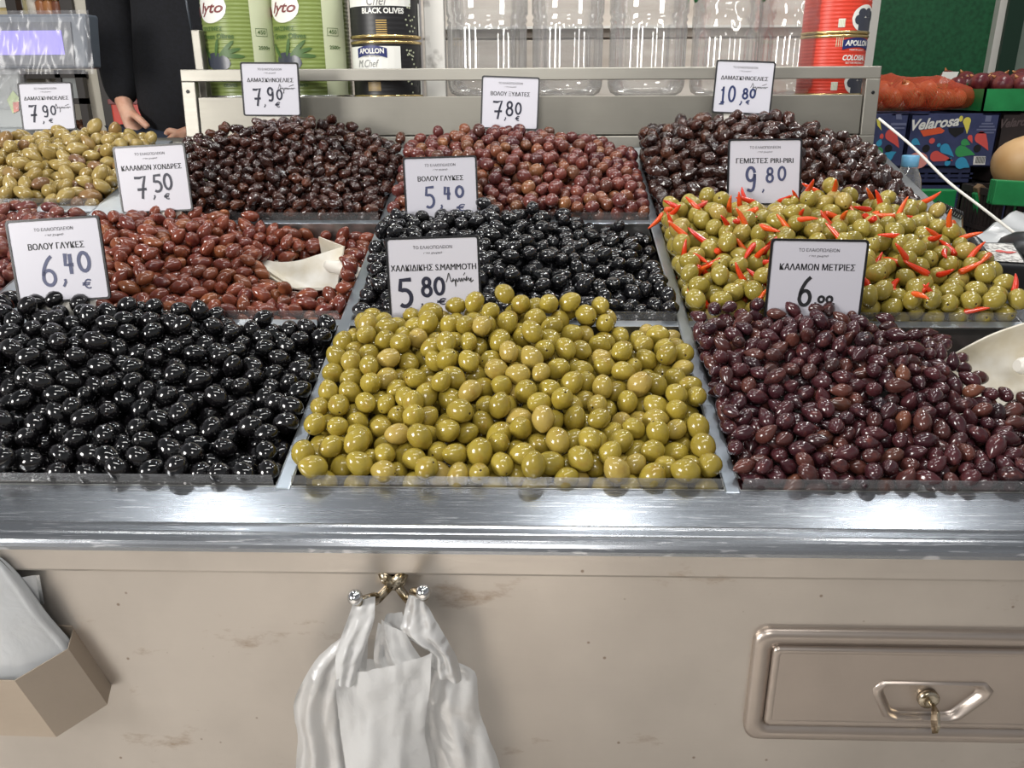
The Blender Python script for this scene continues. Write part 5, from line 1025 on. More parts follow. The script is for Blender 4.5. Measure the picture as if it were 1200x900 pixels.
HEAP_BROWN = [
278,60,31,40,-31,9,340,11,18,89,-6,5,246,113,43,20,20,9,385,9,30,71,4,6,383,14,5,41,-19,9,226,84,44,9,-17,9,404,13,16,70,17,6,137,271,65,50,17,9,272,10,30,34,5,7,175,88,39,21,17,6,233,64,32,29,12,8,389,99,24,81,-8,8,
160,124,51,67,-5,8,311,114,40,54,17,7,200,103,49,27,-5,5,365,24,18,60,16,4,317,72,21,67,7,7,315,12,17,38,-11,4,294,13,23,87,-35,5,427,240,26,44,19,9,268,152,51,67,-4,6,289,104,40,26,-5,5,368,86,25,22,-29,5,426,11,9,8,28,1,
324,95,29,48,10,9,328,152,43,53,-16,6,348,227,43,19,26,8,427,67,15,83,28,7,237,11,27,64,25,9,205,124,58,2,10,6,412,92,22,73,-7,5,6,73,23,34,-13,3,187,140,56,50,-23,7,246,148,53,81,-4,3,297,215,52,27,-30,5,267,104,34,38,-5,2,
351,20,0,52,11,7,315,306,39,76,-6,8,249,219,61,13,-10,7,7,12,17,13,15,3,357,47,19,54,8,8,214,11,19,28,-6,3,227,209,56,68,1,3,341,282,43,14,-9,9,426,35,12,21,3,7,313,174,41,42,17,7,18,316,35,3,5,6,176,159,63,31,-12,5,
168,242,66,53,34,6,255,58,29,64,-9,1,208,32,24,24,6,4,54,316,49,52,26,4,354,139,26,55,21,5,158,221,63,5,13,2,269,207,52,41,-13,5,327,239,46,77,-15,6,337,35,21,45,-33,6,410,157,24,30,-13,7,201,56,26,9,-11,5,28,191,48,3,0,5,
340,79,19,37,-34,7,202,209,61,78,-1,8,366,160,31,24,10,3,150,109,36,44,-9,5,256,22,18,30,-28,5,190,40,18,17,-19,1,274,13,5,3,15,9,400,54,19,24,-20,9,387,125,29,3,4,4,106,316,53,66,11,5,274,133,38,29,-5,3,214,76,25,4,6,5,
157,165,54,81,31,2,8,225,39,3,2,4,356,207,32,14,-23,7,385,242,31,45,-12,7,214,267,66,61,-1,8,427,143,16,80,11,5,119,208,56,28,-15,4,96,262,54,15,-8,0,246,91,32,46,-10,3,395,220,30,76,-21,7,212,229,66,45,36,3,173,52,24,57,-16,4,
237,256,57,80,-9,7,296,143,39,69,19,3,51,240,46,83,11,4,183,259,65,73,1,1,350,118,19,44,23,3,296,67,17,51,-1,2,248,197,51,71,-43,5,190,178,63,65,-1,0,154,89,30,68,-18,0,68,257,44,13,29,3,328,24,2,50,21,4,23,26,22,65,22,0,
354,184,30,32,1,2,125,167,53,70,-11,5,141,202,55,37,20,4,312,35,17,88,-5,7,222,122,43,54,24,5,212,167,53,53,-21,5,6,130,24,89,-25,3,322,196,42,89,33,7,165,74,23,73,-22,2,193,95,30,71,-2,1,408,119,22,44,-11,8,68,167,49,36,6,9,
331,119,30,33,30,4,407,256,26,52,1,7,191,75,27,10,0,1,82,188,48,56,23,0,168,29,19,59,-15,9,396,196,27,81,12,4,143,180,49,39,-28,5,178,113,38,36,8,7,232,165,45,29,-8,5,29,244,38,28,-22,6,260,266,54,15,-23,5,384,148,25,22,-13,7,
415,181,26,14,-6,1,387,282,25,23,31,9,50,214,40,31,1,6,97,240,42,5,-10,6,207,188,55,6,-8,2,103,179,47,63,-19,6,363,39,-13,62,-20,9,404,16,-5,57,8,0,394,174,25,63,-15,3,270,230,56,51,10,2,123,254,55,85,5,4,117,231,57,79,5,4,
301,201,35,64,0,4,271,316,47,68,-13,5,289,237,48,34,29,6,216,102,31,19,-14,8,429,105,14,48,22,3,6,248,39,45,-3,6,67,280,41,1,15,8,364,283,32,52,-1,6,375,184,28,34,4,4,277,177,45,12,-38,3,383,81,8,87,-1,3,377,315,27,29,6,5,
182,12,15,24,9,2,341,155,26,8,38,0,367,258,27,45,0,6,193,277,62,28,13,1,71,229,39,84,7,5,291,262,47,9,1,6,183,244,49,38,3,6,254,175,48,0,8,6,87,300,46,22,1,2,428,217,14,30,-27,4,283,84,27,43,17,5,44,299,37,8,-2,4,301,90,14,85,-7,7,
100,203,44,27,28,5,145,35,26,34,19,6,295,289,43,37,14,6,429,170,14,46,-23,5,7,157,27,51,3,9,7,280,32,18,-25,8,421,28,-10,18,1,4,313,113,15,45,9,7,172,190,60,24,3,1,313,223,36,50,24,5,12,94,22,64,-22,0,357,306,35,23,-2,1,
240,45,21,78,-33,1,153,146,44,2,-31,4,143,71,24,38,16,6,261,77,25,53,-21,1,352,97,14,9,6,0,311,11,-4,1,-5,2,203,32,3,7,-12,2,366,227,26,86,17,4,275,281,45,62,17,2,333,213,30,57,10,5,101,283,48,62,27,5,162,270,61,68,-4,4,
378,208,26,36,7,0,43,272,40,26,6,2,292,123,28,7,-2,5,294,180,30,64,23,5,370,111,21,33,-8,5,230,143,38,75,16,3,174,138,36,58,6,5,203,248,59,23,-28,4,232,222,40,42,12,3,335,57,15,3,6,4,255,289,51,20,-13,4,227,29,16,26,1,2,
154,12,10,58,31,5,377,167,11,7,34,8,417,82,4,6,-3,0,409,226,15,4,25,3,309,146,6,5,-18,9,142,230,49,41,-14,5,412,280,20,21,17,8,34,171,40,13,23,5,169,163,33,16,-1,9,162,206,48,88,-20,5,157,140,22,83,-8,4,25,12,5,4,18,5,
252,135,36,66,-13,4,124,189,50,77,35,0,181,108,18,56,4,0,201,121,35,0,-15,4,72,313,37,53,-1,2,165,186,39,13,-23,7,89,261,37,57,-7,1,13,59,5,69,18,9,60,190,40,87,2,9,338,33,-18,71,-4,9,141,131,35,28,-30,0,386,33,22,59,-19,7,
260,43,14,30,36,2,229,11,3,25,-20,3,285,258,25,26,11,5,429,297,15,20,4,1,125,291,49,63,-37,6,218,48,10,47,36,7,222,240,50,1,15,5,291,314,35,54,-1,7,213,207,39,2,-5,5,377,51,5,75,-10,9,139,161,36,55,14,3,306,248,34,89,15,8,
257,120,22,18,-22,5,147,97,11,64,11,6,275,160,32,8,2,2,235,79,13,41,16,8,397,38,2,32,-8,5,216,93,9,15,-4,7,275,223,36,72,-24,4,294,27,5,68,-1,6,207,144,46,67,6,6,152,252,50,57,-2,7,252,158,33,68,8,4,87,284,29,41,13,7,
276,32,17,75,-31,0,344,250,34,66,6,8,132,273,40,73,-23,3,386,107,2,10,0,3,316,136,27,26,1,9,13,33,4,6,-9,8,188,174,26,67,18,0,6,210,24,77,14,4,261,196,14,30,9,9,201,110,14,58,32,5,218,197,19,23,1,6,416,53,1,39,3,5,
147,286,48,80,26,4,423,195,9,0,17,9,362,149,7,87,2,4,285,143,19,81,23,7,335,134,14,39,11,4,273,75,8,40,1,3,401,132,-1,82,-27,7,200,11,3,13,6,1,191,164,45,49,6,6,280,52,7,78,18,9,227,276,48,3,-20,2,249,60,8,37,-30,3,
183,68,10,72,11,3,113,220,37,4,25,4,186,206,44,78,15,4,160,114,17,89,-10,3,197,51,2,69,27,1,169,92,13,59,1,3,333,180,29,33,-29,3,285,89,-2,2,-9,0,262,171,18,40,2,5,179,285,47,89,9,7,72,300,18,62,2,6,294,219,24,14,-13,3,
298,44,-10,85,-1,6,191,88,9,53,20,5,346,225,18,66,-7,1,251,186,30,42,15,0,360,72,6,5,32,9,325,75,-1,52,2,9,30,226,24,7,-3,3,197,264,44,2,-6,5,357,75,-19,31,-9,7,164,270,39,67,-7,8,385,33,-19,83,-8,3,399,51,-18,58,4,6,
322,161,23,17,-11,2,186,186,46,11,-3,0,336,314,30,41,21,8,326,288,27,11,-13,3,248,257,38,81,-15,5,259,98,14,81,-5,8,244,33,3,49,4,3,7,113,11,59,-16,2,411,103,2,57,21,6,
]
HEAP_PRUNE = [
381,82,38,64,20,4,87,156,63,3,5,8,34,120,49,73,3,7,93,93,47,90,-4,8,113,68,56,3,-4,8,69,225,74,70,7,6,12,106,42,90,10,8,98,130,58,62,-6,6,59,83,47,77,-22,3,254,64,50,71,-18,5,299,92,59,53,-35,5,136,189,77,71,-25,9,15,78,35,63,-4,6,
275,294,78,43,14,9,337,75,43,29,2,7,58,26,43,64,7,4,215,186,87,90,4,4,167,219,83,0,1,6,380,126,43,63,17,6,82,52,40,89,-12,7,295,50,53,62,10,4,31,159,57,16,-18,6,6,18,33,39,4,6,302,144,65,17,13,5,51,173,69,23,2,3,402,190,50,23,10,4,
10,180,54,18,-8,5,352,44,31,30,9,6,96,268,73,61,-14,5,395,50,31,32,19,6,126,142,70,83,-4,2,301,218,76,32,-22,4,7,138,48,55,-23,5,278,104,51,10,9,5,168,268,89,54,-20,4,251,295,82,56,16,4,380,286,47,13,-1,5,184,194,85,26,4,2,
36,24,35,44,-13,6,118,250,78,48,-5,6,276,59,41,27,3,6,8,217,62,37,-9,7,338,186,56,50,-25,4,60,112,51,48,7,5,344,162,51,37,-6,3,111,285,81,82,1,6,226,275,85,22,-2,4,345,259,58,60,7,6,420,188,35,18,-3,6,347,133,45,43,9,5,
41,74,33,21,-17,3,268,197,75,70,-14,2,306,183,60,21,-32,8,283,156,55,65,20,2,401,103,33,53,15,6,33,187,64,47,16,5,332,13,29,14,-3,5,361,97,40,25,-10,4,364,184,42,80,1,9,305,119,58,79,19,7,312,73,50,69,-11,4,278,246,72,1,-5,2,
142,291,73,35,16,5,115,168,66,55,13,2,320,205,63,54,7,7,115,54,37,86,3,5,129,128,55,83,-12,1,381,231,44,38,32,1,46,270,66,43,1,4,164,199,69,71,-4,7,110,226,66,56,16,4,6,293,53,41,-6,6,44,141,51,5,-8,3,57,160,51,85,-24,4,
112,198,70,45,3,1,429,69,20,57,1,0,7,17,11,42,-3,3,41,103,32,78,-16,5,405,74,27,12,17,9,429,126,26,42,-13,4,415,307,31,51,0,6,17,263,58,51,12,2,73,272,71,66,30,4,321,33,36,89,1,7,275,178,65,47,-19,4,200,263,82,19,-24,3,
224,222,85,60,-1,2,40,233,60,15,-22,7,381,208,41,17,7,5,429,37,17,45,5,5,209,242,77,17,4,4,265,126,49,83,-22,2,33,293,56,10,17,5,181,242,82,11,-2,5,324,94,49,31,-24,5,62,250,67,32,22,6,317,292,62,87,0,4,147,261,72,19,20,3,
7,55,24,18,-27,5,239,187,73,31,4,4,74,311,70,37,11,6,83,181,58,35,12,7,388,14,25,39,0,5,5,98,17,33,39,3,239,241,76,5,5,8,269,82,44,26,-36,5,424,280,25,12,11,6,140,220,76,13,-23,5,291,202,59,26,1,7,390,153,44,28,-6,6,
80,210,53,33,10,3,73,146,43,22,-11,4,26,315,52,1,-6,8,87,120,44,22,-17,0,241,85,61,42,19,7,243,16,43,34,-13,3,8,190,31,88,-19,5,107,254,59,77,-2,0,9,154,27,69,-2,6,407,146,32,34,-12,1,427,155,20,54,23,7,72,101,33,25,1,4,
407,30,15,66,35,6,361,144,30,13,12,6,89,28,35,52,-15,6,233,37,37,16,38,4,114,148,50,88,13,5,379,98,20,77,-7,6,411,54,14,12,33,4,121,32,39,76,15,3,374,34,27,4,-27,5,6,214,40,54,-4,3,254,130,67,39,-1,6,140,166,64,78,22,7,
27,89,18,77,-22,3,358,234,45,65,4,2,333,313,56,43,-17,7,5,242,48,35,-11,1,214,204,72,0,-2,8,131,240,63,8,15,4,5,235,24,31,43,3,365,12,28,64,18,4,337,224,54,32,4,6,303,249,64,21,20,5,279,267,66,12,18,4,90,296,65,30,32,0,
390,191,29,90,-3,5,261,218,67,84,11,0,49,47,32,78,3,3,13,199,-5,31,-6,5,99,236,50,38,-7,0,208,166,76,55,-1,3,6,269,40,36,-18,4,301,16,36,72,17,6,8,211,17,78,-24,6,33,63,16,59,-9,3,185,282,80,75,14,2,79,237,57,25,18,6,
54,215,58,21,-5,5,89,187,36,59,20,3,28,210,50,31,-7,9,390,267,38,30,-1,4,289,125,41,51,16,9,5,269,16,41,-7,4,182,150,77,42,-6,9,321,88,27,57,-1,4,6,77,16,20,-17,0,33,271,44,85,-10,9,289,94,34,41,1,3,107,76,34,5,-1,6,
15,66,-2,70,-8,4,331,151,34,54,8,9,57,184,50,81,8,4,7,317,37,15,-19,1,371,68,21,18,-12,4,49,129,33,74,-27,2,60,290,63,78,-15,0,13,141,8,11,2,4,23,172,38,29,-7,3,121,313,75,22,-5,5,12,106,-17,41,43,6,346,70,21,44,3,7,
66,72,29,71,-4,2,254,266,68,27,-10,4,230,302,79,39,11,2,275,22,45,22,9,4,341,292,46,24,-17,6,161,281,67,37,11,1,365,120,25,3,-15,7,183,305,75,57,25,9,413,255,25,44,-3,0,128,110,47,25,-18,3,104,199,51,45,4,6,15,227,1,23,20,6,
301,61,35,66,-6,5,110,118,41,31,-4,4,382,168,25,18,-19,8,425,101,18,83,8,3,410,208,36,6,-3,4,101,280,51,4,-2,4,14,172,13,58,6,4,20,129,29,88,1,6,54,9,26,79,-20,5,264,30,28,62,15,1,119,272,64,15,-2,0,196,25,13,62,1,7,
192,218,76,54,-25,3,305,271,59,84,1,4,27,241,41,40,1,8,284,227,60,82,7,4,311,230,52,32,-3,5,9,296,9,58,10,1,9,296,30,25,-9,3,22,38,17,33,-15,5,15,41,-6,73,21,7,57,114,18,84,1,7,343,203,35,44,22,6,256,76,26,63,1,2,
31,150,37,27,-10,1,13,78,-24,51,3,8,191,245,59,53,-14,4,222,29,11,42,-2,3,389,138,20,34,-23,4,309,110,32,24,-27,6,246,54,30,57,-7,5,280,101,8,51,6,5,269,287,52,39,2,7,252,98,41,75,28,6,308,162,50,89,17,4,12,263,-5,39,-15,7,
168,30,10,61,5,6,173,233,63,55,-3,3,126,182,52,66,10,5,352,167,28,78,7,8,291,294,59,50,17,2,105,170,47,84,6,4,95,316,61,79,-17,4,
]
HEAP_PALE = [
371,17,12,28,10,6,300,13,18,84,11,5,404,36,2,12,-4,9,407,84,27,29,20,6,256,143,41,87,17,6,324,179,40,17,-3,9,419,58,12,10,-26,3,313,286,51,40,12,9,342,89,25,74,27,4,247,118,34,25,-11,6,268,12,18,83,-23,3,415,14,-6,78,-17,5,
283,155,40,40,-26,6,254,68,32,77,2,9,314,46,23,26,3,1,354,167,31,6,1,3,265,37,21,61,36,7,327,219,37,86,33,5,206,165,51,57,-2,5,390,165,43,81,-17,4,291,75,28,32,10,2,334,33,14,64,-13,6,151,241,40,20,27,6,349,293,41,76,-30,6,
323,118,31,19,-7,5,389,12,-5,13,38,2,382,76,15,12,-12,2,272,113,29,24,-1,3,420,44,-20,36,-2,2,419,78,-12,45,-30,5,351,118,25,34,-14,5,288,44,23,57,13,3,425,279,29,43,11,4,362,231,41,72,-8,6,351,55,13,26,17,3,393,152,22,39,-10,9,
307,32,3,77,-2,5,338,143,31,81,4,4,425,84,12,54,-16,2,303,204,46,23,10,1,331,248,37,54,6,6,223,136,35,44,3,5,309,155,33,78,25,3,369,104,17,1,23,4,215,191,43,69,-11,4,426,212,39,43,-4,4,406,190,45,57,2,6,254,265,41,88,-7,3,
157,271,35,85,-4,4,290,112,13,30,5,3,344,12,0,5,28,4,261,184,43,50,5,4,205,234,40,75,-6,2,289,181,38,6,-17,5,206,271,35,88,2,3,404,234,40,53,-3,6,235,293,38,18,-20,6,378,125,25,81,-7,1,322,101,14,1,-3,3,306,244,44,69,-15,4,
238,218,38,35,4,6,374,44,4,12,0,7,369,19,-11,40,-1,1,190,162,33,50,5,3,398,62,2,11,-30,3,279,137,19,51,19,3,206,294,32,78,-7,3,393,264,37,36,-33,5,403,290,25,46,-3,5,367,276,29,72,-7,6,240,181,33,76,40,3,189,133,37,84,-4,5,
330,67,6,41,13,7,277,204,34,54,30,8,278,244,36,78,11,6,423,115,13,31,-4,6,359,81,2,19,-2,8,417,71,-37,63,-10,5,220,89,26,32,10,4,159,294,27,90,24,6,409,98,-34,3,4,4,231,51,26,3,7,6,305,134,25,1,-10,2,422,246,26,67,-5,6,
351,211,27,40,0,0,252,18,-5,56,-2,5,281,268,39,65,-4,1,321,24,-19,39,7,7,251,63,-14,38,12,5,290,291,36,61,0,4,367,191,29,59,-22,1,416,107,-10,69,12,5,327,284,31,67,-16,4,304,84,7,86,12,5,398,124,9,29,35,2,344,114,2,74,12,5,
388,42,-20,89,1,7,416,140,19,73,-30,3,215,166,28,29,6,7,302,61,10,7,3,1,362,147,17,73,3,3,231,270,22,22,15,5,194,212,36,4,-2,4,185,252,28,47,21,7,235,134,16,12,14,2,267,166,20,59,11,5,237,107,13,64,-12,6,347,35,-8,68,11,3,
370,170,11,65,-1,6,272,84,17,45,2,4,290,15,-10,82,0,9,375,65,-39,30,-2,5,309,48,-14,16,15,2,419,44,-44,54,-14,5,389,214,33,78,3,4,174,168,14,59,-18,2,393,50,-42,9,19,2,244,27,-27,31,-3,1,250,246,27,71,0,2,390,182,24,79,-14,4,
211,122,16,58,14,1,391,105,-16,67,1,3,128,228,20,39,-9,5,398,68,-25,63,-7,2,242,158,28,8,-1,2,420,283,6,54,15,1,249,80,9,32,9,3,285,155,-1,52,-9,1,132,267,23,60,17,7,192,186,22,90,-18,4,280,47,0,64,21,3,262,289,28,37,9,3,
248,48,6,30,12,6,170,200,24,30,-1,6,391,82,-7,85,5,0,129,249,40,34,39,2,107,276,36,27,26,5,
]
HEAP_SLIVER = [
331,328,13,17,-2,9,420,316,6,26,-14,6,423,94,0,33,-31,1,396,298,14,8,12,5,354,276,18,38,7,9,366,332,11,4,-1,3,295,314,13,32,13,4,402,120,5,53,-2,5,388,147,16,48,-21,5,306,333,13,2,13,2,375,169,19,68,6,8,416,91,-23,1,-1,3,
402,264,18,47,12,1,351,207,17,10,-1,6,369,260,15,22,26,5,334,282,7,10,-37,4,345,245,15,19,-8,4,417,67,7,79,8,6,370,294,8,31,-10,4,387,245,19,20,19,4,422,115,5,40,-9,5,298,290,5,34,4,3,305,314,-3,34,14,5,412,111,-12,46,3,6,
350,297,9,29,15,4,410,138,14,58,-4,4,408,81,-7,38,0,5,398,320,-6,81,-29,4,420,49,-7,27,7,4,312,258,14,39,8,8,376,123,-18,31,0,5,421,262,7,74,35,7,384,318,7,67,-19,6,406,301,-3,66,-29,4,420,286,4,29,-3,4,394,142,-3,90,-1,7,
368,158,3,50,-5,5,394,107,-20,54,5,7,356,186,-13,89,-2,0,361,314,-2,45,0,6,355,229,13,22,1,5,407,127,-36,48,-10,1,
]


HEAPS = {'green': HEAP_GREEN, 'black': HEAP_BLACK, 'kalamata': HEAP_KALAMATA, 'red': HEAP_RED, 'glossy': HEAP_GLOSSY, 'stuffed': HEAP_STUFFED, 'wrinkled': HEAP_WRINKLED,
         'brown': HEAP_BROWN, 'prune': HEAP_PRUNE, 'pale': HEAP_PALE, 'sliver': HEAP_SLIVER}
# height of each heap above its tray rim, rows from the front to the back of the tray
HGT = {
    'black': [[0.008, 0.008, 0.008, 0.008, 0.008, 0.008], [0.022, 0.024, 0.02, 0.015, 0.008, 0.003], [0.042, 0.045, 0.038, 0.026, 0.012, 0.004], [0.06, 0.066, 0.056, 0.034, 0.012, 0.0], [0.062, 0.068, 0.053, 0.026, 0.0, -0.008]],
    'green': [[0.008, 0.008, 0.008, 0.008, 0.008, 0.008], [0.006, 0.022, 0.028, 0.026, 0.018, 0.008], [0.004, 0.04, 0.055, 0.048, 0.03, 0.008], [0.0, 0.052, 0.074, 0.058, 0.024, -0.006], [-0.01, 0.045, 0.07, 0.052, 0.0, -0.022]],
    'kalamata': [[0.008, 0.008, 0.008, 0.008, 0.008, 0.008], [0.016, 0.022, 0.022, 0.018, 0.012, 0.008], [0.026, 0.04, 0.04, 0.028, 0.01, -0.004], [0.03, 0.052, 0.052, 0.026, -0.012, -0.036], [0.02, 0.046, 0.05, -0.004, -0.038, -0.062]],
    'red': [[0.008, 0.008, 0.008, 0.008, 0.008, 0.008], [0.022, 0.026, 0.02, 0.008, 0.004, 0.004], [0.036, 0.042, 0.028, 0.004, -0.008, -0.004], [0.043, 0.053, 0.034, 0.004, -0.016, -0.012], [0.038, 0.046, 0.02, -0.006, -0.022, -0.02]],
    'glossy': [[0.008, 0.008, 0.008, 0.008, 0.008, 0.008], [0.016, 0.022, 0.022, 0.014, 0.006, 0.002], [0.02, 0.036, 0.038, 0.02, 0.002, -0.004], [0.024, 0.044, 0.05, 0.024, -0.006, -0.01], [0.018, 0.04, 0.046, 0.012, -0.015, -0.02]],
    'stuffed': [[0.012, 0.012, 0.012, 0.012, 0.012, 0.012], [0.03, 0.045, 0.05, 0.048, 0.04, 0.02], [0.034, 0.056, 0.066, 0.066, 0.055, 0.024], [0.034, 0.06, 0.076, 0.074, 0.06, 0.025], [0.03, 0.05, 0.064, 0.062, 0.05, 0.02]],
    'wrinkled': [[0.008, 0.008, 0.008, 0.008, 0.008, 0.008], [0.012, 0.035, 0.045, 0.04, 0.02, 0.008], [0.014, 0.055, 0.08, 0.075, 0.035, 0.012], [0.012, 0.055, 0.098, 0.105, 0.045, 0.016], [0.01, 0.045, 0.085, 0.095, 0.035, 0.014]],
    'brown': [[0.008, 0.008, 0.008, 0.008, 0.008, 0.008], [0.014, 0.034, 0.04, 0.034, 0.022, 0.01], [0.018, 0.054, 0.066, 0.054, 0.03, 0.012], [0.02, 0.068, 0.085, 0.074, 0.036, 0.012], [0.015, 0.06, 0.075, 0.065, 0.03, 0.01]],
    'prune': [[0.015, 0.03, 0.035, 0.03, 0.015, 0.004], [0.025, 0.05, 0.06, 0.055, 0.035, 0.008], [0.035, 0.072, 0.09, 0.085, 0.05, 0.01], [0.044, 0.085, 0.112, 0.104, 0.055, 0.008], [0.035, 0.07, 0.098, 0.09, 0.045, 0.005]],
    'pale': [[0.008, 0.008, 0.008, 0.008, 0.008, 0.008], [0.02, 0.022, 0.024, 0.028, 0.03, 0.02], [0.03, 0.034, 0.04, 0.05, 0.052, 0.034], [0.036, 0.04, 0.048, 0.066, 0.066, 0.03], [0.03, 0.035, 0.045, 0.06, 0.056, 0.022]],
    'sliver': [[0.006, 0.006, 0.006, 0.006, 0.006, 0.006], [0.012, 0.012, 0.012, 0.012, 0.012, 0.012], [0.018, 0.018, 0.018, 0.018, 0.018, 0.018], [0.02, 0.02, 0.02, 0.02, 0.02, 0.02], [0.01, 0.01, 0.01, 0.01, 0.01, 0.01]],
}


def heap_height(kind, u, v):
    u0, u1, v0, v1 = TR[kind]
    g = HGT[kind]
    a = min(max((u - u0) / (u1 - u0), 0), 1) * 5
    b = min(max((v - v0) / (v1 - v0), 0), 1) * 4
    i, j = min(int(a), 4), min(int(b), 3)
    a -= i; b -= j
    a = a * a * (3 - 2 * a) * .5 + a * .5
    return (g[j][i] * (1 - a) + g[j][i + 1] * a) * (1 - b) + (g[j + 1][i] * (1 - a) + g[j + 1][i + 1] * a) * b


def placed(kind, nums):
    """position in tray millimetres, heading and tilt of the long axis in steps of 2 degrees, size step"""
    u0, v0 = TR[kind][0], TR[kind][2]
    out = []
    for i in range(0, len(nums), 6):
        x, y, z, yaw, pit, s = nums[i:i + 6]
        q = (Matrix.Rotation(radians(2 * yaw), 3, 'Z') @ Matrix.Rotation(radians(-2 * pit), 3, 'Y') @ Matrix.Rotation((i * 2.399) % (2 * pi), 3, 'X')).to_quaternion()
        out.append((Vector((u0 + x / 1000, v0 + y / 1000, z / 1000)), q, (s + 32.5) / 37))
    return out


def fill_below(kind, tops):
    """the olives under the top ones: dropped into the free room below the heap's surface"""
    u0, u1, v0, v1 = TR[kind]
    d = OSZ[kind][1] * .001
    L = OSZ[kind][0] * .001
    dia = (L + 2 * d) / 3
    cell = dia
    grid_ = {}
    key = lambda p: (int(p.x / cell + 500), int(p.y / cell + 500), int(p.z / cell + 500))
    for p in tops: grid_.setdefault(key(p), []).append(p)
    def near(p, r, flat_=False):
        k = key(p)
        for a in (-1, 0, 1):
            for b in (-1, 0, 1):
                for c in (-1, 0, 1):
                    for q in grid_.get((k[0] + a, k[1] + b, k[2] + c), ()):
                        if (q - p).length < r: return True
        return False
    rnd = random.Random(len(kind) * 31 + 7)
    out = []
    n = int((u1 - u0) * (v1 - v0) / (dia * dia) * 9)
    cover = {}
    for p in tops: cover[(int(p.x / (1.3 * dia) + 500), int(p.y / (1.3 * dia) + 500))] = 1
    for _ in range(n):
        u, v = rnd.uniform(u0 + d * .5, u1 - d * .5), rnd.uniform(v0 + d * .5, v1 - d * .5)
        h = heap_height(kind, u, v)
        ku, kv = int(u / (1.3 * dia) + 500), int(v / (1.3 * dia) + 500)
        seen = any(cover.get((ku + a, kv + b)) for a in (-1, 0, 1) for b in (-1, 0, 1))
        for dz in ((.95, 1.2, 1.5, 1.85, 2.2) if seen else (.5, .75, 1.0, 1.3, 1.6)):
            p = Vector((u, v, max(-.100, h - dz * d)))
            if kind == 'red' and u > -.19 and .41 < v < .61: p.z = min(p.z, -.060)
            if kind == 'kalamata' and u > .75 and .16 < v < .315: p.z = min(p.z, -.078)
            if not near(p, dia * .84):
                grid_.setdefault(key(p), []).append(p)
                out.append((p, Euler((0, rnd.gauss(0, .4), rnd.uniform(0, 6.28))).to_quaternion(), rnd.uniform(.93, 1.04)))
                break
    return out


ONAME = {
    'green': ('large_green_olive', 'plump green olive with shiny skin in the front middle heap below the 5,80 sign', 'green olives in the front middle tray'),
    'black': ('large_black_olive', 'large glossy jet black olive in the front left heap below the 6,40 sign', 'black olives in the front left tray'),
    'kalamata': ('purple_olive', 'slim purple-brown olive in the front right heap below the 6,00 sign', 'purple olives in the front right tray'),
    'red': ('reddish_olive', 'pointed reddish brown olive in the heap around the white scoop below the 7,50 sign', 'reddish olives in the tray with the scoop'),
    'glossy': ('soft_black_olive', 'black olive in the middle heap between the 5,40 sign and the big green olives', 'black olives in the middle tray'),
    'stuffed': ('stuffed_green_olive', 'green olive in the chilli-dotted heap below the 9,80 sign', 'green olives with chilli'),
    'wrinkled': ('wrinkled_olive', 'small wrinkled dark brown olive in the back left heap below the 7,90 sign', 'small wrinkled olives in the back row'),
    'brown': ('round_brown_olive', 'small round red-brown olive in the back middle heap below the 7,80 sign', 'round olives in the back row'),
    'prune': ('shrivelled_olive', 'large shrivelled blackish olive in the back right heap below the 10,80 sign', 'large shrivelled olives in the back row'),
    'pale': ('long_yellow_olive', 'long yellow-green olive in the heap left of the wide steel divider', 'yellow-green olives at the left'),
    'sliver': ('brown_pink_olive', 'brownish pink olive at the left edge behind the 6,40 sign', 'brownish olives at the left edge'),
}
M['chilli'] = olive_material('red_chilli_skin', [(0, S(196, 36, 18)), (.5, S(214, 58, 24)), (1, S(222, 96, 34))], .2, coat=.4)


def chilli_mesh(seed, L=.029, r=.0045):
    rnd = random.Random(seed)
    k = rnd.uniform(-.009, .009); k2 = rnd.uniform(-.006, .006)
    mb = MB()
    pts, rad = [], []
    for i in range(9):
        t = i / 8
        pts.append((L * (t - .18), k * t * t, k2 * t * t)); rad.append(r * (1.0 - .22 * t - .60 * t ** 3.4) * (.75 if i == 0 else 1))
    mb.tube(pts, rad, 9)
    me = bpy.data.meshes.new('chilli')
    me.from_pydata([tuple(v) for v in mb.v], [], mb.f)
    me.polygons.foreach_set('use_smooth', mb.smooth)
    me.materials.append(M['chilli'])
    return me


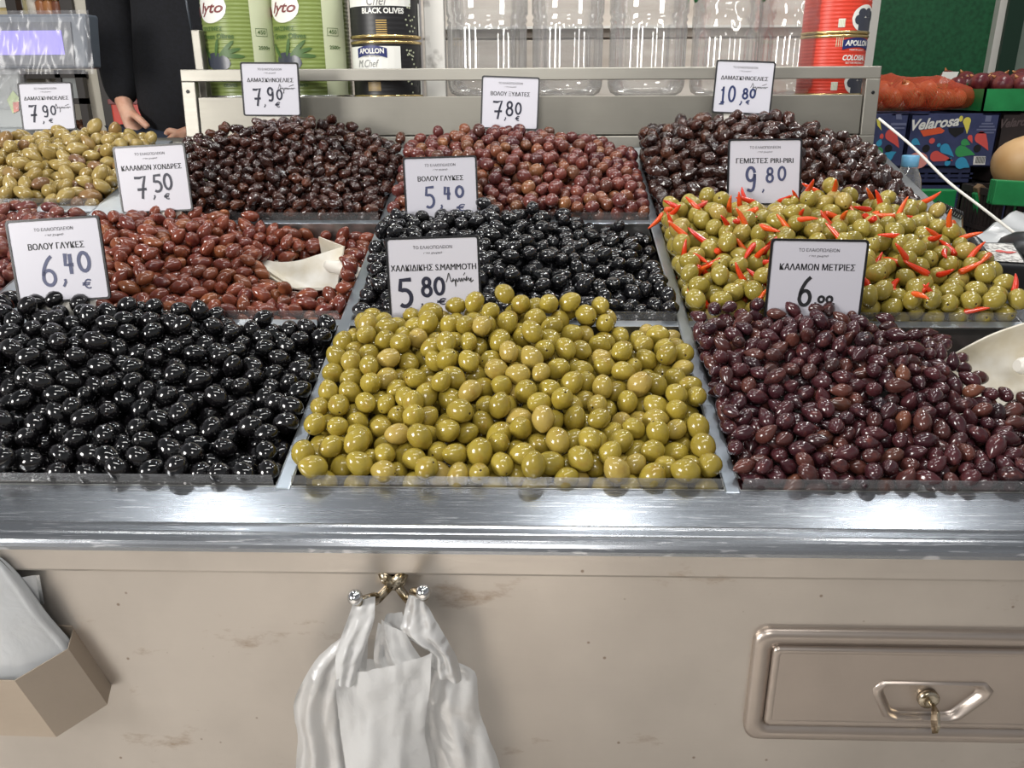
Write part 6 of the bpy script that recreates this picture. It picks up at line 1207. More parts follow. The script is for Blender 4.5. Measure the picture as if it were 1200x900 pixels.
CHM = [chilli_mesh(i, (.028, .034, .031, .036)[i]) for i in range(4)]
CAMW = CAMPOS
nch = 0
for kind, nums in HEAPS.items():
    name, label, group = ONAME[kind]
    meshes = []
    for sdx in range(7):
        vs, fs, mi = olive_mesh(kind, sdx)
        me = bpy.data.meshes.new(name)
        me.from_pydata(vs, [], fs)
        me.polygons.foreach_set('use_smooth', [True] * len(fs))
        me.materials.append(OM[kind]); me.materials.append(DARKPIT if kind in ('green', 'stuffed', 'pale') else DARKPIT2)
        me.polygons.foreach_set('material_index', mi)
        bm = bmesh.new(); bm.from_mesh(me); bmesh.ops.recalc_face_normals(bm, faces=bm.faces); bm.to_mesh(me); bm.free()
        meshes.append(me)
    rnd = random.Random(len(kind) * 13)
    tops = placed(kind, nums)
    for i, (p, q, s1) in enumerate(tops):
        m = TRAYM @ Matrix.LocRotScale(p, q, Vector((s1, s1, s1)))
        if rnd.random() < .5 and kind != 'stuffed':
            m = m @ Matrix.Rotation(pi, 4, 'Z')
        o = bpy.data.objects.new(name, meshes[i % 7])
        has = False
        if kind == 'stuffed':
            ax = (TRAYM.to_3x3() @ (q @ Vector((1, 0, 0)))).normalized()
            view = ((CAMW - TRAYM @ p).normalized() * .55 + Vector((0, 0, .9))).normalized()
            if ax.dot(view) < 0:
                m = m @ Matrix.Rotation(pi, 4, 'Z'); ax = -ax
            has = ax.dot(view) > .50 and i % 7 != 3 and nch < 74
        o.matrix_basis = m
        COL.objects.link(o)
        tag(o, label, 'olive', group)
        if has:
            o['label'] = 'green olive with a red chilli sticking out, below the 9,80 sign'
            o['group'] = 'green olives stuffed with a chilli'
            c = bpy.data.objects.new('chilli', CHM[nch % 4])
            c.matrix_basis = Matrix.Translation((OSZ[kind][0] * .00044, 0, 0)) @ Euler((rnd.uniform(0, 6), rnd.uniform(-1, 1), rnd.uniform(-1, 1))).to_matrix().to_4x4()
            COL.objects.link(c); c.parent = o
            nch += 1
    for i, (p, q, s1) in enumerate(placed(kind, LOOSE_CHILLIES) if kind == 'stuffed' else ()):
        o = bpy.data.objects.new('chilli_pepper', CHM[i % 4])
        o.matrix_basis = TRAYM @ Matrix.LocRotScale(p, q, Vector((1.05, 1.1, 1.1))) @ Matrix.Translation((-.011, 0, 0))
        COL.objects.link(o)
        tag(o, 'loose red chilli lying between the green olives below the 9,80 sign', 'chilli', 'loose chillies among the green olives')
    # the rest of the heap, further down or hidden from here
    mb = MB()
    lows = [olive_mesh(kind, s_, True) for s_ in range(3)]
    for i, (p, q, s1) in enumerate(fill_below(kind, [t[0] for t in tops])):
        vs, fs, mi = lows[i % 3]
        m = TRAYM @ Matrix.LocRotScale(p, q, Vector((s1, s1, s1)))
        mb.add([m @ Vector(v) for v in vs], fs, True)
    o = mb.build(name + '_heap', OM[kind], fix=False)
    tag(o, 'rest of the heap of ' + {'green': 'big green olives', 'black': 'large black olives at the front left', 'kalamata': 'purple-brown olives', 'red': 'reddish olives around the scoop', 'glossy': 'black olives in the middle tray',
        'stuffed': 'green olives with chillies', 'wrinkled': 'small wrinkled dark olives', 'brown': 'round red-brown olives', 'prune': 'large shrivelled dark olives', 'pale': 'long yellow-green olives', 'sliver': 'brownish pink olives at the left edge'}[kind]
        + ', lying under its top olives', 'olives', None, 'stuff')
print('stuffed chillies', nch)

# ------------------------------------------------------------------ price signs
SIGNS = {
    'A': (.12, .105, (-.6092, 1.0145, 1.0944), (.0164, -.1628, -.0594)), 'B': (.12, .105, (-.618, 1.3322, 1.1643), (-.0522, -.1058, -.0493)),
    'C': (.108, .0945, (-1.0092, 1.7475, 1.2698), (.0914, -.1921, -.0155)), 'D': (.111, .097, (-.5085, 1.6466, 1.3005), (.0077, -.0864, .01)),
    'E': (.111, .097, (-.0487, 1.659, 1.2739), (-.0008, -.161, .0384)), 'F': (.12, .105, (-.154, 1.3595, 1.1435), (.0324, -.1384, -.026)),
    'G': (.12, .105, (-.1302, 1.0348, 1.0678), (.0309, -.1407, -.0277)), 'H': (.111, .097, (.4023, 1.6818, 1.3003), (-.0821, -.1374, .0419)),
    'I': (.12, .105, (.3776, 1.3849, 1.1687), (.0236, -.208, -.0056)), 'J': (.12, .105, (.355, 1.0163, 1.0678), (-.0061, -.0792, .0141)),
}
# heading, heading width (share of card), pen marks: (mark, x, baseline from the top, height, pen width share, x stretch), ink, label
ST = {
    'A': ('ΒΟΛΟΥ ΓΛΥΚΕΣ', .60, [('6', .30, .80, .36, .036, .8), (',', .50, .78, .30, .026, 1), ('4', .55, .68, .26, .040, .8), ('0', .71, .655, .235, .038, 1), ('€', .72, .87, .13, .016, 1.2)], 'markergrey',
          'price sign reading ΒΟΛΟΥ ΓΛΥΚΕΣ 6,40 stuck in the front black olives'),
    'B': ('ΚΑΛΑΜΩΝ ΧΟΝΔΡΕΣ', .84, [('7', .23, .80, .35, .036, .85), (',', .46, .78, .22, .02, 1), ('5', .49, .70, .26, .034, .9), ('0', .645, .67, .235, .034, .9), ('€', .62, .82, .10, .016, 1.3)], 'marker',
          'price sign reading ΚΑΛΑΜΩΝ ΧΟΝΔΡΕΣ 7,50 beside the wide steel divider'),
    'C': ('ΔΑΜΑΣΚΗΝΟΕΛΙΕΣ', .82, [('7', .15, .84, .38, .04, .7), (',', .38, .84, .2, .02, 1), ('9', .41, .72, .24, .03, .75), ('0', .56, .68, .19, .028, .9), ('€', .50, .85, .10, .014, 1.3), ('note', .64, .58, .14, .008, 2.4)], 'marker',
          'price sign reading ΔΑΜΑΣΚΗΝΟΕΛΙΕΣ 7,90 above the yellow-green olives'),
    'D': ('ΔΑΜΑΣΚΗΝΟΕΛΙΕΣ', .80, [('7', .18, .82, .34, .036, .75), (',', .36, .81, .2, .02, 1), ('9', .44, .715, .25, .034, .75), ('0', .60, .69, .185, .03, .95), ('€', .56, .84, .11, .016, 1.3), ('note', .63, .53, .14, .008, 2.4)], 'marker',
          'price sign reading ΔΑΜΑΣΚΗΝΟΕΛΙΕΣ 7,90 in front of the green cans'),
    'E': ('ΒΟΛΟΥ ΞΥΔΑΤΕΣ', .68, [('7', .20, .82, .36, .034, .85), (',', .40, .81, .22, .02, 1), ('8', .44, .74, .27, .034, .8), ('0', .60, .71, .22, .032, .85), ('€', .60, .84, .10, .016, 1.2)], 'marker',
          'price sign reading ΒΟΛΟΥ ΞΥΔΑΤΕΣ 7,80 in front of the clear jars'),
    'F': ('ΒΟΛΟΥ ΓΛΥΚΕΣ', .62, [('5', .27, .775, .33, .036, .78), (',', .45, .78, .32, .026, 1.1), ('4', .53, .66, .21, .038, .9), ('0', .70, .62, .165, .036, 1.2), ('€', .70, .84, .12, .016, 1.6)], 'markergrey',
          'price sign reading ΒΟΛΟΥ ΓΛΥΚΕΣ 5,40 behind the middle black olives'),
    'G': ('ΧΑΛΚΙΔΙΚΗΣ S.MAMMOTH', .92, [('5', .10, .85, .35, .044, .84), (',', .325, .85, .24, .02, 1), ('8', .365, .72, .225, .038, .85), ('0', .50, .71, .21, .036, .95), ('€', .52, .84, .09, .014, 1.8), ('lemon', .63, .57, .13, .008, 2.6)], 'marker',
          'price sign reading ΧΑΛΚΙΔΙΚΗΣ S.MAMMOTH 5,80 behind the big green olives'),
    'H': ('ΔΑΜΑΣΚΗΝΟΕΛΙΕΣ', .80, [('1', .12, .80, .31, .034, .55), ('_', .11, .83, .1, .02, 1.5), ('0', .26, .78, .30, .036, .7), (',', .45, .80, .28, .024, 1), ('8', .50, .71, .19, .034, .85), ('0', .625, .69, .165, .034, 1), ('€', .56, .82, .09, .014, 1.3), ('note', .62, .54, .14, .008, 2.4)], 'markerblue',
          'price sign reading ΔΑΜΑΣΚΗΝΟΕΛΙΕΣ 10,80 above the back right heap'),
    'I': ('ΓΕΜΙΣΤΕΣ PIRI-PIRI', .78, [('9', .25, .79, .37, .04, .66), (',', .47, .79, .18, .02, 1), ('8', .53, .655, .22, .032, .8), ('0', .69, .63, .21, .032, .9)], 'markergrey',
          'price sign reading ΓΕΜΙΣΤΕΣ PIRI-PIRI 9,80 behind the olives with chillies'),
    'J': ('ΚΑΛΑΜΩΝ ΜΕΤΡΙΕΣ', .78, [('6', .335, .79, .35, .038, .72), ('.', .50, .775, .2, .03, 1), ('0', .545, .75, .075, .026, 1.6), ('0', .63, .75, .075, .026, 1.6), ('€', .63, .85, .10, .015, 1.5)], 'print',
          'price sign reading ΚΑΛΑΜΩΝ ΜΕΤΡΙΕΣ 6,00 behind the purple olives at the front right'),
}
HEAD = fit_text('ΤΟ ΕΛΑΙΟΠΩΛΕΙΟΝ', 1, 1)
SUB = fit_text('στο χωριό', 1, 1, 0, .4)
for k, (w, h, c, (yaw, pt, rl)) in SIGNS.items():
    R3 = Matrix.Rotation(yaw, 3, 'Z') @ Matrix.Rotation(pt, 3, 'X') @ Matrix.Rotation(rl, 3, 'Y')
    MM = Matrix.Translation(Vector(c)) @ R3.to_4x4()
    hd, hw, marks, ink, lab = ST[k]
    root = thing('price_sign', MM @ Vector((0, 0, -h / 2)), lab, 'sign', 'price signs', R3)
    mb = MB()
    prof = [(x, 0, z) for x, z in rrect(0, 0, w, h, .004, 4)]
    mb.prism([(x, .0012, z) for x, y, z in prof], (0, .0018, 0), MM)
    mb.build('card', M['card'], root)
    fr = MB()
    o_ = [(x, z) for x, z in rrect(0, 0, w + .001, h + .001, .0045, 4)]
    i_ = [(x, z) for x, z in rrect(0, 0, w - .0046, h - .0046, .003, 4)]
    n = len(o_)
    loops = [[MM @ Vector((x, .0034, z)) for x, z in o_], [MM @ Vector((x, .0004, z)) for x, z in o_], [MM @ Vector((x, .0004, z)) for x, z in i_], [MM @ Vector((x, .0014, z)) for x, z in i_]]
    ring_mesh(fr, loops, cap=False, smooth=False)
    fr.build('border', M['black'], root)
    tx = MB()
    def place(vf, cx, cy, tw_, th):
        vs, fs = vf
        return [(-w / 2 + cx * w + x * tw_, h / 2 - cy * h + y * th) for x, y in vs], fs
    put2d(tx, place(HEAD, .5, .125, w * .42, h * .040), MM, -.0009)
    put2d(tx, place(SUB, .5, .195, w * .20, h * .034), MM, -.0009)
    for step in (-.0022, .0, .0022):
        put2d(tx, place(fit_text(hd, 1, 1), .5 + step, .325 if k != 'G' else .37, w * hw, h * .078), MM, -.0009 - step * .01)
    tx.build('printed_heading', M['print'], root)
    px_ = MB(); nt_ = MB()
    for j, (ch, x, yb, hh, pw, sx) in enumerate(marks):
        vf = pen(ch, -w / 2 + x * w, h / 2 - yb * h, hh * h, pw * w, sx * 1.0)
        put2d(nt_ if ch in ('note', 'lemon') else px_, vf, MM, -.0008 + .00004 * j)
    px_.build('handwritten_price', M[ink], root)
    if nt_.v: nt_.build('handwritten_note', M['print'], root)
    ft = MB()
    ft.prism([MM @ Vector(p) for p in ((-w * .30, .0034, -h / 2 + .012), (w * .34, .0034, -h / 2 + .012), (w * .30, .0034, -h / 2 - .016), (w * .06, .0034, -h / 2 - .030), (-w * .1, .0034, -h / 2 - .030), (-w * .28, .0034, -h / 2 - .014))], MM.to_3x3() @ Vector((0, .0018, 0)))
    ft.build('foot', M['whiteplastic'], root)

# ------------------------------------------------------------------ scoops
def scoop(m, L, W, Hh, label, hand, flare=1.0):
    """local frame: tip towards +x, opening up +z, grip at -x"""
    root = thing('olive_scoop', m.translation, label, 'scoop')
    mb = MB()
    def prof(u, t):
        # u 0 back .. 1 tip, t 0..1 round the trough
        a = pi * t
        taper = 1 - .25 * max(0, u - .45) ** 1.5 * 2.0
        side = abs(cos(a)) ** .6 * (1 if cos(a) > 0 else -1)
        depth = sin(a) ** .7 if sin(a) > 0 else 0
        cut = 1 - .78 * max(0, (u - .15) / .85) ** 1.3
        top = Hh * cut
        z = top - depth * top if cut < 1 else Hh - depth * Hh
        return Vector(((u - .5) * L + (L * .10 * depth if u > .9 else 0), side * W / 2 * taper, z + .02 * u * u * 0))
    mb.grid(lambda a, b: m @ prof(b, a), 20, 16)
    # back wall
    bw = [m @ prof(0, i / 20) for i in range(21)]
    mb.add(bw, [tuple(range(21))])
    mb.build('bowl', M['scoop'], root, solid=.0028, bevel=.0008)
    hb = MB()
    hb.tube([m @ Vector((-L / 2 + .002, 0, Hh * .55)), m @ (Vector((-L / 2, 0, Hh * .55)) + hand * .35), m @ (Vector((-L / 2, 0, Hh * .55)) + hand * .9), m @ (Vector((-L / 2, 0, Hh * .55)) + hand)], [.0085, .010, .0105, .007], 14)
    hb.build('grip', M['whiteplastic'], root)
    return root


def frame(origin, fwd, up):
    f = Vector(fwd).normalized(); u = Vector(up); u = (u - f * u.dot(f)).normalized(); s = u.cross(f)
    return Matrix(((f.x, s.x, u.x, origin[0]), (f.y, s.y, u.y, origin[1]), (f.z, s.z, u.z, origin[2]), (0, 0, 0, 1)))


TR3 = TRAYM.to_3x3()
rs_ = thing('olive_scoop', tw(-.10, .54, -.05), 'white plastic scoop lying among the reddish olives below the 7,50 sign', 'scoop')
q_ = lambda *a: tw(*a)
top_ = catmull([q_(-.184, .547, -.009), q_(-.150, .546, -.0165), q_(-.118, .546, -.014), q_(-.080, .546, -.002), q_(-.042, .545, .011)], 5)
bot_ = catmull([q_(-.172, .530, -.017), q_(-.150, .512, -.030), q_(-.118, .502, -.040), q_(-.085, .499, -.042), q_(-.050, .500, -.038)], 5)
n_ = len(top_) - 1
sb1 = MB().grid(lambda s_, t_: top_[round(s_ * n_)].lerp(bot_[round(s_ * n_)], t_) - DN * (.006 * sin(pi * t_)), n_, 6)
bk1, bk2, bk3 = q_(-.092, .592, .006), q_(-.092, .592, -.046), q_(-.160, .582, -.030)
sb1.add([top_[-1], bk1, bk2, bot_[-1], bot_[0], bk3, bot_[n_ // 2]], [(0, 1, 2, 3), (3, 2, 6), (6, 2, 5, 4)])
sb1.build('bowl', M['scoop'], rs_, solid=.0032, bevel=.0010)
h0, h1 = q_(-.069, .524, -.010), q_(-.008, .492, -.012)
MB().tube([h0, h0.lerp(h1, .12), h0.lerp(h1, .5) + DN * .003, h0.lerp(h1, .9), h1, h1 + (h1 - h0) * .05], [.006, .0095, .0108, .0112, .009, .004], 16).build('grip', M['whiteplastic'], rs_)
scoop(frame(tw(.832, .238, -.040), TR3 @ Vector((-.98, -.03, -.17)), TR3 @ Vector((-.17, -.34, .92))), .125, .112, .060,
      'white plastic scoop half buried in the purple olives at the right edge', Vector((.06, .0, .020)))

# ------------------------------------------------------------------ hook and carrier bag on the front panel
hook = thing('double_hook', at(461, 683, .664), 'ornate chrome double hook screwed to the front panel, holding the carrier bag', 'hook')
hc = at(461, 684, .655)
hm = MB()
hm.lathe([(.010, 0), (.0115, .002), (.0105, .005), (.006, .007)], 20, Matrix.Translation((hc.x, .664, hc.z)) @ Matrix.Rotation(pi / 2, 4, 'X'))
for sx in (-1, 1):
    hm.tube([(hc.x, .656, hc.z), (hc.x + sx * .008, .657, hc.z + .007), (hc.x + sx * .012, .659, hc.z + .012)], [.0075, .006, .004], 10)
    hm.lathe([(.0, -.004), (.003, -.003), (.004, 0), (.003, .003), (.0, .004)], 10, Matrix.Translation((hc.x + sx * .012, .659, hc.z + .0125)), False, False)
    hm.lathe([(.0, -.003), (.0025, -.002), (.003, 0), (.0025, .002), (.0, .003)], 10, Matrix.Translation((hc.x + sx * .009, .654, hc.z + .004)), False, False)
hm.build('back_rosette', M['brass'], hook)
sm = MB().lathe([(.0042, 0), (.0042, .001), (.003, .0022)], 14, Matrix.Translation((hc.x, .6575, hc.z)) @ Matrix.Rotation(pi / 2, 4, 'X'))
sm.box((hc.x - .003, .6549, hc.z - .0004), (hc.x + .003, .6555, hc.z + .0004)).box((hc.x - .0004, .6549, hc.z - .003), (hc.x + .0004, .6555, hc.z + .003))
sm.build('screw', M['chrome'], hook)
HL, HR = at(416, 700, .606), at(496, 694, .606)
for q, sx in ((HL, -1), (HR, 1)):
    am = MB()
    am.tube(catmull([(hc.x + sx * .004, .656, hc.z - .004), (hc.x + sx * .016, .648, hc.z - .014), (q.x - sx * .012, .630, q.z - .016), (q.x - sx * .001, .614, q.z - .010), (q.x, .608, q.z - .002)], 6), .0044, 10)
    am.build('prong', M['brass'], hook)
    km_ = MB().lathe([(.0, -.0068), (.0035, -.006), (.006, -.0035), (.0068, 0), (.006, .0035), (.0035, .006), (.0018, .0068)], 18, Matrix.Translation(q) @ Matrix.Rotation(pi / 2, 4, 'X'), False)
    km_.build('ball_end', M['chrome'], hook)

bag = thing('carrier_bag', (at(465, 900, .61).x, .61, .50), 'white plastic carrier bags hanging by their handles from the chrome double hook', 'bag')


def PX(cx, cy): return 330 + cx / 3.752, 660 + cy / 3.752


def sheet(name, left, right, y0, bulge=0.0, fold=0.0, nf=3, seed=0, ytop=None, mat_=None, NU=26, NV=40, wrinkle=.002):
    """film between two edge lines traced down its sides; y runs from ytop at the top to y0 below"""
    def edge(pl, t):
        d = [0]
        for a, b in zip(pl, pl[1:]): d.append(d[-1] + math.hypot(b[0] - a[0], b[1] - a[1]))
        s = t * d[-1]
        for i in range(len(pl) - 1):
            if s <= d[i + 1] or i == len(pl) - 2:
                k = (s - d[i]) / max(1e-6, d[i + 1] - d[i])
                return pl[i][0] + (pl[i + 1][0] - pl[i][0]) * k, pl[i][1] + (pl[i + 1][1] - pl[i][1]) * k
    smooth = lambda pl: [(v.x, v.y) for v in catmull([(p[0], p[1], 0) for p in pl], 6)]
    Lp, Rp = smooth(left), smooth(right)
    yt = y0 if ytop is None else ytop
    def fn(s, t):
        a, b = edge(Lp, t), edge(Rp, t)
        cx, cy = a[0] + (b[0] - a[0]) * s, a[1] + (b[1] - a[1]) * s
        Y = yt + (y0 - yt) * min(1, t * 1.6)
        p = at(*PX(cx, cy), Y)
        nn = noise.noise(Vector((cx * .012 + seed * 9, cy * .006, seed * 3.1))) * 2.2 + noise.noise(Vector((cx * .03 + cy * .018, cy * .02 - cx * .01, seed * 5.7)))
        p.y += -bulge * sin(pi * s) * min(1, t * 2.2) + fold * sin(s * pi * 2 * nf + 1.3 * sin(t * 3 + seed)) * (.35 + .65 * t) + wrinkle * nn
        return p
    mb = MB().grid(fn, NU, NV)
    return mb.build(name, mat_ or M['bag'], bag)


sheet('back_panel', [(345, 430), (300, 500), (200, 700), (150, 960), (140, 1500)], [(640, 430), (700, 500), (760, 700), (800, 960), (820, 1500)], .643, .0, .002, 2, 1)
sheet('left_gusset', [(262, 330), (190, 390), (140, 440), (60, 590), (60, 690), (72, 760), (62, 960), (60, 1500)], [(330, 380), (300, 460), (262, 560), (255, 700), (275, 860), (290, 960), (300, 1500)], .615, .010, .004, 2, 2)
sheet('right_gusset', [(690, 420), (665, 500), (640, 620), (650, 740), (690, 960), (700, 1500)], [(775, 440), (850, 480), (862, 560), (872, 660), (910, 760), (975, 960), (1040, 1500)], .612, .012, .003, 2, 3)
sheet('front_panel', [(240, 505), (245, 620), (255, 760), (285, 960), (300, 1500)], [(658, 400), (655, 520), (640, 640), (630, 760), (665, 960), (680, 1500)], .600, .016, .0014, 3, 4, wrinkle=.0024)
sheet('handle', [(316, 172), (285, 260), (252, 350), (236, 430), (240, 520)], [(414, 140), (412, 210), (404, 262), (365, 380), (325, 535)], .602, .004, .0018, 2, 5, ytop=.614)
sheet('handle', [(560, 140), (545, 190), (530, 260), (528, 300), (640, 380), (655, 470)], [(628, 165), (660, 220), (700, 290), (740, 370), (775, 442), (790, 520)], .606, .006, .003, 2, 6, ytop=.614)
sheet('handle', [(330, 150), (300, 260), (270, 360), (300, 460)], [(380, 145), (395, 230), (380, 330), (372, 470)], .634, .003, .001, 1, 7, ytop=.618)
sheet('handle', [(575, 140), (600, 250), (640, 340), (660, 430)], [(610, 150), (650, 250), (700, 340), (740, 430)], .634, .003, .001, 1, 8, ytop=.618)
for k, (l, r, y) in enumerate((([(462, 222), (456, 268), (540, 330), (640, 372)], [(530, 212), (545, 250), (600, 300), (658, 388)], .622), ([(424, 262), (405, 430), (462, 530)], [(460, 282), (520, 390), (580, 490)], .618), ([(452, 268), (470, 400), (520, 520)], [(540, 300), (600, 400), (658, 470)], .612), ([(438, 250), (440, 420), (490, 530)], [(480, 270), (560, 390), (620, 480)], .615))):
    sheet('inner_fold', l, r, y, .002, .0012, 2, 11 + k, NU=10, NV=16, wrinkle=.001)

# ------------------------------------------------------------------ bag holder at the left
ex = Vector((.027, 0, -.067))
P = [at(85, 738, .6635), at(79.5, 760, .647), at(17, 797, .617)]
P += [P[2] + Vector((-.125, 0, .002)), P[2] + Vector((-.170, .030, .020)), P[2] + Vector((-.175, .0465, .035))]
holder = thing('bag_holder', P[2] + ex, 'folded steel pocket on the front panel holding a wad of white bags', 'holder')
hb = MB()
Q = [p + ex for p in P]
hb.add(P + Q, [(i, i + 1, i + 7, i + 6) for i in range(5)] + [(6, 7, 8, 9, 10, 11)])
hb.build('pocket', M['holder'], holder, solid=.0014, bevel=.0005)
MB().prism([P[0] + Vector((0, -.0006, .004)), P[5] + Vector((0, -.0006, .004)), Q[5] + Vector((0, -.0006, 0)), Q[0] + Vector((0, -.0006, 0))], (0, .0012, 0)).build('back_sheet', M['holder'], holder)

wad = thing('bag_wad', (P[2] + P[3]) / 2, 'thick wad of white plastic bags standing in the steel pocket', 'bags')
axis_up = -ex.normalized()
wc_ = (P[2] + P[3]) / 2
wy_, wx_ = .639, .090


def wadfn(s, t):
    ang = 2 * pi * s
    c_, s_ = cos(ang), sin(ang)
    l = -.030 + .150 * t
    r_ = max(0, (t - .80) / .20)
    k = sqrt(max(0, 1 - r_ * r_))
    x = wx_ * math.copysign(abs(c_) ** .22, c_) * (.90 + .10 * k)
    y = .0150 * math.copysign(abs(s_) ** .45, s_) * max(.03, k)
    side = min(1, max(0, (x - .035) / .050))
    y = wy_ + y * (1 - .45 * side) + .0135 * side
    p = Vector((wc_.x + .010 + x, y - .004 * t, P[2].z + .006)) + axis_up * l
    return p + Vector((.002 * noise.noise(Vector((p.z * 30, s * 9, 1))), .003 * noise.noise(Vector((p.x * 18, p.z * 26, 7))), .002 * noise.noise(Vector((p.x * 30, 1, 2)))))


MB().grid(wadfn, 80, 36).build('bag_stack', M['bagroll'], wad)
lf = MB().grid(lambda s, t: at(2 + 42 * s + 6 * (1 - t), 676 + 34 * (1 - t), .655) + Vector((0, -.003 * sin(s * 5), 0)), 10, 8)
lf.build('loose_bag', M['bagroll'], wad)

# ------------------------------------------------------------------ cans and jars on the rear shelf
SHZ = 1.2835


def wrap(mb, vf, cx, cy, R, z, a0=0.0):
    """2-D shape (x right, y up) bent round an upright cylinder, a0 = arc length of its centre from the front"""
    vs, fs = vf
    return mb.add([Vector((cx + R * cos(-pi / 2 + (x + a0) / R), cy + R * sin(-pi / 2 + (x + a0) / R), z + y)) for x, y in vs], fs)


def cols(x0, x1, top, bot, n=14):
    vs = []
    for i in range(n + 1):
        x = x0 + (x1 - x0) * i / n
        vs += [(x, top(x)), (x, bot(x))]
    return vs, [(2 * i, 2 * i + 1, 2 * i + 3, 2 * i + 2) for i in range(n)]


def rect(w, h, n=10): return cols(-w / 2, w / 2, lambda x: h / 2, lambda x: -h / 2, n)


def ell2(rx, ry, n=18, e=1.0): return cols(-rx, rx, lambda x: ry * sqrt(max(0, 1 - (x / rx) ** 2)) ** e, lambda x: -ry * sqrt(max(0, 1 - (x / rx) ** 2)) ** e, n)


def shift(vf, dx, dy): return [(x + dx, y + dy) for x, y in vf[0]], vf[1]


def rot2(vf, a): return [(x * cos(a) - y * sin(a), x * sin(a) + y * cos(a)) for x, y in vf[0]], vf[1]


INK = {k: mat('label_' + k, S(*c), r) for k, c, r in (
    ('green', (122, 138, 72), .35), ('darkgreen', (64, 96, 42), .45), ('white', (228, 228, 222), .4), ('black', (28, 28, 30), .4), ('navy', (34, 44, 100), .4), ('red', (206, 62, 44), .35),
    ('brownred', (120, 60, 60), .45), ('cream', (196, 202, 170), .4), ('olive', (58, 62, 74), .3), ('grey', (120, 120, 120), .5), ('gold', (190, 158, 92), .4), ('blue', (52, 150, 190), .5),
    ('coral', (214, 84, 78), .5), ('leaf', (56, 150, 84), .5), ('yellow', (222, 210, 90), .5), ('orange', (222, 90, 50), .5), ('pink', (226, 150, 140), .5), ('palegreen', (186, 202, 150), .4))}
GOLD = mat('gold_lacquered_rim', S(206, 182, 128), .25, .9)
TIN = mat('tin_rim', S(196, 196, 190), .25, .95)


def can_body(mb, cx, cy, R, z0, z1, ribs, amp=.0010, seg=56):
    n = ribs * 4
    prof = [(R - .0005, z0 + .004)] + [(R - amp * (.5 - .5 * cos(2 * pi * k / 4)), z0 + .006 + (z1 - z0 - .012) * k / n) for k in range(n + 1)] + [(R - .0005, z1 - .004)]
    return mb.lathe(prof, seg, Matrix.Translation((cx, cy, 0)), True, True)


def rims(cx, cy, R, zs, m, root):
    for z in zs:
        mb = MB()
        mb.lathe([(R - .003, z - .0035), (R + .0012, z - .0025), (R + .0018, z), (R + .0012, z + .0025), (R - .003, z + .0035)], 48, Matrix.Translation((cx, cy, 0)))
        mb.build('rim', m, root)


def zt(py, Y=1.765): return at(300, py, Y).z


# two tall green cans
PXM = 1.80 / FPX
for pc, lab in ((292, 'tall green can of olives at the left end of the rear shelf'), (371, 'tall green can of olives next to the black cans')):
    R = .0785
    c = at(pc, 113, 1.845); cx, cy = c.x, c.y
    z0, z1 = SHZ, SHZ + .245
    root = thing('olive_can', (cx, cy, z0), lab, 'can', 'green cans of olives')
    can_body(MB(), cx, cy, R, z0, z1, 30).build('can_body', INK['green'], root)
    rims(cx, cy, R, (z0 + .003, z1 - .002), TIN, root)
    Rl = R + .0005
    ax = lambda crop: R * math.asin(max(-.99, min(.99, (crop - 325) / 3.75 * PXM / R)))
    wp = MB(); wrap(wp, rect(.056, .236, 16), cx, cy, Rl, (z0 + z1) / 2, ax(440) + .006); wp.build('label_stripe', INK['cream'], root)
    el = MB(); wrap(el, ell2(.040, .030, 22), cx, cy, Rl, zt(7), ax(248)); el.build('label_oval', INK['white'], root)
    lt = MB()
    wrap(lt, fit_text('lyto', .062, .026, .02, .35), cx, cy, Rl + .0006, zt(10), ax(252))
    wrap(lt, ell2(.007, .010), cx, cy, Rl + .0006, zt(12), ax(185))
    lt.build('label_brand_lettering', INK['brownred'], root)
    gt = MB()
    wrap(gt, fit_text('ΠΡΑΣΙΝΕΣ', .062, .008, .02), cx, cy, Rl + .0004, zt(33), ax(240))
    wrap(gt, fit_text('Green Olives', .082, .010, .02), cx, cy, Rl + .0004, zt(42), ax(262))
    wrap(gt, fit_text('450', .018, .008, .01), cx, cy, Rl + .0009, zt(37), ax(440))
    wrap(gt, fit_text('2500g', .026, .009, .02), cx, cy, Rl + .0009, zt(56), ax(444))
    for (dx, dy, w_, h_) in ((0, .007, .026, .0008), (0, -.007, .026, .0008), (-.0127, 0, .0008, .0145), (.0127, 0, .0008, .0145)):
        wrap(gt, shift(rect(w_, h_, 3), dx, dy), cx, cy, Rl + .0009, zt(37), ax(440))
    wrap(gt, fit_text('OLIVES', .03, .006, .02), cx, cy, Rl + .0004, zt(100), ax(400) - .05)
    gt.build('label_lettering', INK['darkgreen'], root)
    ol = MB(); wrap(ol, rot2(ell2(.033, .017, 22), -.12), cx, cy, Rl + .0004, zt(72), ax(255)); ol.build('label_olive_picture', INK['olive'], root)
    lf = MB()
    for a, x, y, l in ((.7, .028, .018, .024), (.25, .034, .012, .026), (1.3, .006, .020, .018), (2.3, -.028, .014, .02), (-.05, .044, .004, .022)):
        wrap(lf, shift(rot2(ell2(l, .0042, 10), a), x - .01, y), cx, cy, Rl + .0007, zt(68), ax(268))
    lf.build('label_leaf_picture', INK['darkgreen'], root)

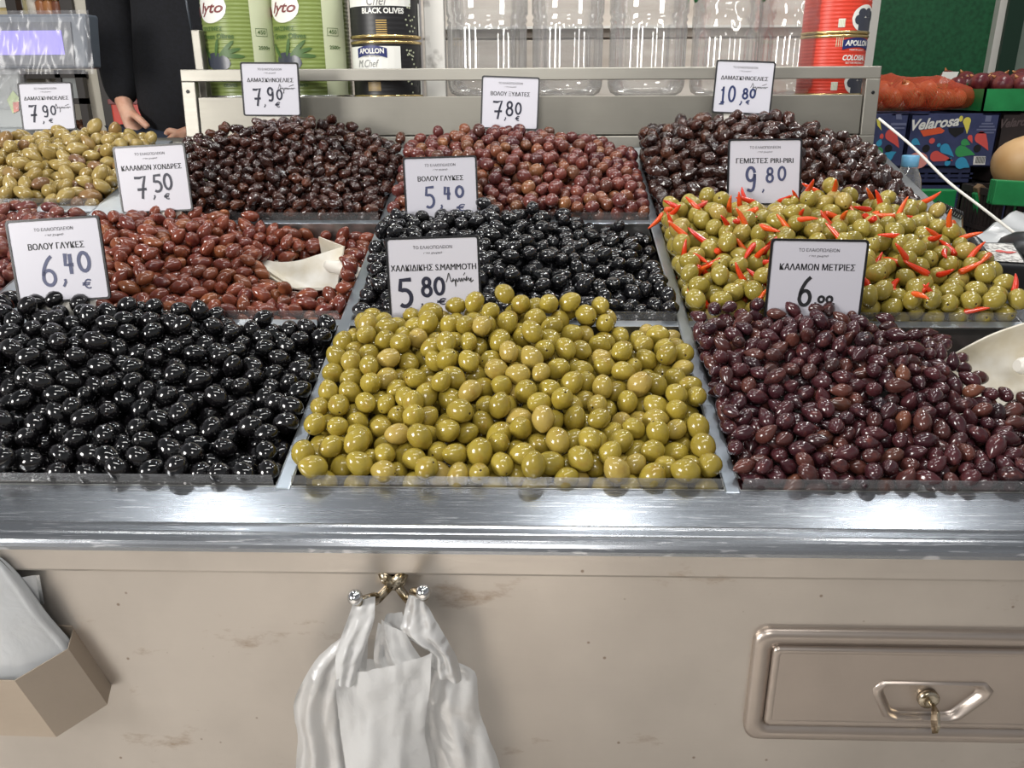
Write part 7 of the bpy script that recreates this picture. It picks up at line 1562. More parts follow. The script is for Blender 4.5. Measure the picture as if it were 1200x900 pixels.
# black tins: one above the other, gold rims
R = .0715
c = at(456, 113, 1.83); cx, cy = c.x, c.y
PXB = (1.83 - R + .06) / FPX
axb = lambda px_: R * math.asin(max(-.99, min(.99, (px_ - 456) * PXB / R)))
seam = zt(47)
for j, (za, zb_, lab) in enumerate(((SHZ, seam - .002, 'lower black tin of olives reading APOLLON, standing on the rear shelf'), (seam + .003, seam + .003 + .125, 'upper black tin reading BLACK OLIVES, stacked on the lower one'))):
    root = thing('olive_tin', (cx, cy, za), lab, 'tin', 'black tins of olives')
    can_body(MB(), cx, cy, R, za, zb_, 12, .0003).build('can_body', INK['black'], root)
    rims(cx, cy, R, (za + .003, zb_ - .003), GOLD, root)
    wl = MB()
    if j == 0:
        wrap(wl, rect(axb(476) - axb(420), zt(55) - zt(92)), cx, cy, R + .0006, (zt(55) + zt(92)) / 2, (axb(476) + axb(420)) / 2)
        wl.build('label_patch', INK['white'], root)
        bn_ = MB(); wrap(bn_, cols(-.034, .034, lambda x: .0095 - 5 * x * x, lambda x: -.0085 - 5 * x * x, 14), cx, cy, R + .0011, zt(60), axb(445)); bn_.build('label_banner', INK['navy'], root)
        tx = MB(); wrap(tx, fit_text('APOLLON', .056, .010, .03), cx, cy, R + .0016, zt(60.5), axb(445)); tx.build('label_brand_lettering', INK['white'], root)
        ch = MB(); wrap(ch, fit_text('M.Chef', .050, .014, -.004, .35), cx, cy, R + .0011, zt(75), axb(441)); wrap(ch, fit_text('FOOD SERVICE', .04, .0032, .01), cx, cy, R + .0011, zt(66.5), axb(445)); ch.build('label_lettering', INK['grey'], root)
        br = MB()
        for k in range(9): wrap(br, shift(rect(.028, .0012, 6), 0, -.002 * k), cx, cy, R + .0006, zt(97), axb(447))
        br.build('label_small_print', INK['gold'], root)
    else:
        wrap(wl, rect(axb(487) - axb(422), .055), cx, cy, R + .0006, zt(8) + .0275, (axb(487) + axb(422)) / 2)
        wl.build('label_patch', INK['white'], root)
        tx = MB(); wrap(tx, fit_text('BLACK OLIVES', .088, .0105, .035), cx, cy, R + .0006, zt(13.5), axb(460)); tx.build('label_lettering', INK['white'], root)
        ch = MB(); wrap(ch, fit_text('Chef', .045, .020, -.004, .35), cx, cy, R + .0012, zt(1), axb(455)); ch.build('label_script_lettering', INK['grey'], root)
        br = MB()
        for k in range(8): wrap(br, shift(rect(.022, .0018, 6), 0, -.0042 * k), cx, cy, R + .0006, zt(25), axb(458))
        br.build('label_small_print', INK['gold'], root)
    bl = MB()
    rr_ = random.Random(j)
    for k in range(26): wrap(bl, ell2(.0022, .0017, 5), cx, cy, R + .0006, za + .01 + rr_.random() * (zb_ - za - .02), axb(490 - rr_.random() * 8))
    bl.build('label_berry_print', INK['cream'], root)
    st = MB(); wrap(st, rect(.010, (zb_ - za) * .5, 4), cx, cy, R + .0009, za + (zb_ - za) * .28, axb(495)); st.build('label_side_strip', INK['white'], root)

# red tins at the right end
R = .0655
c = at(969, 113, 1.845); cx, cy = c.x, c.y
PXR = (1.845 - R + .05) / FPX
axr = lambda px_: R * math.asin(max(-.99, min(.99, (px_ - 969) * PXR / R)))
seam = zt(43.5)
for j, (za, zb_, lab) in enumerate(((SHZ, seam - .0015, 'lower red tin reading COLOSSAL at the right end of the rear shelf'), (seam + .0015, seam + .1335, 'upper red tin with a picture of black olives, stacked on the lower one'))):
    root = thing('red_tin', (cx, cy, za), lab, 'tin', 'red tins of olives')
    can_body(MB(), cx, cy, R, za, zb_, 16, .0008).build('can_body', INK['red'], root)
    rims(cx, cy, R, (za + .002, zb_ - .002), GOLD, root)
    dz = 0 if j == 0 else zt(22) - zt(91) + .0
    zz = lambda py: zt(py) + (seam - SHZ + .0015 if j else 0)
    tx = MB()
    wrap(tx, fit_text('COLOSSAL', .060, .0105, .035, .15), cx, cy, R + .0008, zz(71), axr(984))
    wrap(tx, fit_text('BETTER PRODUCTS', .05, .0035, .01), cx, cy, R + .0008, zz(77), axr(985))
    bd = MB(); wrap(bd, cols(-.035, .04, lambda x: .0095 - 4 * x * x, lambda x: -.0085 - 4 * x * x, 14), cx, cy, R + .0006, zz(53.5), axr(985)); bd.build('label_banner', INK['navy'], root)
    wrap(tx, fit_text('APOLLON', .060, .0105, .03, .1), cx, cy, R + .0012, zz(54), axr(985))
    wrap(tx, fit_text('PREMIUM QUALITY', .04, .003, .01), cx, cy, R + .0008, zz(62), axr(985))
    wrap(tx, ell2(.034, .026, 22), cx, cy, R + .0006, zz(99), axr(990))
    wrap(tx, rect(.013, .016, 4), cx, cy, R + .0006, zz(104), axr(964))
    tx.build('label_lettering', INK['white'], root)
    jr = MB()
    for (x, y, a, b) in ((-.010, .010, .011, .009), (.008, .011, .011, .009), (.022, .006, .010, .009), (-.018, -.002, .010, .009)):
        wrap(jr, shift(ell2(a, b, 10), x, y), cx, cy, R + .0011, zz(99), axr(990))
    wrap(jr, shift(rect(.044, .024, 10), .004, -.010), cx, cy, R + .0009, zz(99), axr(990))
    jr.build('label_olive_picture', INK['olive'], root)
    sc_ = MB()
    for k in range(5): wrap(sc_, shift(rect(.0012, .014, 2), -.005 + .0025 * k, 0), cx, cy, R + .0010, zz(104), axr(964))
    for k in range(4): wrap(sc_, shift(rect(.0012, .020, 2), -.006 + .004 * k, 0), cx, cy, R + .0008, zz(52), axr(964))
    sc_.build('label_small_print', INK['cream'], root)

# white upright board between the tins and the jars
pa, pb_ = at(500, 113, 1.84), at(523, 113, 1.84)
M['oldwhite'] = noisy(mat('chipped_white_paint', S(206, 204, 198), .5), S(150, 146, 140), S(214, 212, 206), 22, 5, lo=.3, hi=.42)
ub = MB().box((pa.x, 1.84, SHZ), (pb_.x, 1.87, 1.75))
ubo = tag(ub.build('upright_board', M['oldwhite'], bevel=.002), 'chipped white upright board on the shelf between the black tins and the clear jars', 'board')

# clear plastic jars
def pet_jar(pc, R, lab, ornate, cap):
    c = at(pc, 113, 1.865); cx, cy = c.x, c.y
    root = thing('plastic_jar', (cx, cy, SHZ), lab, 'jar', 'clear plastic jars on the rear shelf')
    z0 = SHZ
    prof = [(R * .55, .0), (R * .78, .002), (R * .92, .008), (R * .985, .020), (R, .030)]
    if not ornate:
        prof += [(R, .036), (R * .965, .040), (R, .045), (R * .985, .050), (R * .985, .138), (R * .95, .144), (R * .99, .150), (R * .955, .157), (R, .164), (R, .215), (R * .9, .245), (R * .62, .275), (R * .42, .285), (R * .42, .305)]
        def rf(r, z, a):
            if .050 <= z <= .139: return r * (1 - .045 * (.5 + .5 * cos(16 * a)) ** 2)
            return r
    else:
        prof += [(R, .034), (R * .97, .040), (R * .985, .048), (R * .985, .120), (R * 1.0, .128)] + [(R * (1 + .004 * (k % 2)), .134 + .006 * k) for k in range(11)] + [(R * .88, .225), (R * .6, .25), (R * .4, .262), (R * .4, .285)]
        def rf(r, z, a):
            if .048 <= z <= .121: return r * (1 - .05 * (.5 + .5 * cos(12 * a)) ** 2)
            if .127 < z < .2 or .008 <= z < .036:
                f = max(0, sin((z - .128) / .066 * pi)) if z > .1 else 1
                return r * (1 + .050 * f * noise.noise(Vector((cos(a) * 5.5, sin(a) * 5.5, z * 75))))
            return r
    fine = []
    for (r1, z1), (r2, z2) in zip(prof, prof[1:]):
        n = max(1, int((z2 - z1) / .008))
        fine += [(r1 + (r2 - r1) * k / n, z1 + (z2 - z1) * k / n) for k in range(n)]
    fine.append(prof[-1])
    MB().lathe(fine, 96, Matrix.Translation((cx, cy, z0)), True, False, True, rf).build('jar_wall', M['pet'], root)
    zt_ = z0 + prof[-1][1]
    MB().lathe([(R * .47, -.018), (R * .49, -.016), (R * .49, .004), (R * .46, .006)], 32, Matrix.Translation((cx, cy, zt_)), False, True).build('lid', cap, root)
    if ornate:
        hn = MB(); hn.tube(catmull([(cx - R * .42, cy, zt_ - .02), (cx - R * 1.02, cy - .01, zt_ - .045), (cx - R * 1.06, cy - .02, zt_ - .085), (cx - R * .98, cy - .01, zt_ - .10)], 6), .004, 8)
        hn.build('carry_handle', INK['leaf'], root)


M['whitelid'] = mat('white_lid', S(228, 228, 226), .4)
pet_jar(572, .086, 'clear plastic jar next to the white upright board', False, M['whitelid'])
pet_jar(664, .076, 'clear plastic jar second from the white upright board', False, M['whitelid'])
pet_jar(756, .082, 'clear plastic jar in the middle of the five, third from the white board', False, M['whitelid'])
pet_jar(845, .070, 'clear plastic jar with embossed shoulders behind the 10,80 sign', True, INK['leaf'])
pet_jar(922, .072, 'clear plastic jar with embossed shoulders beside the red tins', True, INK['leaf'])

# ------------------------------------------------------------------ greengrocer's corner at the right
GY = 2.90          # front of the produce boxes


def gp(px, py, Y=GY): return at(px, py, Y)


def drop(cx, cz, r, l, a, n=16):
    """teardrop outline, tail pointing along angle a"""
    out = []
    for i in range(n + 1):
        t = radians(60) + radians(240) * i / n
        out.append((r * cos(t), r * sin(t)))
    out += [(l * .55, -r * .42), (l, 0), (l * .6, r * .5)]
    return [(cx + x * cos(a) - z * sin(a), cz + x * sin(a) + z * cos(a)) for x, z in out]


def flat(mb, pts, Y, lift):
    mb.add([Vector((x, Y - lift, z)) for x, z in pts], [tuple(range(len(pts)))])


M['boxblue'] = noisy(mat('printed_box_card', S(52, 60, 100), .6), S(48, 56, 94), S(58, 66, 106), 30, 3)
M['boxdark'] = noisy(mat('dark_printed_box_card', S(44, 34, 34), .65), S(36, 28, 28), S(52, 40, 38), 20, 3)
PGM = 3.05 / FPX      # metres per photo pixel at the boxes


def produce_box(x0, x1, z0, z1, lab, m, group, main=True, depth=.38, arts=()):
    root = thing('produce_box', ((x0 + x1) / 2, GY + depth / 2, z0), lab, 'box', group)
    b = MB()
    t = .006
    b.box((x0, GY, z0), (x1, GY + t, z1)).box((x0, GY + depth - t, z0), (x1, GY + depth, z1)).box((x0, GY, z0), (x0 + t, GY + depth, z1)).box((x1 - t, GY, z0), (x1, GY + depth, z1)).box((x0, GY, z0), (x1, GY + depth, z0 + t))
    b.box((x0, GY, z1 - t), (x0 + .06, GY + depth, z1)).box((x1 - .06, GY, z1 - t), (x1, GY + depth, z1))
    b.build('carton', m, root, bevel=.001)
    for nm, ink, polys in arts:
        a = MB()
        for p in polys: flat(a, p, GY, .0012)
        a.build(nm, ink, root)
    return root


def Zp(px, py): p = gp(px, py); return p.x, p.z


def ellp(px, py, rx, ry, n=18):
    x, z = Zp(px, py)
    return [(x + rx * PGM * cos(2 * pi * i / n), z + ry * PGM * sin(2 * pi * i / n)) for i in range(n)]


def dr(px, py, r, l, deg): x, z = Zp(px, py); return drop(x, z, r * PGM, l * PGM, radians(deg))


def quadp(pts): return [Zp(*p) for p in pts]


bz0, bz1 = gp(1110, 196).z, gp(1110, 133).z
bx0, bx1 = gp(1064, 160).x, gp(1168, 160).x
box1 = produce_box(bx0, bx1, bz0, bz1, 'dark blue produce box printed with coloured drops and Velarosa', M['boxblue'], 'dark blue produce boxes', arts=(
    ('print_red_drops', INK['coral'], [dr(1096, 183, 5.5, 20, -14), dr(1149, 161, 6, 17, -52), ellp(1092, 165, 3, 3), dr(1136.5, 161, 2.5, 7, -60)]),
    ('print_blue_drops', INK['blue'], [dr(1107, 174, 5, 14, -38), dr(1126, 191, 6, 11, -25), dr(1110, 191, 3, 7, 60), dr(1072, 166, 3.5, 7, -30), ellp(1100, 170, 2, 2)]),
    ('print_green_drops', INK['leaf'], [dr(1126, 177, 6, 16, -14), dr(1130, 167, 3.6, 7, -20)]),
    ('print_yellow_drops', INK['yellow'], [dr(1133, 142, 4, 13, -80), ellp(1126, 139, 2, 3)]),
    ('print_orange_ribbon', INK['orange'], [quadp([(1078, 153), (1101, 149), (1107, 153), (1104, 156), (1082, 160)])]),
    ('print_pink_seal', INK['pink'], [ellp(1075, 188, 11, 8.5)]),
    ('hand_hole', M['black'], [quadp([(1111, 150), (1130, 149), (1129, 155), (1119, 161), (1112, 155)]), ellp(1085, 174, 4, 4), ellp(1145, 174, 4, 4)]),
    ('barcode_label', INK['white'], [quadp([(1141, 183), (1155, 183), (1154, 193), (1140, 193)])]),
))
tb = MB()
x_, z_ = Zp(1096, 144)
vs, fs = fit_text('Velarosa', 49 * PGM, 11 * PGM, .03, .25)
tb.add([Vector((x_ + a, GY - .0022, z_ + b + a * .10)) for a, b in vs], fs)
x_, z_ = Zp(1155, 148)
tb.build('print_brand_lettering', INK['white'], box1)
bc = MB()
for k in range(8):
    x_, z_ = Zp(1143 + 1.4 * k, 187.5)
    bc.add([Vector((x_ + dx * PGM, GY - .002, z_ + dz * PGM)) for dx, dz in ((0, -3.4), (.7, -3.4), (.7, 3.4), (0, 3.4))], [(0, 1, 2, 3)])
bc.build('barcode_bars', INK['black'], box1)
bg_ = MB()
for (px_, py_) in ((1158, 139),):
    x_, z_ = Zp(px_, py_)
    for k, (ww, hh, dz) in enumerate(((6, 6, 0), (12, 1.6, -5), (16, 1.6, -8), (20, 1.6, -11), (17, 1.6, -14))):
        bg_.add([Vector((x_ + dx * ww / 2 * PGM, GY - .0012, z_ + (dz + dy * hh / 2) * PGM)) for dx, dy in ((-1, -1), (1, -1), (1, 1), (-1, 1))], [(0, 1, 2, 3)])
M['fadedprint'] = mat('faded_print', S(104, 110, 140), .6)
bg_.build('print_small_emblem', M['fadedprint'], box1)
lx0 = bx0 - (bx1 - bx0) - .006
box2 = produce_box(lx0, bx0 - .005, bz0, bz1, 'dark blue produce box half hidden behind the right end of the rear guard', M['boxblue'], 'dark blue produce boxes', arts=(
    ('print_red_drops', INK['coral'], [dr(1044, 158, 6, 17, -52), ellp(1033, 160, 2, 3)]),
    ('print_yellow_drop', INK['yellow'], [quadp([(1027, 139), (1031, 141), (1033, 153), (1028, 147)])]),
    ('print_blue_drops', INK['blue'], [dr(1041, 183, 5, 9, 30), dr(1030, 168, 3, 6, 70)]),
    ('print_green_drops', INK['leaf'], [dr(1030, 177, 4, 9, -60)]),
    ('hand_hole', M['black'], [ellp(1041, 174, 4, 4)]),
    ('print_small_emblem', M['fadedprint'], [quadp([(1050, 134), (1056, 134), (1057, 140), (1050, 140)]), quadp([(1044, 144), (1062, 144), (1062, 147), (1044, 147)]), quadp([(1046, 149), (1060, 149), (1060, 151), (1046, 151)])]),
))
rx0 = bx1 + .006
box3 = produce_box(rx0, rx0 + .36, gp(1185, 215).z, bz1, 'produce box coloured dark brown for shade, behind the yellow squash', M['boxdark'], None)  # third printed box, its shade put into the card and lettering colours
tb = MB(); x_, z_ = Zp(1192, 143)
vs, fs = fit_text('Velarosa', 34 * PGM, 9 * PGM, .03, .25)
tb.add([Vector((x_ + a, GY - .002, z_ + b + a * .1)) for a, b in vs], fs)
M['shadeprint'] = mat('shaded_print', S(88, 74, 74), .6)
tb.build('print_brand_lettering', M['shadeprint'], box3)

# blue crates carry the boxes
M['crate'] = mat('blue_crate_plastic', S(38, 46, 82), .45)
M['cgreen'] = noisy(mat('green_crate_plastic', S(28, 136, 74), .45), S(22, 124, 66), S(36, 148, 82), 14, 4)


def crate(x0, x1, y0, y1, z0, z1, lab, m, group, rows=2, bars=12):
    root = thing('crate', ((x0 + x1) / 2, (y0 + y1) / 2, z0), lab, 'crate', group)
    b = MB(); t = .012
    b.box((x0, y0, z0), (x1, y1, z0 + .008))
    for (a, c) in (((x0, y0), (x1, y0 + t)), ((x0, y1 - t), (x1, y1)), ((x0, y0), (x0 + t, y1)), ((x1 - t, y0), (x1, y1))):
        b.box((a[0], a[1], z1 - .018), (c[0], c[1], z1)).box((a[0], a[1], z0), (c[0], c[1], z0 + .02))
        for r in range(1, rows):
            zm = z0 + (z1 - z0) * r / rows
            b.box((a[0], a[1], zm - .005), (c[0], c[1], zm + .005))
    for i in range(bars + 1):
        x = x0 + (x1 - x0 - .01) * i / bars
        b.box((x, y0 + .002, z0), (x + .01, y0 + t - .002, z1)); b.box((x, y1 - t + .002, z0), (x + .01, y1 - .002, z1))
    for i in range(bars + 1):
        y = y0 + (y1 - y0 - .01) * i / bars
        b.box((x0 + .002, y, z0), (x0 + t - .002, y + .01, z1)); b.box((x1 - t + .002, y, z0), (x1 - .002, y + .01, z1))
    b.build('crate_basket', m, root)
    return root


ch_ = gp(1110, 198).z - gp(1110, 219).z
zc = bz0
kk = 0
clabs = ('topmost blue slatted crate of the stack under the printed boxes', 'blue slatted crate second from the top of the stack under the printed boxes', 'blue slatted crate third from the top, behind the green board',
         'blue slatted crate low in the stack', 'lowest blue slatted crate, on the floor')
hs = [ch_, ch_, (zc - 2 * ch_) / 5]
cz = zc
for lab, hh in ((clabs[0], ch_ * 1.0), (clabs[1], ch_ * 1.7), (clabs[2], ch_ * 1.7)):
    crate(lx0 + .08, gp(1142, 205).x, GY + .01, GY + .37, cz - hh + .001, cz - .001, lab, M['crate'], 'blue crates under the boxes')
    cz -= hh
tbm = MB().box((lx0 - .05, GY - .02, cz - .04), (rx0 + .6, GY + .45, cz))
M['wood'] = noisy(mat('stand_wood', S(120, 96, 70), .6), S(104, 82, 58), S(136, 110, 80), 3, 4, stretch=(1, 8, 8))
stand = thing('produce_stand', ((lx0 + rx0) / 2, GY + .2, 0), 'low wooden stand under the crates in the greengrocer corner', 'stand')
tbm.build('stand_top', M['wood'], stand)
for (x, y) in ((lx0, GY), (rx0 + .52, GY), (lx0, GY + .38), (rx0 + .52, GY + .38)):
    MB().box((x, y, 0), (x + .05, y + .05, cz - .04)).build('leg', M['wood'], stand)
# support under the dark box
crate(rx0 + .01, rx0 + .36, GY + .01, GY + .37, cz + .001, gp(1185, 215).z - .001, 'shadowed blue crate under the shade-coloured box', M['crate'], 'blue crates under the boxes')

# onion sack
M['net'] = film('red_net', S(228, 96, 62), .0, .5, .35, .0, .1)
m = M['net']; tcn = nd(m, 'ShaderNodeTexCoord')
wv = nd(m, 'ShaderNodeTexWave'); wv.inputs['Scale'].default_value = 62; wv.bands_direction = 'DIAGONAL'; wv.inputs['Distortion'].default_value = 1.5
wv2 = nd(m, 'ShaderNodeTexWave'); wv2.inputs['Scale'].default_value = 80; wv2.bands_direction = 'X'; wv2.inputs['Distortion'].default_value = 1.5
lk(m, tcn.outputs['Object'], wv.inputs['Vector']); lk(m, tcn.outputs['Object'], wv2.inputs['Vector'])
mxn = nd(m, 'ShaderNodeMath', operation='MAXIMUM'); lk(m, wv.outputs['Fac'], mxn.inputs[0]); lk(m, wv2.outputs['Fac'], mxn.inputs[1])
ra = ramp(m, [(.45, (.10, .10, .10, 1)), (.85, (.72, .72, .72, 1))]); lk(m, mxn.outputs[0], ra.inputs[0])
for nn_ in m.node_tree.nodes:
    if nn_.bl_idname == 'ShaderNodeMixShader' and nn_.inputs[0].is_linked and nn_.inputs[0].links[0].from_node.bl_idname == 'ShaderNodeMapRange':
        lk(m, ra.outputs[0], nn_.inputs[0])
sx0, sx1 = gp(1012, 115).x, gp(1158, 115).x
sz0 = bz1 + .001


def sackfn(s, t):
    x = sx0 + (sx1 - sx0) * t
    a = 2 * pi * s
    env = (min(1, t / .06) ** .5) * (1 - .42 * max(0, (t - .62) / .38) ** 1.5) * (min(1, (1.0 - t) / .03) ** .5)
    ry, rz = .105 * env, .060 * env
    lump = 0
    y = GY + .13 + ry * cos(a) * 1.05; z = sz0 + .060 * (.55 + .45 * env) + rz * max(-.93, sin(a))
    p = Vector((x, y, z))
    n1 = noise.noise(Vector((x * 14, y * 14, z * 14)) + Vector((3, 5, 9)))
    return p + Vector((0, cos(a), sin(a) if sin(a) > -.5 else 0)) * (.020 * n1 * min(1, env) + .004 * noise.noise(Vector((x * 60, y * 60, z * 60))))


sack = thing('onion_sack', ((sx0 + sx1) / 2, GY + .13, sz0), 'red net sack of onions lying on the printed boxes', 'sack')
MB().grid(sackfn, 40, 70).build('net', M['net'], sack)
rr_ = random.Random(12)
M['onion'] = noisy(mat('onion_skin', S(202, 140, 84), .35), S(186, 112, 66), S(226, 180, 126), 20, 3)
M['redonion'] = noisy(mat('red_onion_skin', S(112, 42, 50), .32), S(96, 32, 44), S(150, 84, 72), 30, 4, lo=.4, hi=.75)


def onion(loc, r, name, label, m, group, tilt):
    root = thing(name, loc, label, 'onion', group)
    rt = Matrix.Translation(Vector(loc) + Vector((0, 0, r * .9))) @ Euler(tilt).to_matrix().to_4x4()
    pr = [(r * .12, -.93 * r), (r * .55, -.80 * r), (r * .88, -.45 * r), (r, 0), (r * .90, .42 * r), (r * .58, .76 * r), (r * .22, .97 * r)]
    MB().lathe(pr, 20, rt).build('bulb', m, root, subsurf=1)
    MB().lathe([(r * .2, .95 * r), (r * .10, 1.12 * r), (r * .07, 1.28 * r)], 8, rt).build('neck', M['onion'], root)


for i in range(9):
    t_ = (i + .5) / 9
    big_ = .036 - .008 * max(0, t_ - .6)
    for k in range(2):
        onion((sx0 + .035 + (sx1 - sx0 - .075) * t_, GY + .085 + .085 * k + rr_.uniform(-.008, .008), sz0 + .014 + (.024 if (i + k) % 2 and t_ < .7 else 0)), big_, 'yellow_onion', 'yellow onion inside the red net sack on the printed boxes', M['onion'], 'yellow onions in the red net sack', (rr_.uniform(-1.4, 1.4), rr_.uniform(-1.4, 1.4), 0))
# green carton of red onions behind the sack
ogx0, ogx1 = gp(1152, 120).x, gp(1152, 120).x + .52
oz0 = bz1 + .0015; oz1 = gp(1180, 104).z
oc = thing('onion_carton', ((ogx0 + ogx1) / 2, GY + .26, oz0), 'green carton holding red onions on top of the boxes', 'carton')
ob = MB(); t = .006
ob.box((ogx0, GY + .0, oz0), (ogx1, GY + t, oz1)).box((ogx0, GY + .36, oz0), (ogx1, GY + .366, oz1 + .02)).box((ogx0, GY, oz0), (ogx0 + t, GY + .366, oz1)).box((ogx1 - t, GY, oz0), (ogx1, GY + .366, oz1)).box((ogx0, GY, oz0), (ogx1, GY + .366, oz0 + t))
ob.build('carton_box', M['cgreen'], oc)
rr_ = random.Random(5)
oi_ = 0
bed = MB().box((ogx0 + .007, GY + .007, oz0 + .007), (ogx1 - .007, GY + .359, oz1 - .02))
bedo = tag(bed.build('red_onion_fill', M['redonion'], bevel=.004), 'red onions filling the green carton below the top layer', 'onions', None, 'stuff')
for j in range(4):
    for i in range(9):
        r = .030 + rr_.random() * .006
        x = gp(1125, 95).x + .03 + i * .066 + (j % 2) * .033 + rr_.uniform(-.006, .006); y = GY + .05 + j * .075
        if x > ogx1 - .03: continue
        zz_ = oz1 - .018 + (.012 if j in (1, 2) else 0)
        if x < ogx0 + .036:
            if j < 3: continue
            continue
        onion((x, y, zz_), r, 'red_onion', 'red onion in the top layer of the green carton at the far right', M['redonion'], 'red onions in the green carton', (rr_.uniform(-1, 1), rr_.uniform(-1, 1), rr_.uniform(0, 6)))
# second carton deeper, its onions peep over the sack
o2x0, o2x1 = gp(1113, 100, GY + .40).x, ogx1 + .1
oc2 = thing('onion_carton', ((o2x0 + o2x1) / 2, GY + .58, 0), 'carton of red onions behind the net sack, with a white price card at its corner', 'carton')
oz2 = gp(1150, 100, GY + .45).z
ob = MB()
ob.box((o2x0, GY + .46, oz2 - .16), (o2x1, GY + .466, oz2 - .012)).box((o2x0, GY + .76, oz2 - .16), (o2x1, GY + .766, oz2)).box((o2x0, GY + .46, oz2 - .16), (o2x0 + t, GY + .766, oz2)).box((o2x1 - t, GY + .46, oz2 - .16), (o2x1, GY + .766, oz2)).box((o2x0, GY + .46, oz2 - .16), (o2x1, GY + .766, oz2 - .025))
ob.box((o2x0 + .02, GY + .47, 0), (o2x0 + .06, GY + .50, oz2 - .16)).box((o2x1 - .06, GY + .47, 0), (o2x1 - .02, GY + .50, oz2 - .16)).box((o2x0 + .02, GY + .72, 0), (o2x0 + .06, GY + .75, oz2 - .16)).box((o2x1 - .06, GY + .72, 0), (o2x1 - .02, GY + .75, oz2 - .16))
ob.build('carton_box', M['cgreen'], oc2)
for j in range(3):
    for i in range(11):
        r = .032 + rr_.random() * .007
        x = o2x0 + .045 + i * .071 + (j % 2) * .034; y = GY + .515 + j * .08
        if x > o2x1 - .04: continue
        onion((x, y, oz2 - .026 + .014 * (j == 1) + .010 * (i > 3)), r, 'red_onion', 'red onion in the carton behind the net sack', M['redonion'], 'red onions behind the net sack', (rr_.uniform(-1, 1), rr_.uniform(-1, 1), rr_.uniform(0, 6)))
ca, cb2 = gp(1100, 97, GY + .44), gp(1124, 84, GY + .44)
pc_ = MB().prism([(ca.x, GY + .44, ca.z - .005), (ca.x + .055, GY + .44, ca.z - .005), (cb2.x + .005, GY + .45, cb2.z), (cb2.x - .055, GY + .45, cb2.z)], (0, .003, 0))
pc_.box((ca.x + .02, GY + .442, ca.z - .16), (ca.x + .024, GY + .446, ca.z))
tag(pc_.build('price_card', INK['white'], None), 'small white card stuck at the corner of the red onions', 'card')

# yellow squash on a green crate, nearer
sq = thing('squash', at(1197, 214, 2.25), 'smooth yellow-orange squash on the green crate at the right edge', 'squash')
qc = at(1203, 188, 2.30); qr = 27 * 2.45 / FPX
M['squash'] = noisy(mat('squash_skin', S(214, 172, 120), .4), S(206, 160, 106), S(222, 184, 134), 9, 3)
MB().lathe([(qr * .1, -qr * 1.25), (qr * .6, -qr * 1.12), (qr * .95, -qr * .7), (qr * 1.0, -qr * .1), (qr * .88, qr * .5), (qr * .72, qr * 1.0), (qr * .62, qr * 1.6), (qr * .45, qr * 2.0), (qr * .12, qr * 2.15)], 28, Matrix.Translation(qc) @ Matrix.Rotation(radians(62), 4, 'Y') @ Matrix.Rotation(radians(10), 4, 'X'), True, True).build('fruit', M['squash'], sq, subsurf=1)
MB().tube([qc + Vector((qr * 1.85, 0, qr * 1.0)), qc + Vector((qr * 2.05, 0, qr * 1.2)), qc + Vector((qr * 2.15, 0, qr * 1.4))], [.009, .007, .008], 8).build('stem', M['wood'], sq)
# green crate boards (solid sided) under the squash
def solid_crate(p_tl, p_tr, p_bl, Y, depth, lab, skew=0.0):
    a, b, c = at(*p_tl, Y), at(*p_tr, Y), at(*p_bl, Y)
    root = thing('green_crate', ((a.x + b.x) / 2, Y + depth / 2, c.z), lab, 'crate')
    mb = MB(); th = .010
    x0, x1, z0, z1 = a.x, b.x, c.z, a.z
    mb.prism([(x0, Y, z0), (x1, Y, z0 - skew), (x1, Y, z1 - skew), (x0, Y, z1)], (0, th, 0))
    mb.prism([(x0, Y + depth, z0), (x1, Y + depth, z0 - skew), (x1, Y + depth, z1 - skew), (x0, Y + depth, z1)], (0, th, 0))
    mb.prism([(x0, Y + th, z0), (x0, Y + depth, z0), (x0, Y + depth, z1), (x0, Y + th, z1)], (th, 0, 0))
    mb.prism([(x1 - th, Y + th, z0 - skew), (x1 - th, Y + depth, z0 - skew), (x1 - th, Y + depth, z1 - skew), (x1 - th, Y + th, z1 - skew)], (th, 0, 0))
    mb.prism([(x0, Y + th, z0), (x1, Y + th, z0 - skew), (x1, Y + depth, z0 - skew), (x0, Y + depth, z0)], (0, 0, th))
    mb.build('crate_walls', M['cgreen'], root, bevel=.003)
    return root, (x0, x1, z0, z1)


_, gc = solid_crate((1168, 211), (1260, 211), (1163, 240), 2.17, .022, 'bright green crate side leaning below the squash at the right edge', .012)
crate(gc[0] + .03, gc[1] + .14, 2.205, 2.41, .62, qc.z - qr * 1.02, 'dark crate under the squash behind the green crate side', M['boxdark'], None, 4, 10)
st2 = thing('side_table', (gc[0] + .15, 2.33, 0), 'plain low table under the crates at the right edge', 'table')
MB().box((gc[0] + .02, 2.15, .58), (gc[1] + .2, 2.415, .619)).build('table_top', M['wood'], st2)
for x in (gc[0] + .03, gc[1] + .14):
    for y in (2.17, 2.37):
        MB().box((x, y, 0), (x + .04, y + .04, .58)).build('leg', M['wood'], st2)
_, g2 = solid_crate((1060, 223), (1122, 223), (1060, 246), 2.42, .03, 'flat green crate side below the blue crate, left of the green post')
crate(g2[0] + .0, g2[1] + .05, 2.452, 2.63, .0, g2[2] - .001, 'tall dark crate stack carrying the flat green crate', M['crate'], None, 9, 10)
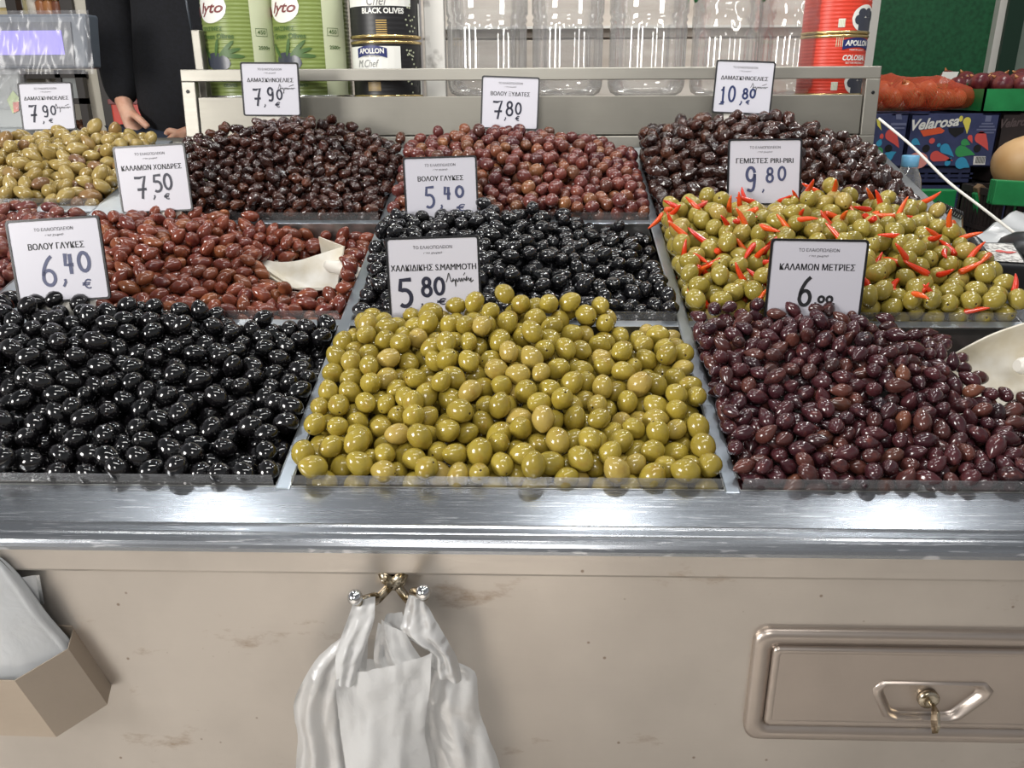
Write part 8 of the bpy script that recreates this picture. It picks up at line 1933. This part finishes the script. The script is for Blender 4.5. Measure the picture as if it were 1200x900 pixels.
# green post with a wooden edge
ga, gb = at(1148, 222, 2.3), at(1160, 322, 2.3)
po = thing('green_post', (ga.x + .02, 2.31, 0), 'slim green post with a worn wooden edge, right of the blue crates', 'post')
MB().prism([(ga.x - .010, 2.30, ga.z - .012), (ga.x + .012, 2.30, ga.z), (gb.x + .010, 2.30, gb.z), (gb.x + .06, 2.30, 0), (gb.x + .02, 2.30, 0), (gb.x - .016, 2.30, gb.z)], (0, .022, 0)).build('post_board', M['cgreen'], po, bevel=.003)
MB().prism([(ga.x - .008, 2.298, ga.z + .003), (ga.x + .004, 2.298, ga.z + .014), (ga.x + .018, 2.298, ga.z + .004), (gb.x - .008, 2.298, gb.z + .12), (ga.x + .004, 2.298, ga.z - .03)], (0, .026, 0)).build('wooden_edge', M['wood'], po, bevel=.002)

# ledge just right of the counter carrying small things
st3 = thing('narrow_shelf', (.90, 1.45, 0), 'narrow pale shelf along the right side of the counter', 'shelf')
zl = .962
M['palewood'] = noisy(mat('pale_worn_shelf', S(196, 188, 170), .5), S(178, 168, 148), S(208, 200, 184), 6, 4)
MB().box((.700, 1.02, zl - .03), (1.20, 1.78, zl)).build('shelf_top', M['palewood'], st3, bevel=.003)
MB().box((.72, 1.10, 0), (.75, 1.70, zl - .03)).box((1.15, 1.10, 0), (1.18, 1.70, zl - .03)).build('shelf_side', M['palewood'], st3)
# clear water bottle with a blue cap
wc = at(1056, 215, 1.86)
wbz = zl + .001
st4 = thing('bottle_stand', (wc.x, 1.86, 0), 'dark box the water bottle stands on beside the counter', 'box')
btop = at(1056, 182, 1.86).z
MB().box((wc.x - .05, 1.81, 0), (wc.x + .06, 1.92, btop - .205)).build('stand_box', M['boxdark'], st4, bevel=.003)
bo = thing('water_bottle', (wc.x, 1.86, btop - .2045), 'clear plastic water bottle with a light blue cap beside the counter', 'bottle')
bzz = btop - .2045
MB().lathe([(.024, .0), (.031, .003), (.0325, .012), (.031, .03), (.0325, .05), (.031, .075), (.0325, .095), (.0325, .13), (.028, .155), (.018, .178), (.0135, .186), (.0135, .196)], 32, Matrix.Translation((wc.x + .012, 1.86, bzz)), True, False).build('bottle_wall', M['pet'], bo)
M['bluecap'] = mat('light_blue_cap', S(120, 186, 226), .35)
MB().lathe([(.0165, .180), (.0180, .182), (.0180, .203), (.0165, .2045)], 28, Matrix.Translation((wc.x + .012, 1.86, bzz)), True, True).build('cap', M['bluecap'], bo)
# spiral notebook
na, nb_, nc_, ndd = at(1097, 240, 1.52), at(1126, 253, 1.52), at(1128, 282, 1.52), at(1104, 262, 1.52)
nbk = thing('spiral_notebook', (nb_.x, 1.52, zl), 'small spiral notebook leaning against the right side of the counter', 'notebook')
M['paper'] = mat('notebook_paper', S(196, 206, 200), .6)
ex = Vector((.02, .012, -.004))
MB().prism([na, nb_, Vector((nc_.x + .004, 1.50, zl + .001)), Vector((ndd.x - .005, 1.50, zl + .001))], (.006, .010, 0)).build('pages', M['paper'], nbk)
MB().prism([na + ex * .3, nb_ + ex * .3, Vector((nc_.x + .010, 1.515, zl + .001)), Vector((ndd.x, 1.515, zl + .001))], (.002, .004, 0)).build('cover', M['wood'], nbk)
spm = MB()
for k in range(11):
    q = na.lerp(nb_, (k + .5) / 11)
    spm.tube([q + Vector((0, -.003 + .008 * cos(a), .007 * sin(a) + .001)) for a in [2 * pi * i / 10 for i in range(10)]], .0013, 5)
spm.build('spiral', M['black'], nbk)
# sheet of white bags on the shelf
ws = MB()
ba, bb, bc_, bd_ = at(1137, 282, 1.36), at(1190, 248, 1.50), at(1245, 262, 1.46), at(1235, 300, 1.30)
def wsfn(s, t):
    p = (ba.lerp(bd_, s)).lerp(bb.lerp(bc_, s), t)
    zb_ = zl + .004 + (p.z - zl) * 1
    return Vector((p.x, p.y, max(zl + .003, p.z) + .006 * noise.noise(Vector((p.x * 22, p.y * 22, 4)))))
ws.grid(wsfn, 26, 20)
wso = ws.build('plastic_bag_sheet', M['bagroll'], None, solid=.004)
tag(wso, 'loose white plastic bags lying on the shelf at the right edge', 'bags')
# card terminal / small scale pad with a printed picture
da, db, dc, dd = at(1149, 286, 1.22), at(1186, 287, 1.22), at(1200, 309, 1.14), at(1166, 307, 1.14)
dv_ = thing('printed_pad', (da.x + .03, 1.18, zl), 'black device with a printed pepper picture on its slanting top, at the right edge', 'device')
o_up = Vector((0, 0, .0))
cen = (da + db + dc + dd) / 4
big = [cen + (p - cen) * 1.30 for p in (da, db, dc, dd)]
zb2 = zl + .001
MB().add([*big, *[Vector((p.x, p.y, zb2)) for p in big]], [(0, 1, 2, 3), (7, 6, 5, 4), (0, 4, 5, 1), (1, 5, 6, 2), (2, 6, 7, 3), (3, 7, 4, 0)]).build('device_body', M['black'], dv_, bevel=.003)
up = (db - da).cross(dd - da).normalized()
if up.z < 0: up = -up
M['paperprint'] = noisy(mat('speckled_print', S(198, 196, 190), .5), S(120, 116, 112), S(220, 218, 212), 160, 3, lo=.4, hi=.55)
MB().add([p + up * .0016 for p in (da, db, dc, dd)], [(0, 1, 2, 3)]).build('picture', M['paperprint'], dv_)
pm = MB()
pcn = cen + up * .0024
ux, uy = (db - da).normalized(), (dd - da).normalized()
for (cx_, cy_, r_, l_, a_) in ((-.004, -.003, .006, .014, .2), (.006, .002, .005, .016, -.3)):
    pm.add([pcn + ux * x + uy * y for x, y in drop(cx_, cy_, r_, l_, a_)], [tuple(range(20))])
pm.build('pepper_print', INK['coral'], dv_)
dome = MB(); dcn = at(1203, 292, 1.30)
dome.lathe([(.052, -.03), (.052, -.004), (.046, .010), (.03, .020), (.008, .024)], 28, Matrix.Translation((dcn.x + .02, 1.32, max(zl + .031, dcn.z))), True, True)
dmo = thing('black_lamp_foot', (dcn.x + .02, 1.32, zl), 'round black foot from which the thin white rod rises', 'stand')
dome.build('foot', M['black'], dmo)
rdm = MB(); r0, r1, r2, r3 = at(1030, 139, 1.66), at(1110, 212, 1.52), at(1150, 243, 1.44), Vector((dcn.x + .02, 1.32, max(zl + .04, dcn.z)))
rdm.tube(catmull([r0, r0.lerp(r1, .5) + Vector((0, 0, .004)), r1, r2, r3], 8), .0025, 10)
rdm.build('rod', M['whiteplastic'], dmo)
# black grip of a scoop lying on the side plate
bgp = MB()
g0, g1 = tw(.914, .548, .014), tw(.912, .478, .008)
bgp.tube(catmull([g0 + Vector((-.014, .004, .0)), g0, g0.lerp(g1, .5), g1], 6), [.010 + .004 * sin(i / 18 * pi) for i in range(19)], 12)
tag(bgp.build('clip', M['black'], None), 'black plastic clip lying on the dull side plate at the right', 'clip')

# ------------------------------------------------------------------ weighing scale at the left
scl = thing('weighing_scale', (-1.20, 1.93, 1.195), 'weighing scale with a violet lit display under crinkled clear plastic at the left edge', 'scale')
M['greyplastic'] = mat('grey_scale_plastic', S(92, 100, 110), .4)
M['darkgrey'] = mat('dark_display_plastic', S(64, 70, 78), .35)
M['poleg'] = mat('pale_grey_pole', S(164, 168, 168), .45)
sa, sb = at(-40, 16, 1.93), at(106, 80, 1.93)
hd = MB()
tl = lambda z: (z - sb.z) * .14
vs = []
for z in (sb.z, sa.z):
    for (x, y) in ((sa.x, 1.93), (sb.x, 1.93), (sb.x, 1.99), (sa.x, 1.99)):
        vs.append((x + (-.004 if z == sb.z else 0), y + tl(z), z))
hd.add(vs, [(0, 3, 2, 1), (4, 5, 6, 7), (0, 1, 5, 4), (1, 2, 6, 5), (2, 3, 7, 6), (3, 0, 4, 7)])
hdo = hd.build('display_head', M['greyplastic'], scl, bevel=.006, seg=3)
fa, fb = at(-34, 26, 1.93), at(88, 76, 1.93)
fp = MB().prism([(fa.x, 1.93 + tl(fb.z) - .0030, fb.z), (fb.x, 1.93 + tl(fb.z) - .0030, fb.z), (fb.x, 1.93 + tl(fa.z) - .0030, fa.z), (fa.x, 1.93 + tl(fa.z) - .0030, fa.z)], (0, .003, 0))
fp.build('display_bezel', M['darkgrey'], hdo)
va, vb = at(-30, 36, 1.93), at(76, 64, 1.93)
M['violet'] = mat('violet_screen', S(120, 110, 200), .4)
pb(M['violet']).inputs['Emission Color'].default_value = S(168, 158, 250)
pb(M['violet']).inputs['Emission Strength'].default_value = .62
MB().prism([(va.x, 1.93 + tl(vb.z) - .0045, vb.z), (vb.x, 1.93 + tl(vb.z) - .0045, vb.z), (vb.x - .003, 1.93 + tl(va.z) - .0045, va.z), (va.x, 1.93 + tl(va.z) - .0045, va.z)], (0, .002, 0)).build('display_screen', M['violet'], hdo)
pm_ = MB()
pa_, pc2 = at(2, 74, 1.95), at(30, 150, 1.95)
pm_.prism([(pa_.x - .05, 1.95, pa_.z + .02), (pa_.x + .04, 1.95, pa_.z + .02), (pc2.x - .002, 1.95, 1.215), (pc2.x - .075, 1.95, 1.215)], (0, .03, 0))
pm_.build('pole', M['poleg'], scl, bevel=.004)
MB().box((-1.42, 1.83, 1.197), (-1.12, 1.985, 1.222)).build('scale_base', M['poleg'], scl, bevel=.005)
stk = MB(); s1, s2 = at(17, 118, 1.949), at(9, 109, 1.949)
stk.add([at(8, 117, 1.9485), at(15, 106, 1.9485), at(22, 114, 1.9485), at(22, 130, 1.9485), at(15, 133, 1.9485)], [(0, 1, 2, 3, 4)])
stk.build('sticker', INK['palegreen'], scl)
st2_ = MB().add([at(15, 120, 1.948), at(22, 119, 1.948), at(22, 130, 1.948), at(16, 132, 1.948)], [(0, 1, 2, 3)])
st2_.build('sticker_stamp', INK['pink'], scl)


def coverfn(s, t):
    x = sa.x - .01 + (sb.x + .014 - sa.x + .01) * s
    z = sb.z - .012 + (sa.z - sb.z + .018) * t
    cr = .004 * noise.noise(Vector((x * 42 + z * 12, z * 9, 2))) + .0018 * noise.noise(Vector((x * 90 - z * 30, z * 20, 8)))
    return Vector((x, 1.93 + tl(z) - .012 + cr, z))


MB().grid(coverfn, 90, 40).build('plastic_cover', M['wrap'], scl)
cv2 = MB().grid(lambda s, t: at(-20 + 52 * s - 10 * (1 - t), 128 - 52 * t, 1.935) + Vector((0, .010 * noise.noise(Vector((s * 7, t * 6, 5))), 0)), 26, 26)
cv2.build('cover_skirt', M['wrap'], scl)

# ------------------------------------------------------------------ shelving behind the seller
M['darkframe'] = mat('dark_bronze_frame', S(46, 42, 40), .4)
M['shelfpanel'] = noisy(mat('pale_shelf_panel', S(186, 182, 168), .5), S(176, 171, 156), S(194, 190, 178), 3, 3)
WY = 3.4
rack = thing('display_rack', (-1.9, WY + .15, 0), 'dark framed shop rack with a pale upright panel behind the scale and the seller', 'rack')
def rk(x0, x1, z0, z1, y0=WY, y1=WY + .03):
    return MB().box((x0, y0, z0), (x1, y1, z1))
q0, q1, q2, q3 = at(84, 8, WY).x, at(104, 8, WY).x, at(112, 8, WY).x, at(-60, 8, WY).x
zA = lambda py: at(90, py, WY).z
rk(q0 + .012, q1, .0, 2.4).build('upright_panel', M['shelfpanel'], rack)
rk(q1, q1 + .045, .0, 2.4, WY - .02, WY + .04).build('dark_upright', M['darkframe'], rack)
rk(q0 - .035, q0 + .012, zA(26), 2.4, WY - .02, WY + .30).build('dark_upright', M['darkframe'], rack)
rk(at(10, 5, WY).x, at(10, 5, WY).x + .04, zA(26), 2.4, WY - .02, WY + .02).build('dark_upright', M['darkframe'], rack)
for zz_ in (zA(17), zA(-50)):
    rk(q3 - .3, q0 - .03, zz_ - .03, zz_, WY, WY + .30).build('shelf_board', M['darkframe'], rack)
rk(q3 - .3, q0, zA(26) - .05, zA(26) - .02, WY, WY + .3).build('shelf_board', M['shelfpanel'], rack)
for zz_ in (zA(84), zA(162), .4):
    rk(q3 - .3, q0 + .02, zz_ - .025, zz_, WY - .01, WY + .30).build('shelf_board', M['shelfpanel'] if zz_ < 1 else M['darkframe'], rack)
rk(q3 - .3, q0 + .02, .0, 2.4, WY + .30, WY + .32).build('back_board', M['shelfpanel'], rack)
# a framed pane on the lower shelf (dark frame, grey inside)
fx0, fx1 = at(66, 100, WY - .05).x, at(98, 100, WY - .05).x
fz0, fz1 = at(90, 122, WY - .05).z, at(80, 82, WY - .05).z
fr_ = thing('framed_pane', ((fx0 + fx1) / 2, WY - .04, fz0), 'grey pane in a dark frame below the scale display', 'pane')
ff = MB()
ff.box((fx0, WY - .05, fz0), (fx1, WY - .02, fz0 + .022)).box((fx0, WY - .05, fz1 - .028), (fx1, WY - .02, fz1)).box((fx0, WY - .05, fz0), (fx0 + .022, WY - .02, fz1)).box((fx1 - .03, WY - .05, zA(162)), (fx1, WY - .02, fz1))
ff.box((fx0, WY - .05, zA(162)), (fx0 + .02, WY - .02, fz0))
ff.build('dark_frame', M['darkframe'], fr_)
M['greypane'] = mat('grey_pane', S(140, 144, 144), .35)
MB().box((fx0 + .02, WY - .04, fz0 + .02), (fx1 - .03, WY - .03, fz1 - .026)).build('pane', M['greypane'], fr_)
# goods on the shelves
goods = [(4, -1, 17, 'packet', (196, 176, 120), 'yellowish packet on the top left shelf above the scale', .075, .11), (22, 0, 17, 'packet', (214, 204, 160), 'pale packet beside the dark upright above the scale', .05, .10),
         (33, 0, 17, 'jar', (224, 218, 206), 'white topped jar on the shelf above the scale', .045, .085), (44, 0, 17, 'jar', (150, 96, 60), 'brown jar beside the white topped jar', .045, .07),
         (53, 0, 17, 'jar', (164, 112, 70), 'amber jar second from the right end of the shelf above the scale', .045, .068), (63, 0, 17, 'jar', (120, 74, 54), 'dark amber jar at the right end of the shelf above the scale', .045, .066),
         (41, 0, 84 + 14, 'bottle', (226, 224, 218), 'small white bottle below the scale display', .022, .075), (58, 0, 98, 'bottle', (44, 42, 44), 'small black bottle right of the white one below the display', .024, .07),
         (4, 0, 162, 'jar', (188, 140, 50), 'golden jar at the left edge above the yellow-green olives', .075, .085), (-8, 0, 162, 'jar', (150, 104, 44), 'amber jar at the extreme left edge', .075, .085),
         (95, 0, 162, 'basket', (118, 78, 54), 'brown heap of dried fruit packs right of the left sign', .12, .055), (122, 0, 162, 'box', (182, 140, 92), 'small tan box beside the pale upright panel', .05, .09)]
for (px_, dy, py_, nm, c_, lab, w_, h_) in goods:
    p = at(px_, py_, WY + .06 if py_ < 50 else WY - .0)
    zb_ = {17: zA(17), 98: zA(162) , 162: zA(162)}[py_]
    if py_ == 98:
        h_ = p.z - zb_ + .075
    root = thing(nm, (p.x, WY + .1, zb_), lab, nm)
    m_ = mat('goods_' + nm, S(*c_), .35)
    if nm in ('jar', 'bottle'):
        r = w_ / 2
        MB().lathe([(r * .9, 0), (r, .004), (r, h_ * .74), (r * .75, h_ * .84), (r * .72, h_ * .86)], 20, Matrix.Translation((p.x, WY + .1, zb_ + .001))).build('glass', m_, root)
        MB().lathe([(r * .78, h_ * .86), (r * .80, h_ * .87), (r * .80, h_ * .99), (r * .76, h_)], 20, Matrix.Translation((p.x, WY + .1, zb_ + .001))).build('lid', M['whitelid'] if 'white' in lab else GOLD, root)
    elif nm == 'basket':
        bb = MB(); rr_ = random.Random(3)
        for k in range(16):
            x = p.x + rr_.uniform(-.06, .06); z = zb_ + .012 + rr_.uniform(0, .05)
            bb.lathe([(.002, -.012), (.016, -.008), (.020, 0), (.016, .008), (.002, .012)], 10, Matrix.Translation((x, WY + .1 + rr_.uniform(-.05, .04), z)) @ Euler((rr_.uniform(-.5, .5), rr_.uniform(-.5, .5), 0)).to_matrix().to_4x4())
        bb.build('packs', m_, root)
    else:
        MB().box((p.x - w_ / 2, WY + .07, zb_ + .001), (p.x + w_ / 2, WY + .12, zb_ + h_)).build('pack', m_, root, bevel=.004)
        MB().box((p.x - w_ * .36, WY + .067, zb_ + h_ * .3), (p.x + w_ * .36, WY + .070, zb_ + h_ * .7)).build('label', INK['white'], root)
# red cabinet side and shelf goods between the rack and the seller
rc0, rc1 = at(128, 115, 3.0).x, at(139, 115, 3.0).x
rcz = at(130, 112, 3.0).z
rcb = thing('red_crate', ((rc0 + rc1) / 2, 3.1, .28), 'tall red container standing behind the seller', 'container')
MB().box((rc0, 3.0, .281), (rc1 + .22, 3.16, rcz)).build('container_body', INK['red'], rcb, bevel=.006)
MB().box((rc0 - .006, 2.994, rcz - .03), (rc1 + .226, 3.166, rcz - .012)).build('container_rim', INK['brownred'], rcb, bevel=.003)
for k, (px_, py_, w_, h_, lab) in enumerate(((112, 9, .14, .13, 'white box on the shelf beside the seller, upper of two'), (113, 34, .13, .10, 'pale box on the shelf beside the seller, lower of two'))):
    p = at(px_ + 6, py_, 3.9)
    bx_ = thing('shelf_box', (p.x, 3.95, p.z - h_ / 2), lab, 'box', None)
    MB().box((p.x - w_ / 2, 3.9, p.z - h_ / 2), (p.x + w_ / 2, 4.0, p.z + h_ / 2)).build('carton', INK['white'] if k == 0 else INK['cream'], bx_, bevel=.003)
    MB().box((p.x - w_ / 2 - .002, 3.898, p.z + h_ / 2 - .03), (p.x + w_ / 2 + .002, 4.002, p.z + h_ / 2 + .001)).build('lid', INK['cream'], bx_, bevel=.002)
wsh = thing('wall_rack', (-1.75, 4.05, 0), 'dark rack with pale boxes seen between the pale panel and the seller', 'rack')
for zz_ in (at(118, 9, 3.9).z - .066, at(118, 34, 3.9).z - .051, 1.0, .4):
    MB().box((-2.2, 3.88, zz_ - .02), (-1.3, 4.2, zz_)).build('shelf_board', M['darkframe'], wsh)
for x in (-2.2, -1.33):
    MB().box((x, 3.88, 0), (x + .03, 4.2, 2.2)).build('upright', M['darkframe'], wsh)

# ------------------------------------------------------------------ the seller
def skin_mesh(name, joints, bones, mat_, parent, sub=2):
    """joints: name -> (co, rx, ry); bones: pairs; first joint is the root"""
    names = list(joints)
    me = bpy.data.meshes.new(name)
    me.from_pydata([joints[n][0] for n in names], [(names.index(a), names.index(b)) for a, b in bones], [])
    o = bpy.data.objects.new(name, me)
    COL.objects.link(o)
    md = o.modifiers.new('skin', 'SKIN'); md.use_smooth_shade = True; md.branch_smoothing = .6
    for i, n in enumerate(names):
        v = me.skin_vertices[0].data[i]
        v.radius = joints[n][1:3]
        v.use_root = (i == 0)
    sb_ = o.modifiers.new('sub', 'SUBSURF'); sb_.levels = sb_.render_levels = sub
    dg = bpy.context.evaluated_depsgraph_get(); dg.update()
    m2 = bpy.data.meshes.new_from_object(o.evaluated_get(dg))
    bpy.data.objects.remove(o)
    inv = wm(parent).inverted()
    m2.transform(inv)
    m2.materials.clear(); m2.materials.append(mat_)
    o = bpy.data.objects.new(name, m2)
    COL.objects.link(o)
    o.parent = parent
    return o


FZ = .28
sx = at(216, 60, 2.17).x
per = thing('person', (sx, 2.20, FZ), 'seller in a dark navy sweater standing behind the counter, hands at the hips', 'person')
M['skin'] = noisy(mat('skin', S(206, 158, 132), .5, 0, Subsurface_Weight=.08), S(198, 146, 120), S(214, 170, 146), 40, 3)
M['sweater'] = noisy(mat('navy_sweater', S(11, 12, 18), .95), S(8, 9, 14), S(15, 16, 23), 120, 4, bump=.5)
M['jeans'] = noisy(mat('blue_trousers', S(26, 36, 54), .8), S(21, 30, 46), S(34, 44, 62), 140, 4, bump=.3)
M['hair'] = noisy(mat('dark_hair', S(38, 30, 26), .6), S(28, 22, 20), S(52, 42, 36), 60, 3, stretch=(1, 1, .2), bump=.6)
py = 2.20
hL = at(146, 138, 2.10)       # hand seen left
hR = at(211, 156, 2.07)       # tip of the other hand
J = {
    'pelvis': ((sx, py, FZ + .93), .12, .09), 'belly': ((sx, py, FZ + 1.08), .125, .09), 'chest': ((sx, py, FZ + 1.26), .145, .10), 'upper': ((sx, py + .01, FZ + 1.39), .105, .072), 'neck': ((sx, py - .005, FZ + 1.50), .052, .052),
    'jaw': ((sx, py - .025, FZ + 1.585), .062, .070), 'head': ((sx, py - .01, FZ + 1.66), .076, .092), 'crown': ((sx, py, FZ + 1.735), .055, .070),
    'shL': ((sx - .165, py, FZ + 1.375), .050, .050), 'elL': ((sx - .180, py - .005, FZ + 1.11), .042, .042), 'wrL': ((hL.x - .014, hL.y + .03, hL.z + .030), .026, .022),
    'shR': ((sx + .175, py, FZ + 1.375), .050, .050), 'elR': ((sx + .25, py - .01, FZ + 1.11), .042, .042), 'wrR': ((hR.x + .085, hR.y + .015, hR.z + .035), .026, .022),
    'hiL': ((sx - .09, py, FZ + .86), .085, .09), 'knL': ((sx - .10, py - .01, FZ + .47), .055, .06), 'anL': ((sx - .10, py + .015, FZ + .09), .036, .04), 'toL': ((sx - .11, py - .13, FZ + .035), .036, .025),
    'hiR': ((sx + .09, py, FZ + .86), .085, .09), 'knR': ((sx + .10, py - .01, FZ + .47), .055, .06), 'anR': ((sx + .10, py + .015, FZ + .09), .036, .04), 'toR': ((sx + .11, py - .13, FZ + .035), .036, .025),
}
B = [('pelvis', 'belly'), ('belly', 'chest'), ('chest', 'upper'), ('upper', 'neck'), ('neck', 'jaw'), ('jaw', 'head'), ('head', 'crown'), ('upper', 'shL'), ('shL', 'elL'), ('elL', 'wrL'), ('upper', 'shR'), ('shR', 'elR'), ('elR', 'wrR'),
     ('pelvis', 'hiL'), ('hiL', 'knL'), ('knL', 'anL'), ('anL', 'toL'), ('pelvis', 'hiR'), ('hiR', 'knR'), ('knR', 'anR'), ('anR', 'toR')]


def hand(pre, wrist, direc, palm_n, thumb_side, sc_=1.0):
    d = Vector(direc).normalized(); n = Vector(palm_n); n = (n - d * n.dot(d)).normalized(); s = d.cross(n).normalized() * thumb_side
    W = Vector(J[wrist][0])
    J[pre + 'pa'] = (tuple(W + d * .045), .030, .017)
    J[pre + 'pb'] = (tuple(W + d * .075), .034, .015)
    B.append((wrist, pre + 'pa')); B.append((pre + 'pa', pre + 'pb'))
    for k, (off, ln) in enumerate(((.027, .072), (.009, .080), (-.009, .074), (-.026, .058))):
        prev = pre + 'pb'
        base = W + d * .082 + s * off
        for q in range(3):
            t = (q + 1) / 3
            c = base + d * ln * (.25 + .75 * t) * (1 - .18 * t * t) + n * (.004 + .034 * t * t)
            nm_ = f'{pre}f{k}{q}'
            J[nm_] = (tuple(c), .0088 - .001 * q, .0088 - .001 * q)
            B.append((prev, nm_)); prev = nm_
    prev = pre + 'pa'
    for q, (a, b, c) in enumerate(((.020, .036, .006), (.046, .048, .014), (.068, .050, .022))):
        nm_ = f'{pre}t{q}'
        J[nm_] = (tuple(W + d * (a + .02) + s * b * .85 + n * c), .0105 - .001 * q, .0105 - .001 * q)
        B.append((prev, nm_)); prev = nm_


hand('L', 'wrL', (.42, -.22, -.88), (.75, .55, .1), 1)
hand('R', 'wrR', (-.88, -.10, -.42), (.1, .95, -.2), -1)
body = skin_mesh('body', J, B, M['skin'], per)
# face: eyes, nose, mouth, ears
hx, hy, hz = J['head'][0]
fm = MB()
fm.prism([(hx - .014, hy - .088, hz - .042), (hx + .014, hy - .088, hz - .042), (hx + .004, hy - .088, hz + .004), (hx - .004, hy - .088, hz + .004)], (0, .02, 0))
fm.lathe([(.004, -.014), (.013, -.006), (.014, .002), (.006, .012)], 12, Matrix.Translation((hx, hy - .097, hz - .034)))
for s_ in (-1, 1):
    fm.lathe([(.004, -.03), (.014, -.022), (.016, 0), (.013, .02), (.004, .028)], 12, Matrix.Translation((hx + s_ * .078, hy + .012, hz - .02)) @ Matrix.Scale(.45, 4, (1, 0, 0)))
fm.build('nose_and_ears', M['skin'], per, subsurf=1)
em = MB(); ir = MB()
for s_ in (-1, 1):
    em.lathe([(.002, -.011), (.009, -.007), (.0115, 0), (.009, .007), (.002, .011)], 14, Matrix.Translation((hx + s_ * .032, hy - .080, hz - .002)))
    ir.lathe([(.005, 0), (.004, .002)], 12, Matrix.Translation((hx + s_ * .032, hy - .0905, hz - .002)) @ Matrix.Rotation(pi / 2, 4, 'X'))
em.build('eyes', M['whitelid'], per); ir.build('irises', M['hair'], per)
lp = MB().tube([(hx - .024, hy - .084, hz - .071), (hx - .010, hy - .092, hz - .068), (hx, hy - .093, hz - .070), (hx + .010, hy - .092, hz - .068), (hx + .024, hy - .084, hz - .071)], [.002, .0055, .006, .0055, .002], 8)
M['lips'] = mat('lips', S(168, 100, 92), .45); lp.build('mouth', M['lips'], per)
hm_ = MB()
def hairfn(s, t):
    a = 2 * pi * s; th = t * 1.75
    low = 1 + (.28 if sin(a) > 0 else -.25) * t
    p = Vector((sin(th * low) * cos(a) * .094, sin(th * low) * sin(a) * .112, cos(th * low) * .105))
    return Vector((hx, hy + .012, hz + .022)) + p * (1 + .04 * noise.noise(p * 40))
hm_.grid(hairfn, 36, 14).build('hair', M['hair'], per, solid=.006)
# sweater and trousers follow the body
Jo = {}
g = .014
for n_ in ('pelvis', 'belly', 'chest', 'upper', 'neck', 'shL', 'elL', 'shR', 'elR'):
    c, a, b2 = J[n_]
    Jo[n_] = (c, a + g, b2 + g + .008)
Jo['pelvis'] = ((sx, py, FZ + .85), .172, .140); Jo['belly'] = ((sx, py - .005, FZ + 1.09), .150, .118)
Jo['upper'] = ((sx, py + .005, FZ + 1.395), .150, .118); Jo['neck'] = ((sx, py, FZ + 1.475), .068, .070)
for s_ in 'LR':
    w_ = Vector(J['wr' + s_][0]); e_ = Vector(J['el' + s_][0])
    Jo['wr' + s_] = (tuple(e_.lerp(w_, 1.02)), .039, .036)
    Jo['mid' + s_] = (tuple(e_.lerp(w_, .5)), .050, .048)
    Jo['el' + s_] = (J['el' + s_][0], .058, .058); Jo['sh' + s_] = (tuple(Vector(J['sh' + s_][0]) + Vector((-.012 if s_ == 'L' else .012, 0, .004))), .090, .088)
skin_mesh('sweater', Jo, [('pelvis', 'belly'), ('belly', 'chest'), ('chest', 'upper'), ('upper', 'neck'), ('upper', 'shL'), ('shL', 'elL'), ('elL', 'midL'), ('midL', 'wrL'), ('upper', 'shR'), ('shR', 'elR'), ('elR', 'midR'), ('midR', 'wrR')], M['sweater'], per)
Jt = {'pelvis': ((sx, py, FZ + .93), .148, .115)}
for s_ in 'LR':
    for n_, a in (('hi', .105), ('kn', .078), ('an', .060)):
        Jt[n_ + s_] = (J[n_ + s_][0], a, a + .005)
skin_mesh('trousers', Jt, [('pelvis', 'hiL'), ('hiL', 'knL'), ('knL', 'anL'), ('pelvis', 'hiR'), ('hiR', 'knR'), ('knR', 'anR')], M['jeans'], per)
for s_ in 'LR':
    ax_, ay_, az_ = J['an' + s_][0]
    sh = MB().grid(lambda s, t: Vector((ax_ + .048 * cos(2 * pi * s) * (1 - .1 * t), ay_ - .05 + .135 * sin(2 * pi * s) * (1 - .22 * t), FZ + .002 + .085 * t * (1 - .35 * (sin(2 * pi * s) < 0) * abs(sin(2 * pi * s))))), 28, 6)
    sh.f.append(tuple(range(28))); sh.smooth.append(False)
    sh.build('shoe', M['black'], per)
lc = MB()
zc_ = at(220, 10, 2.05)
lc.tube([(zc_.x - .004, 2.052, zc_.z + .06), (zc_.x, 2.048, zc_.z), (zc_.x + .003, 2.050, zc_.z - .05)], .0025, 6)
lc.build('drawstring', M['darkgrey'], per)
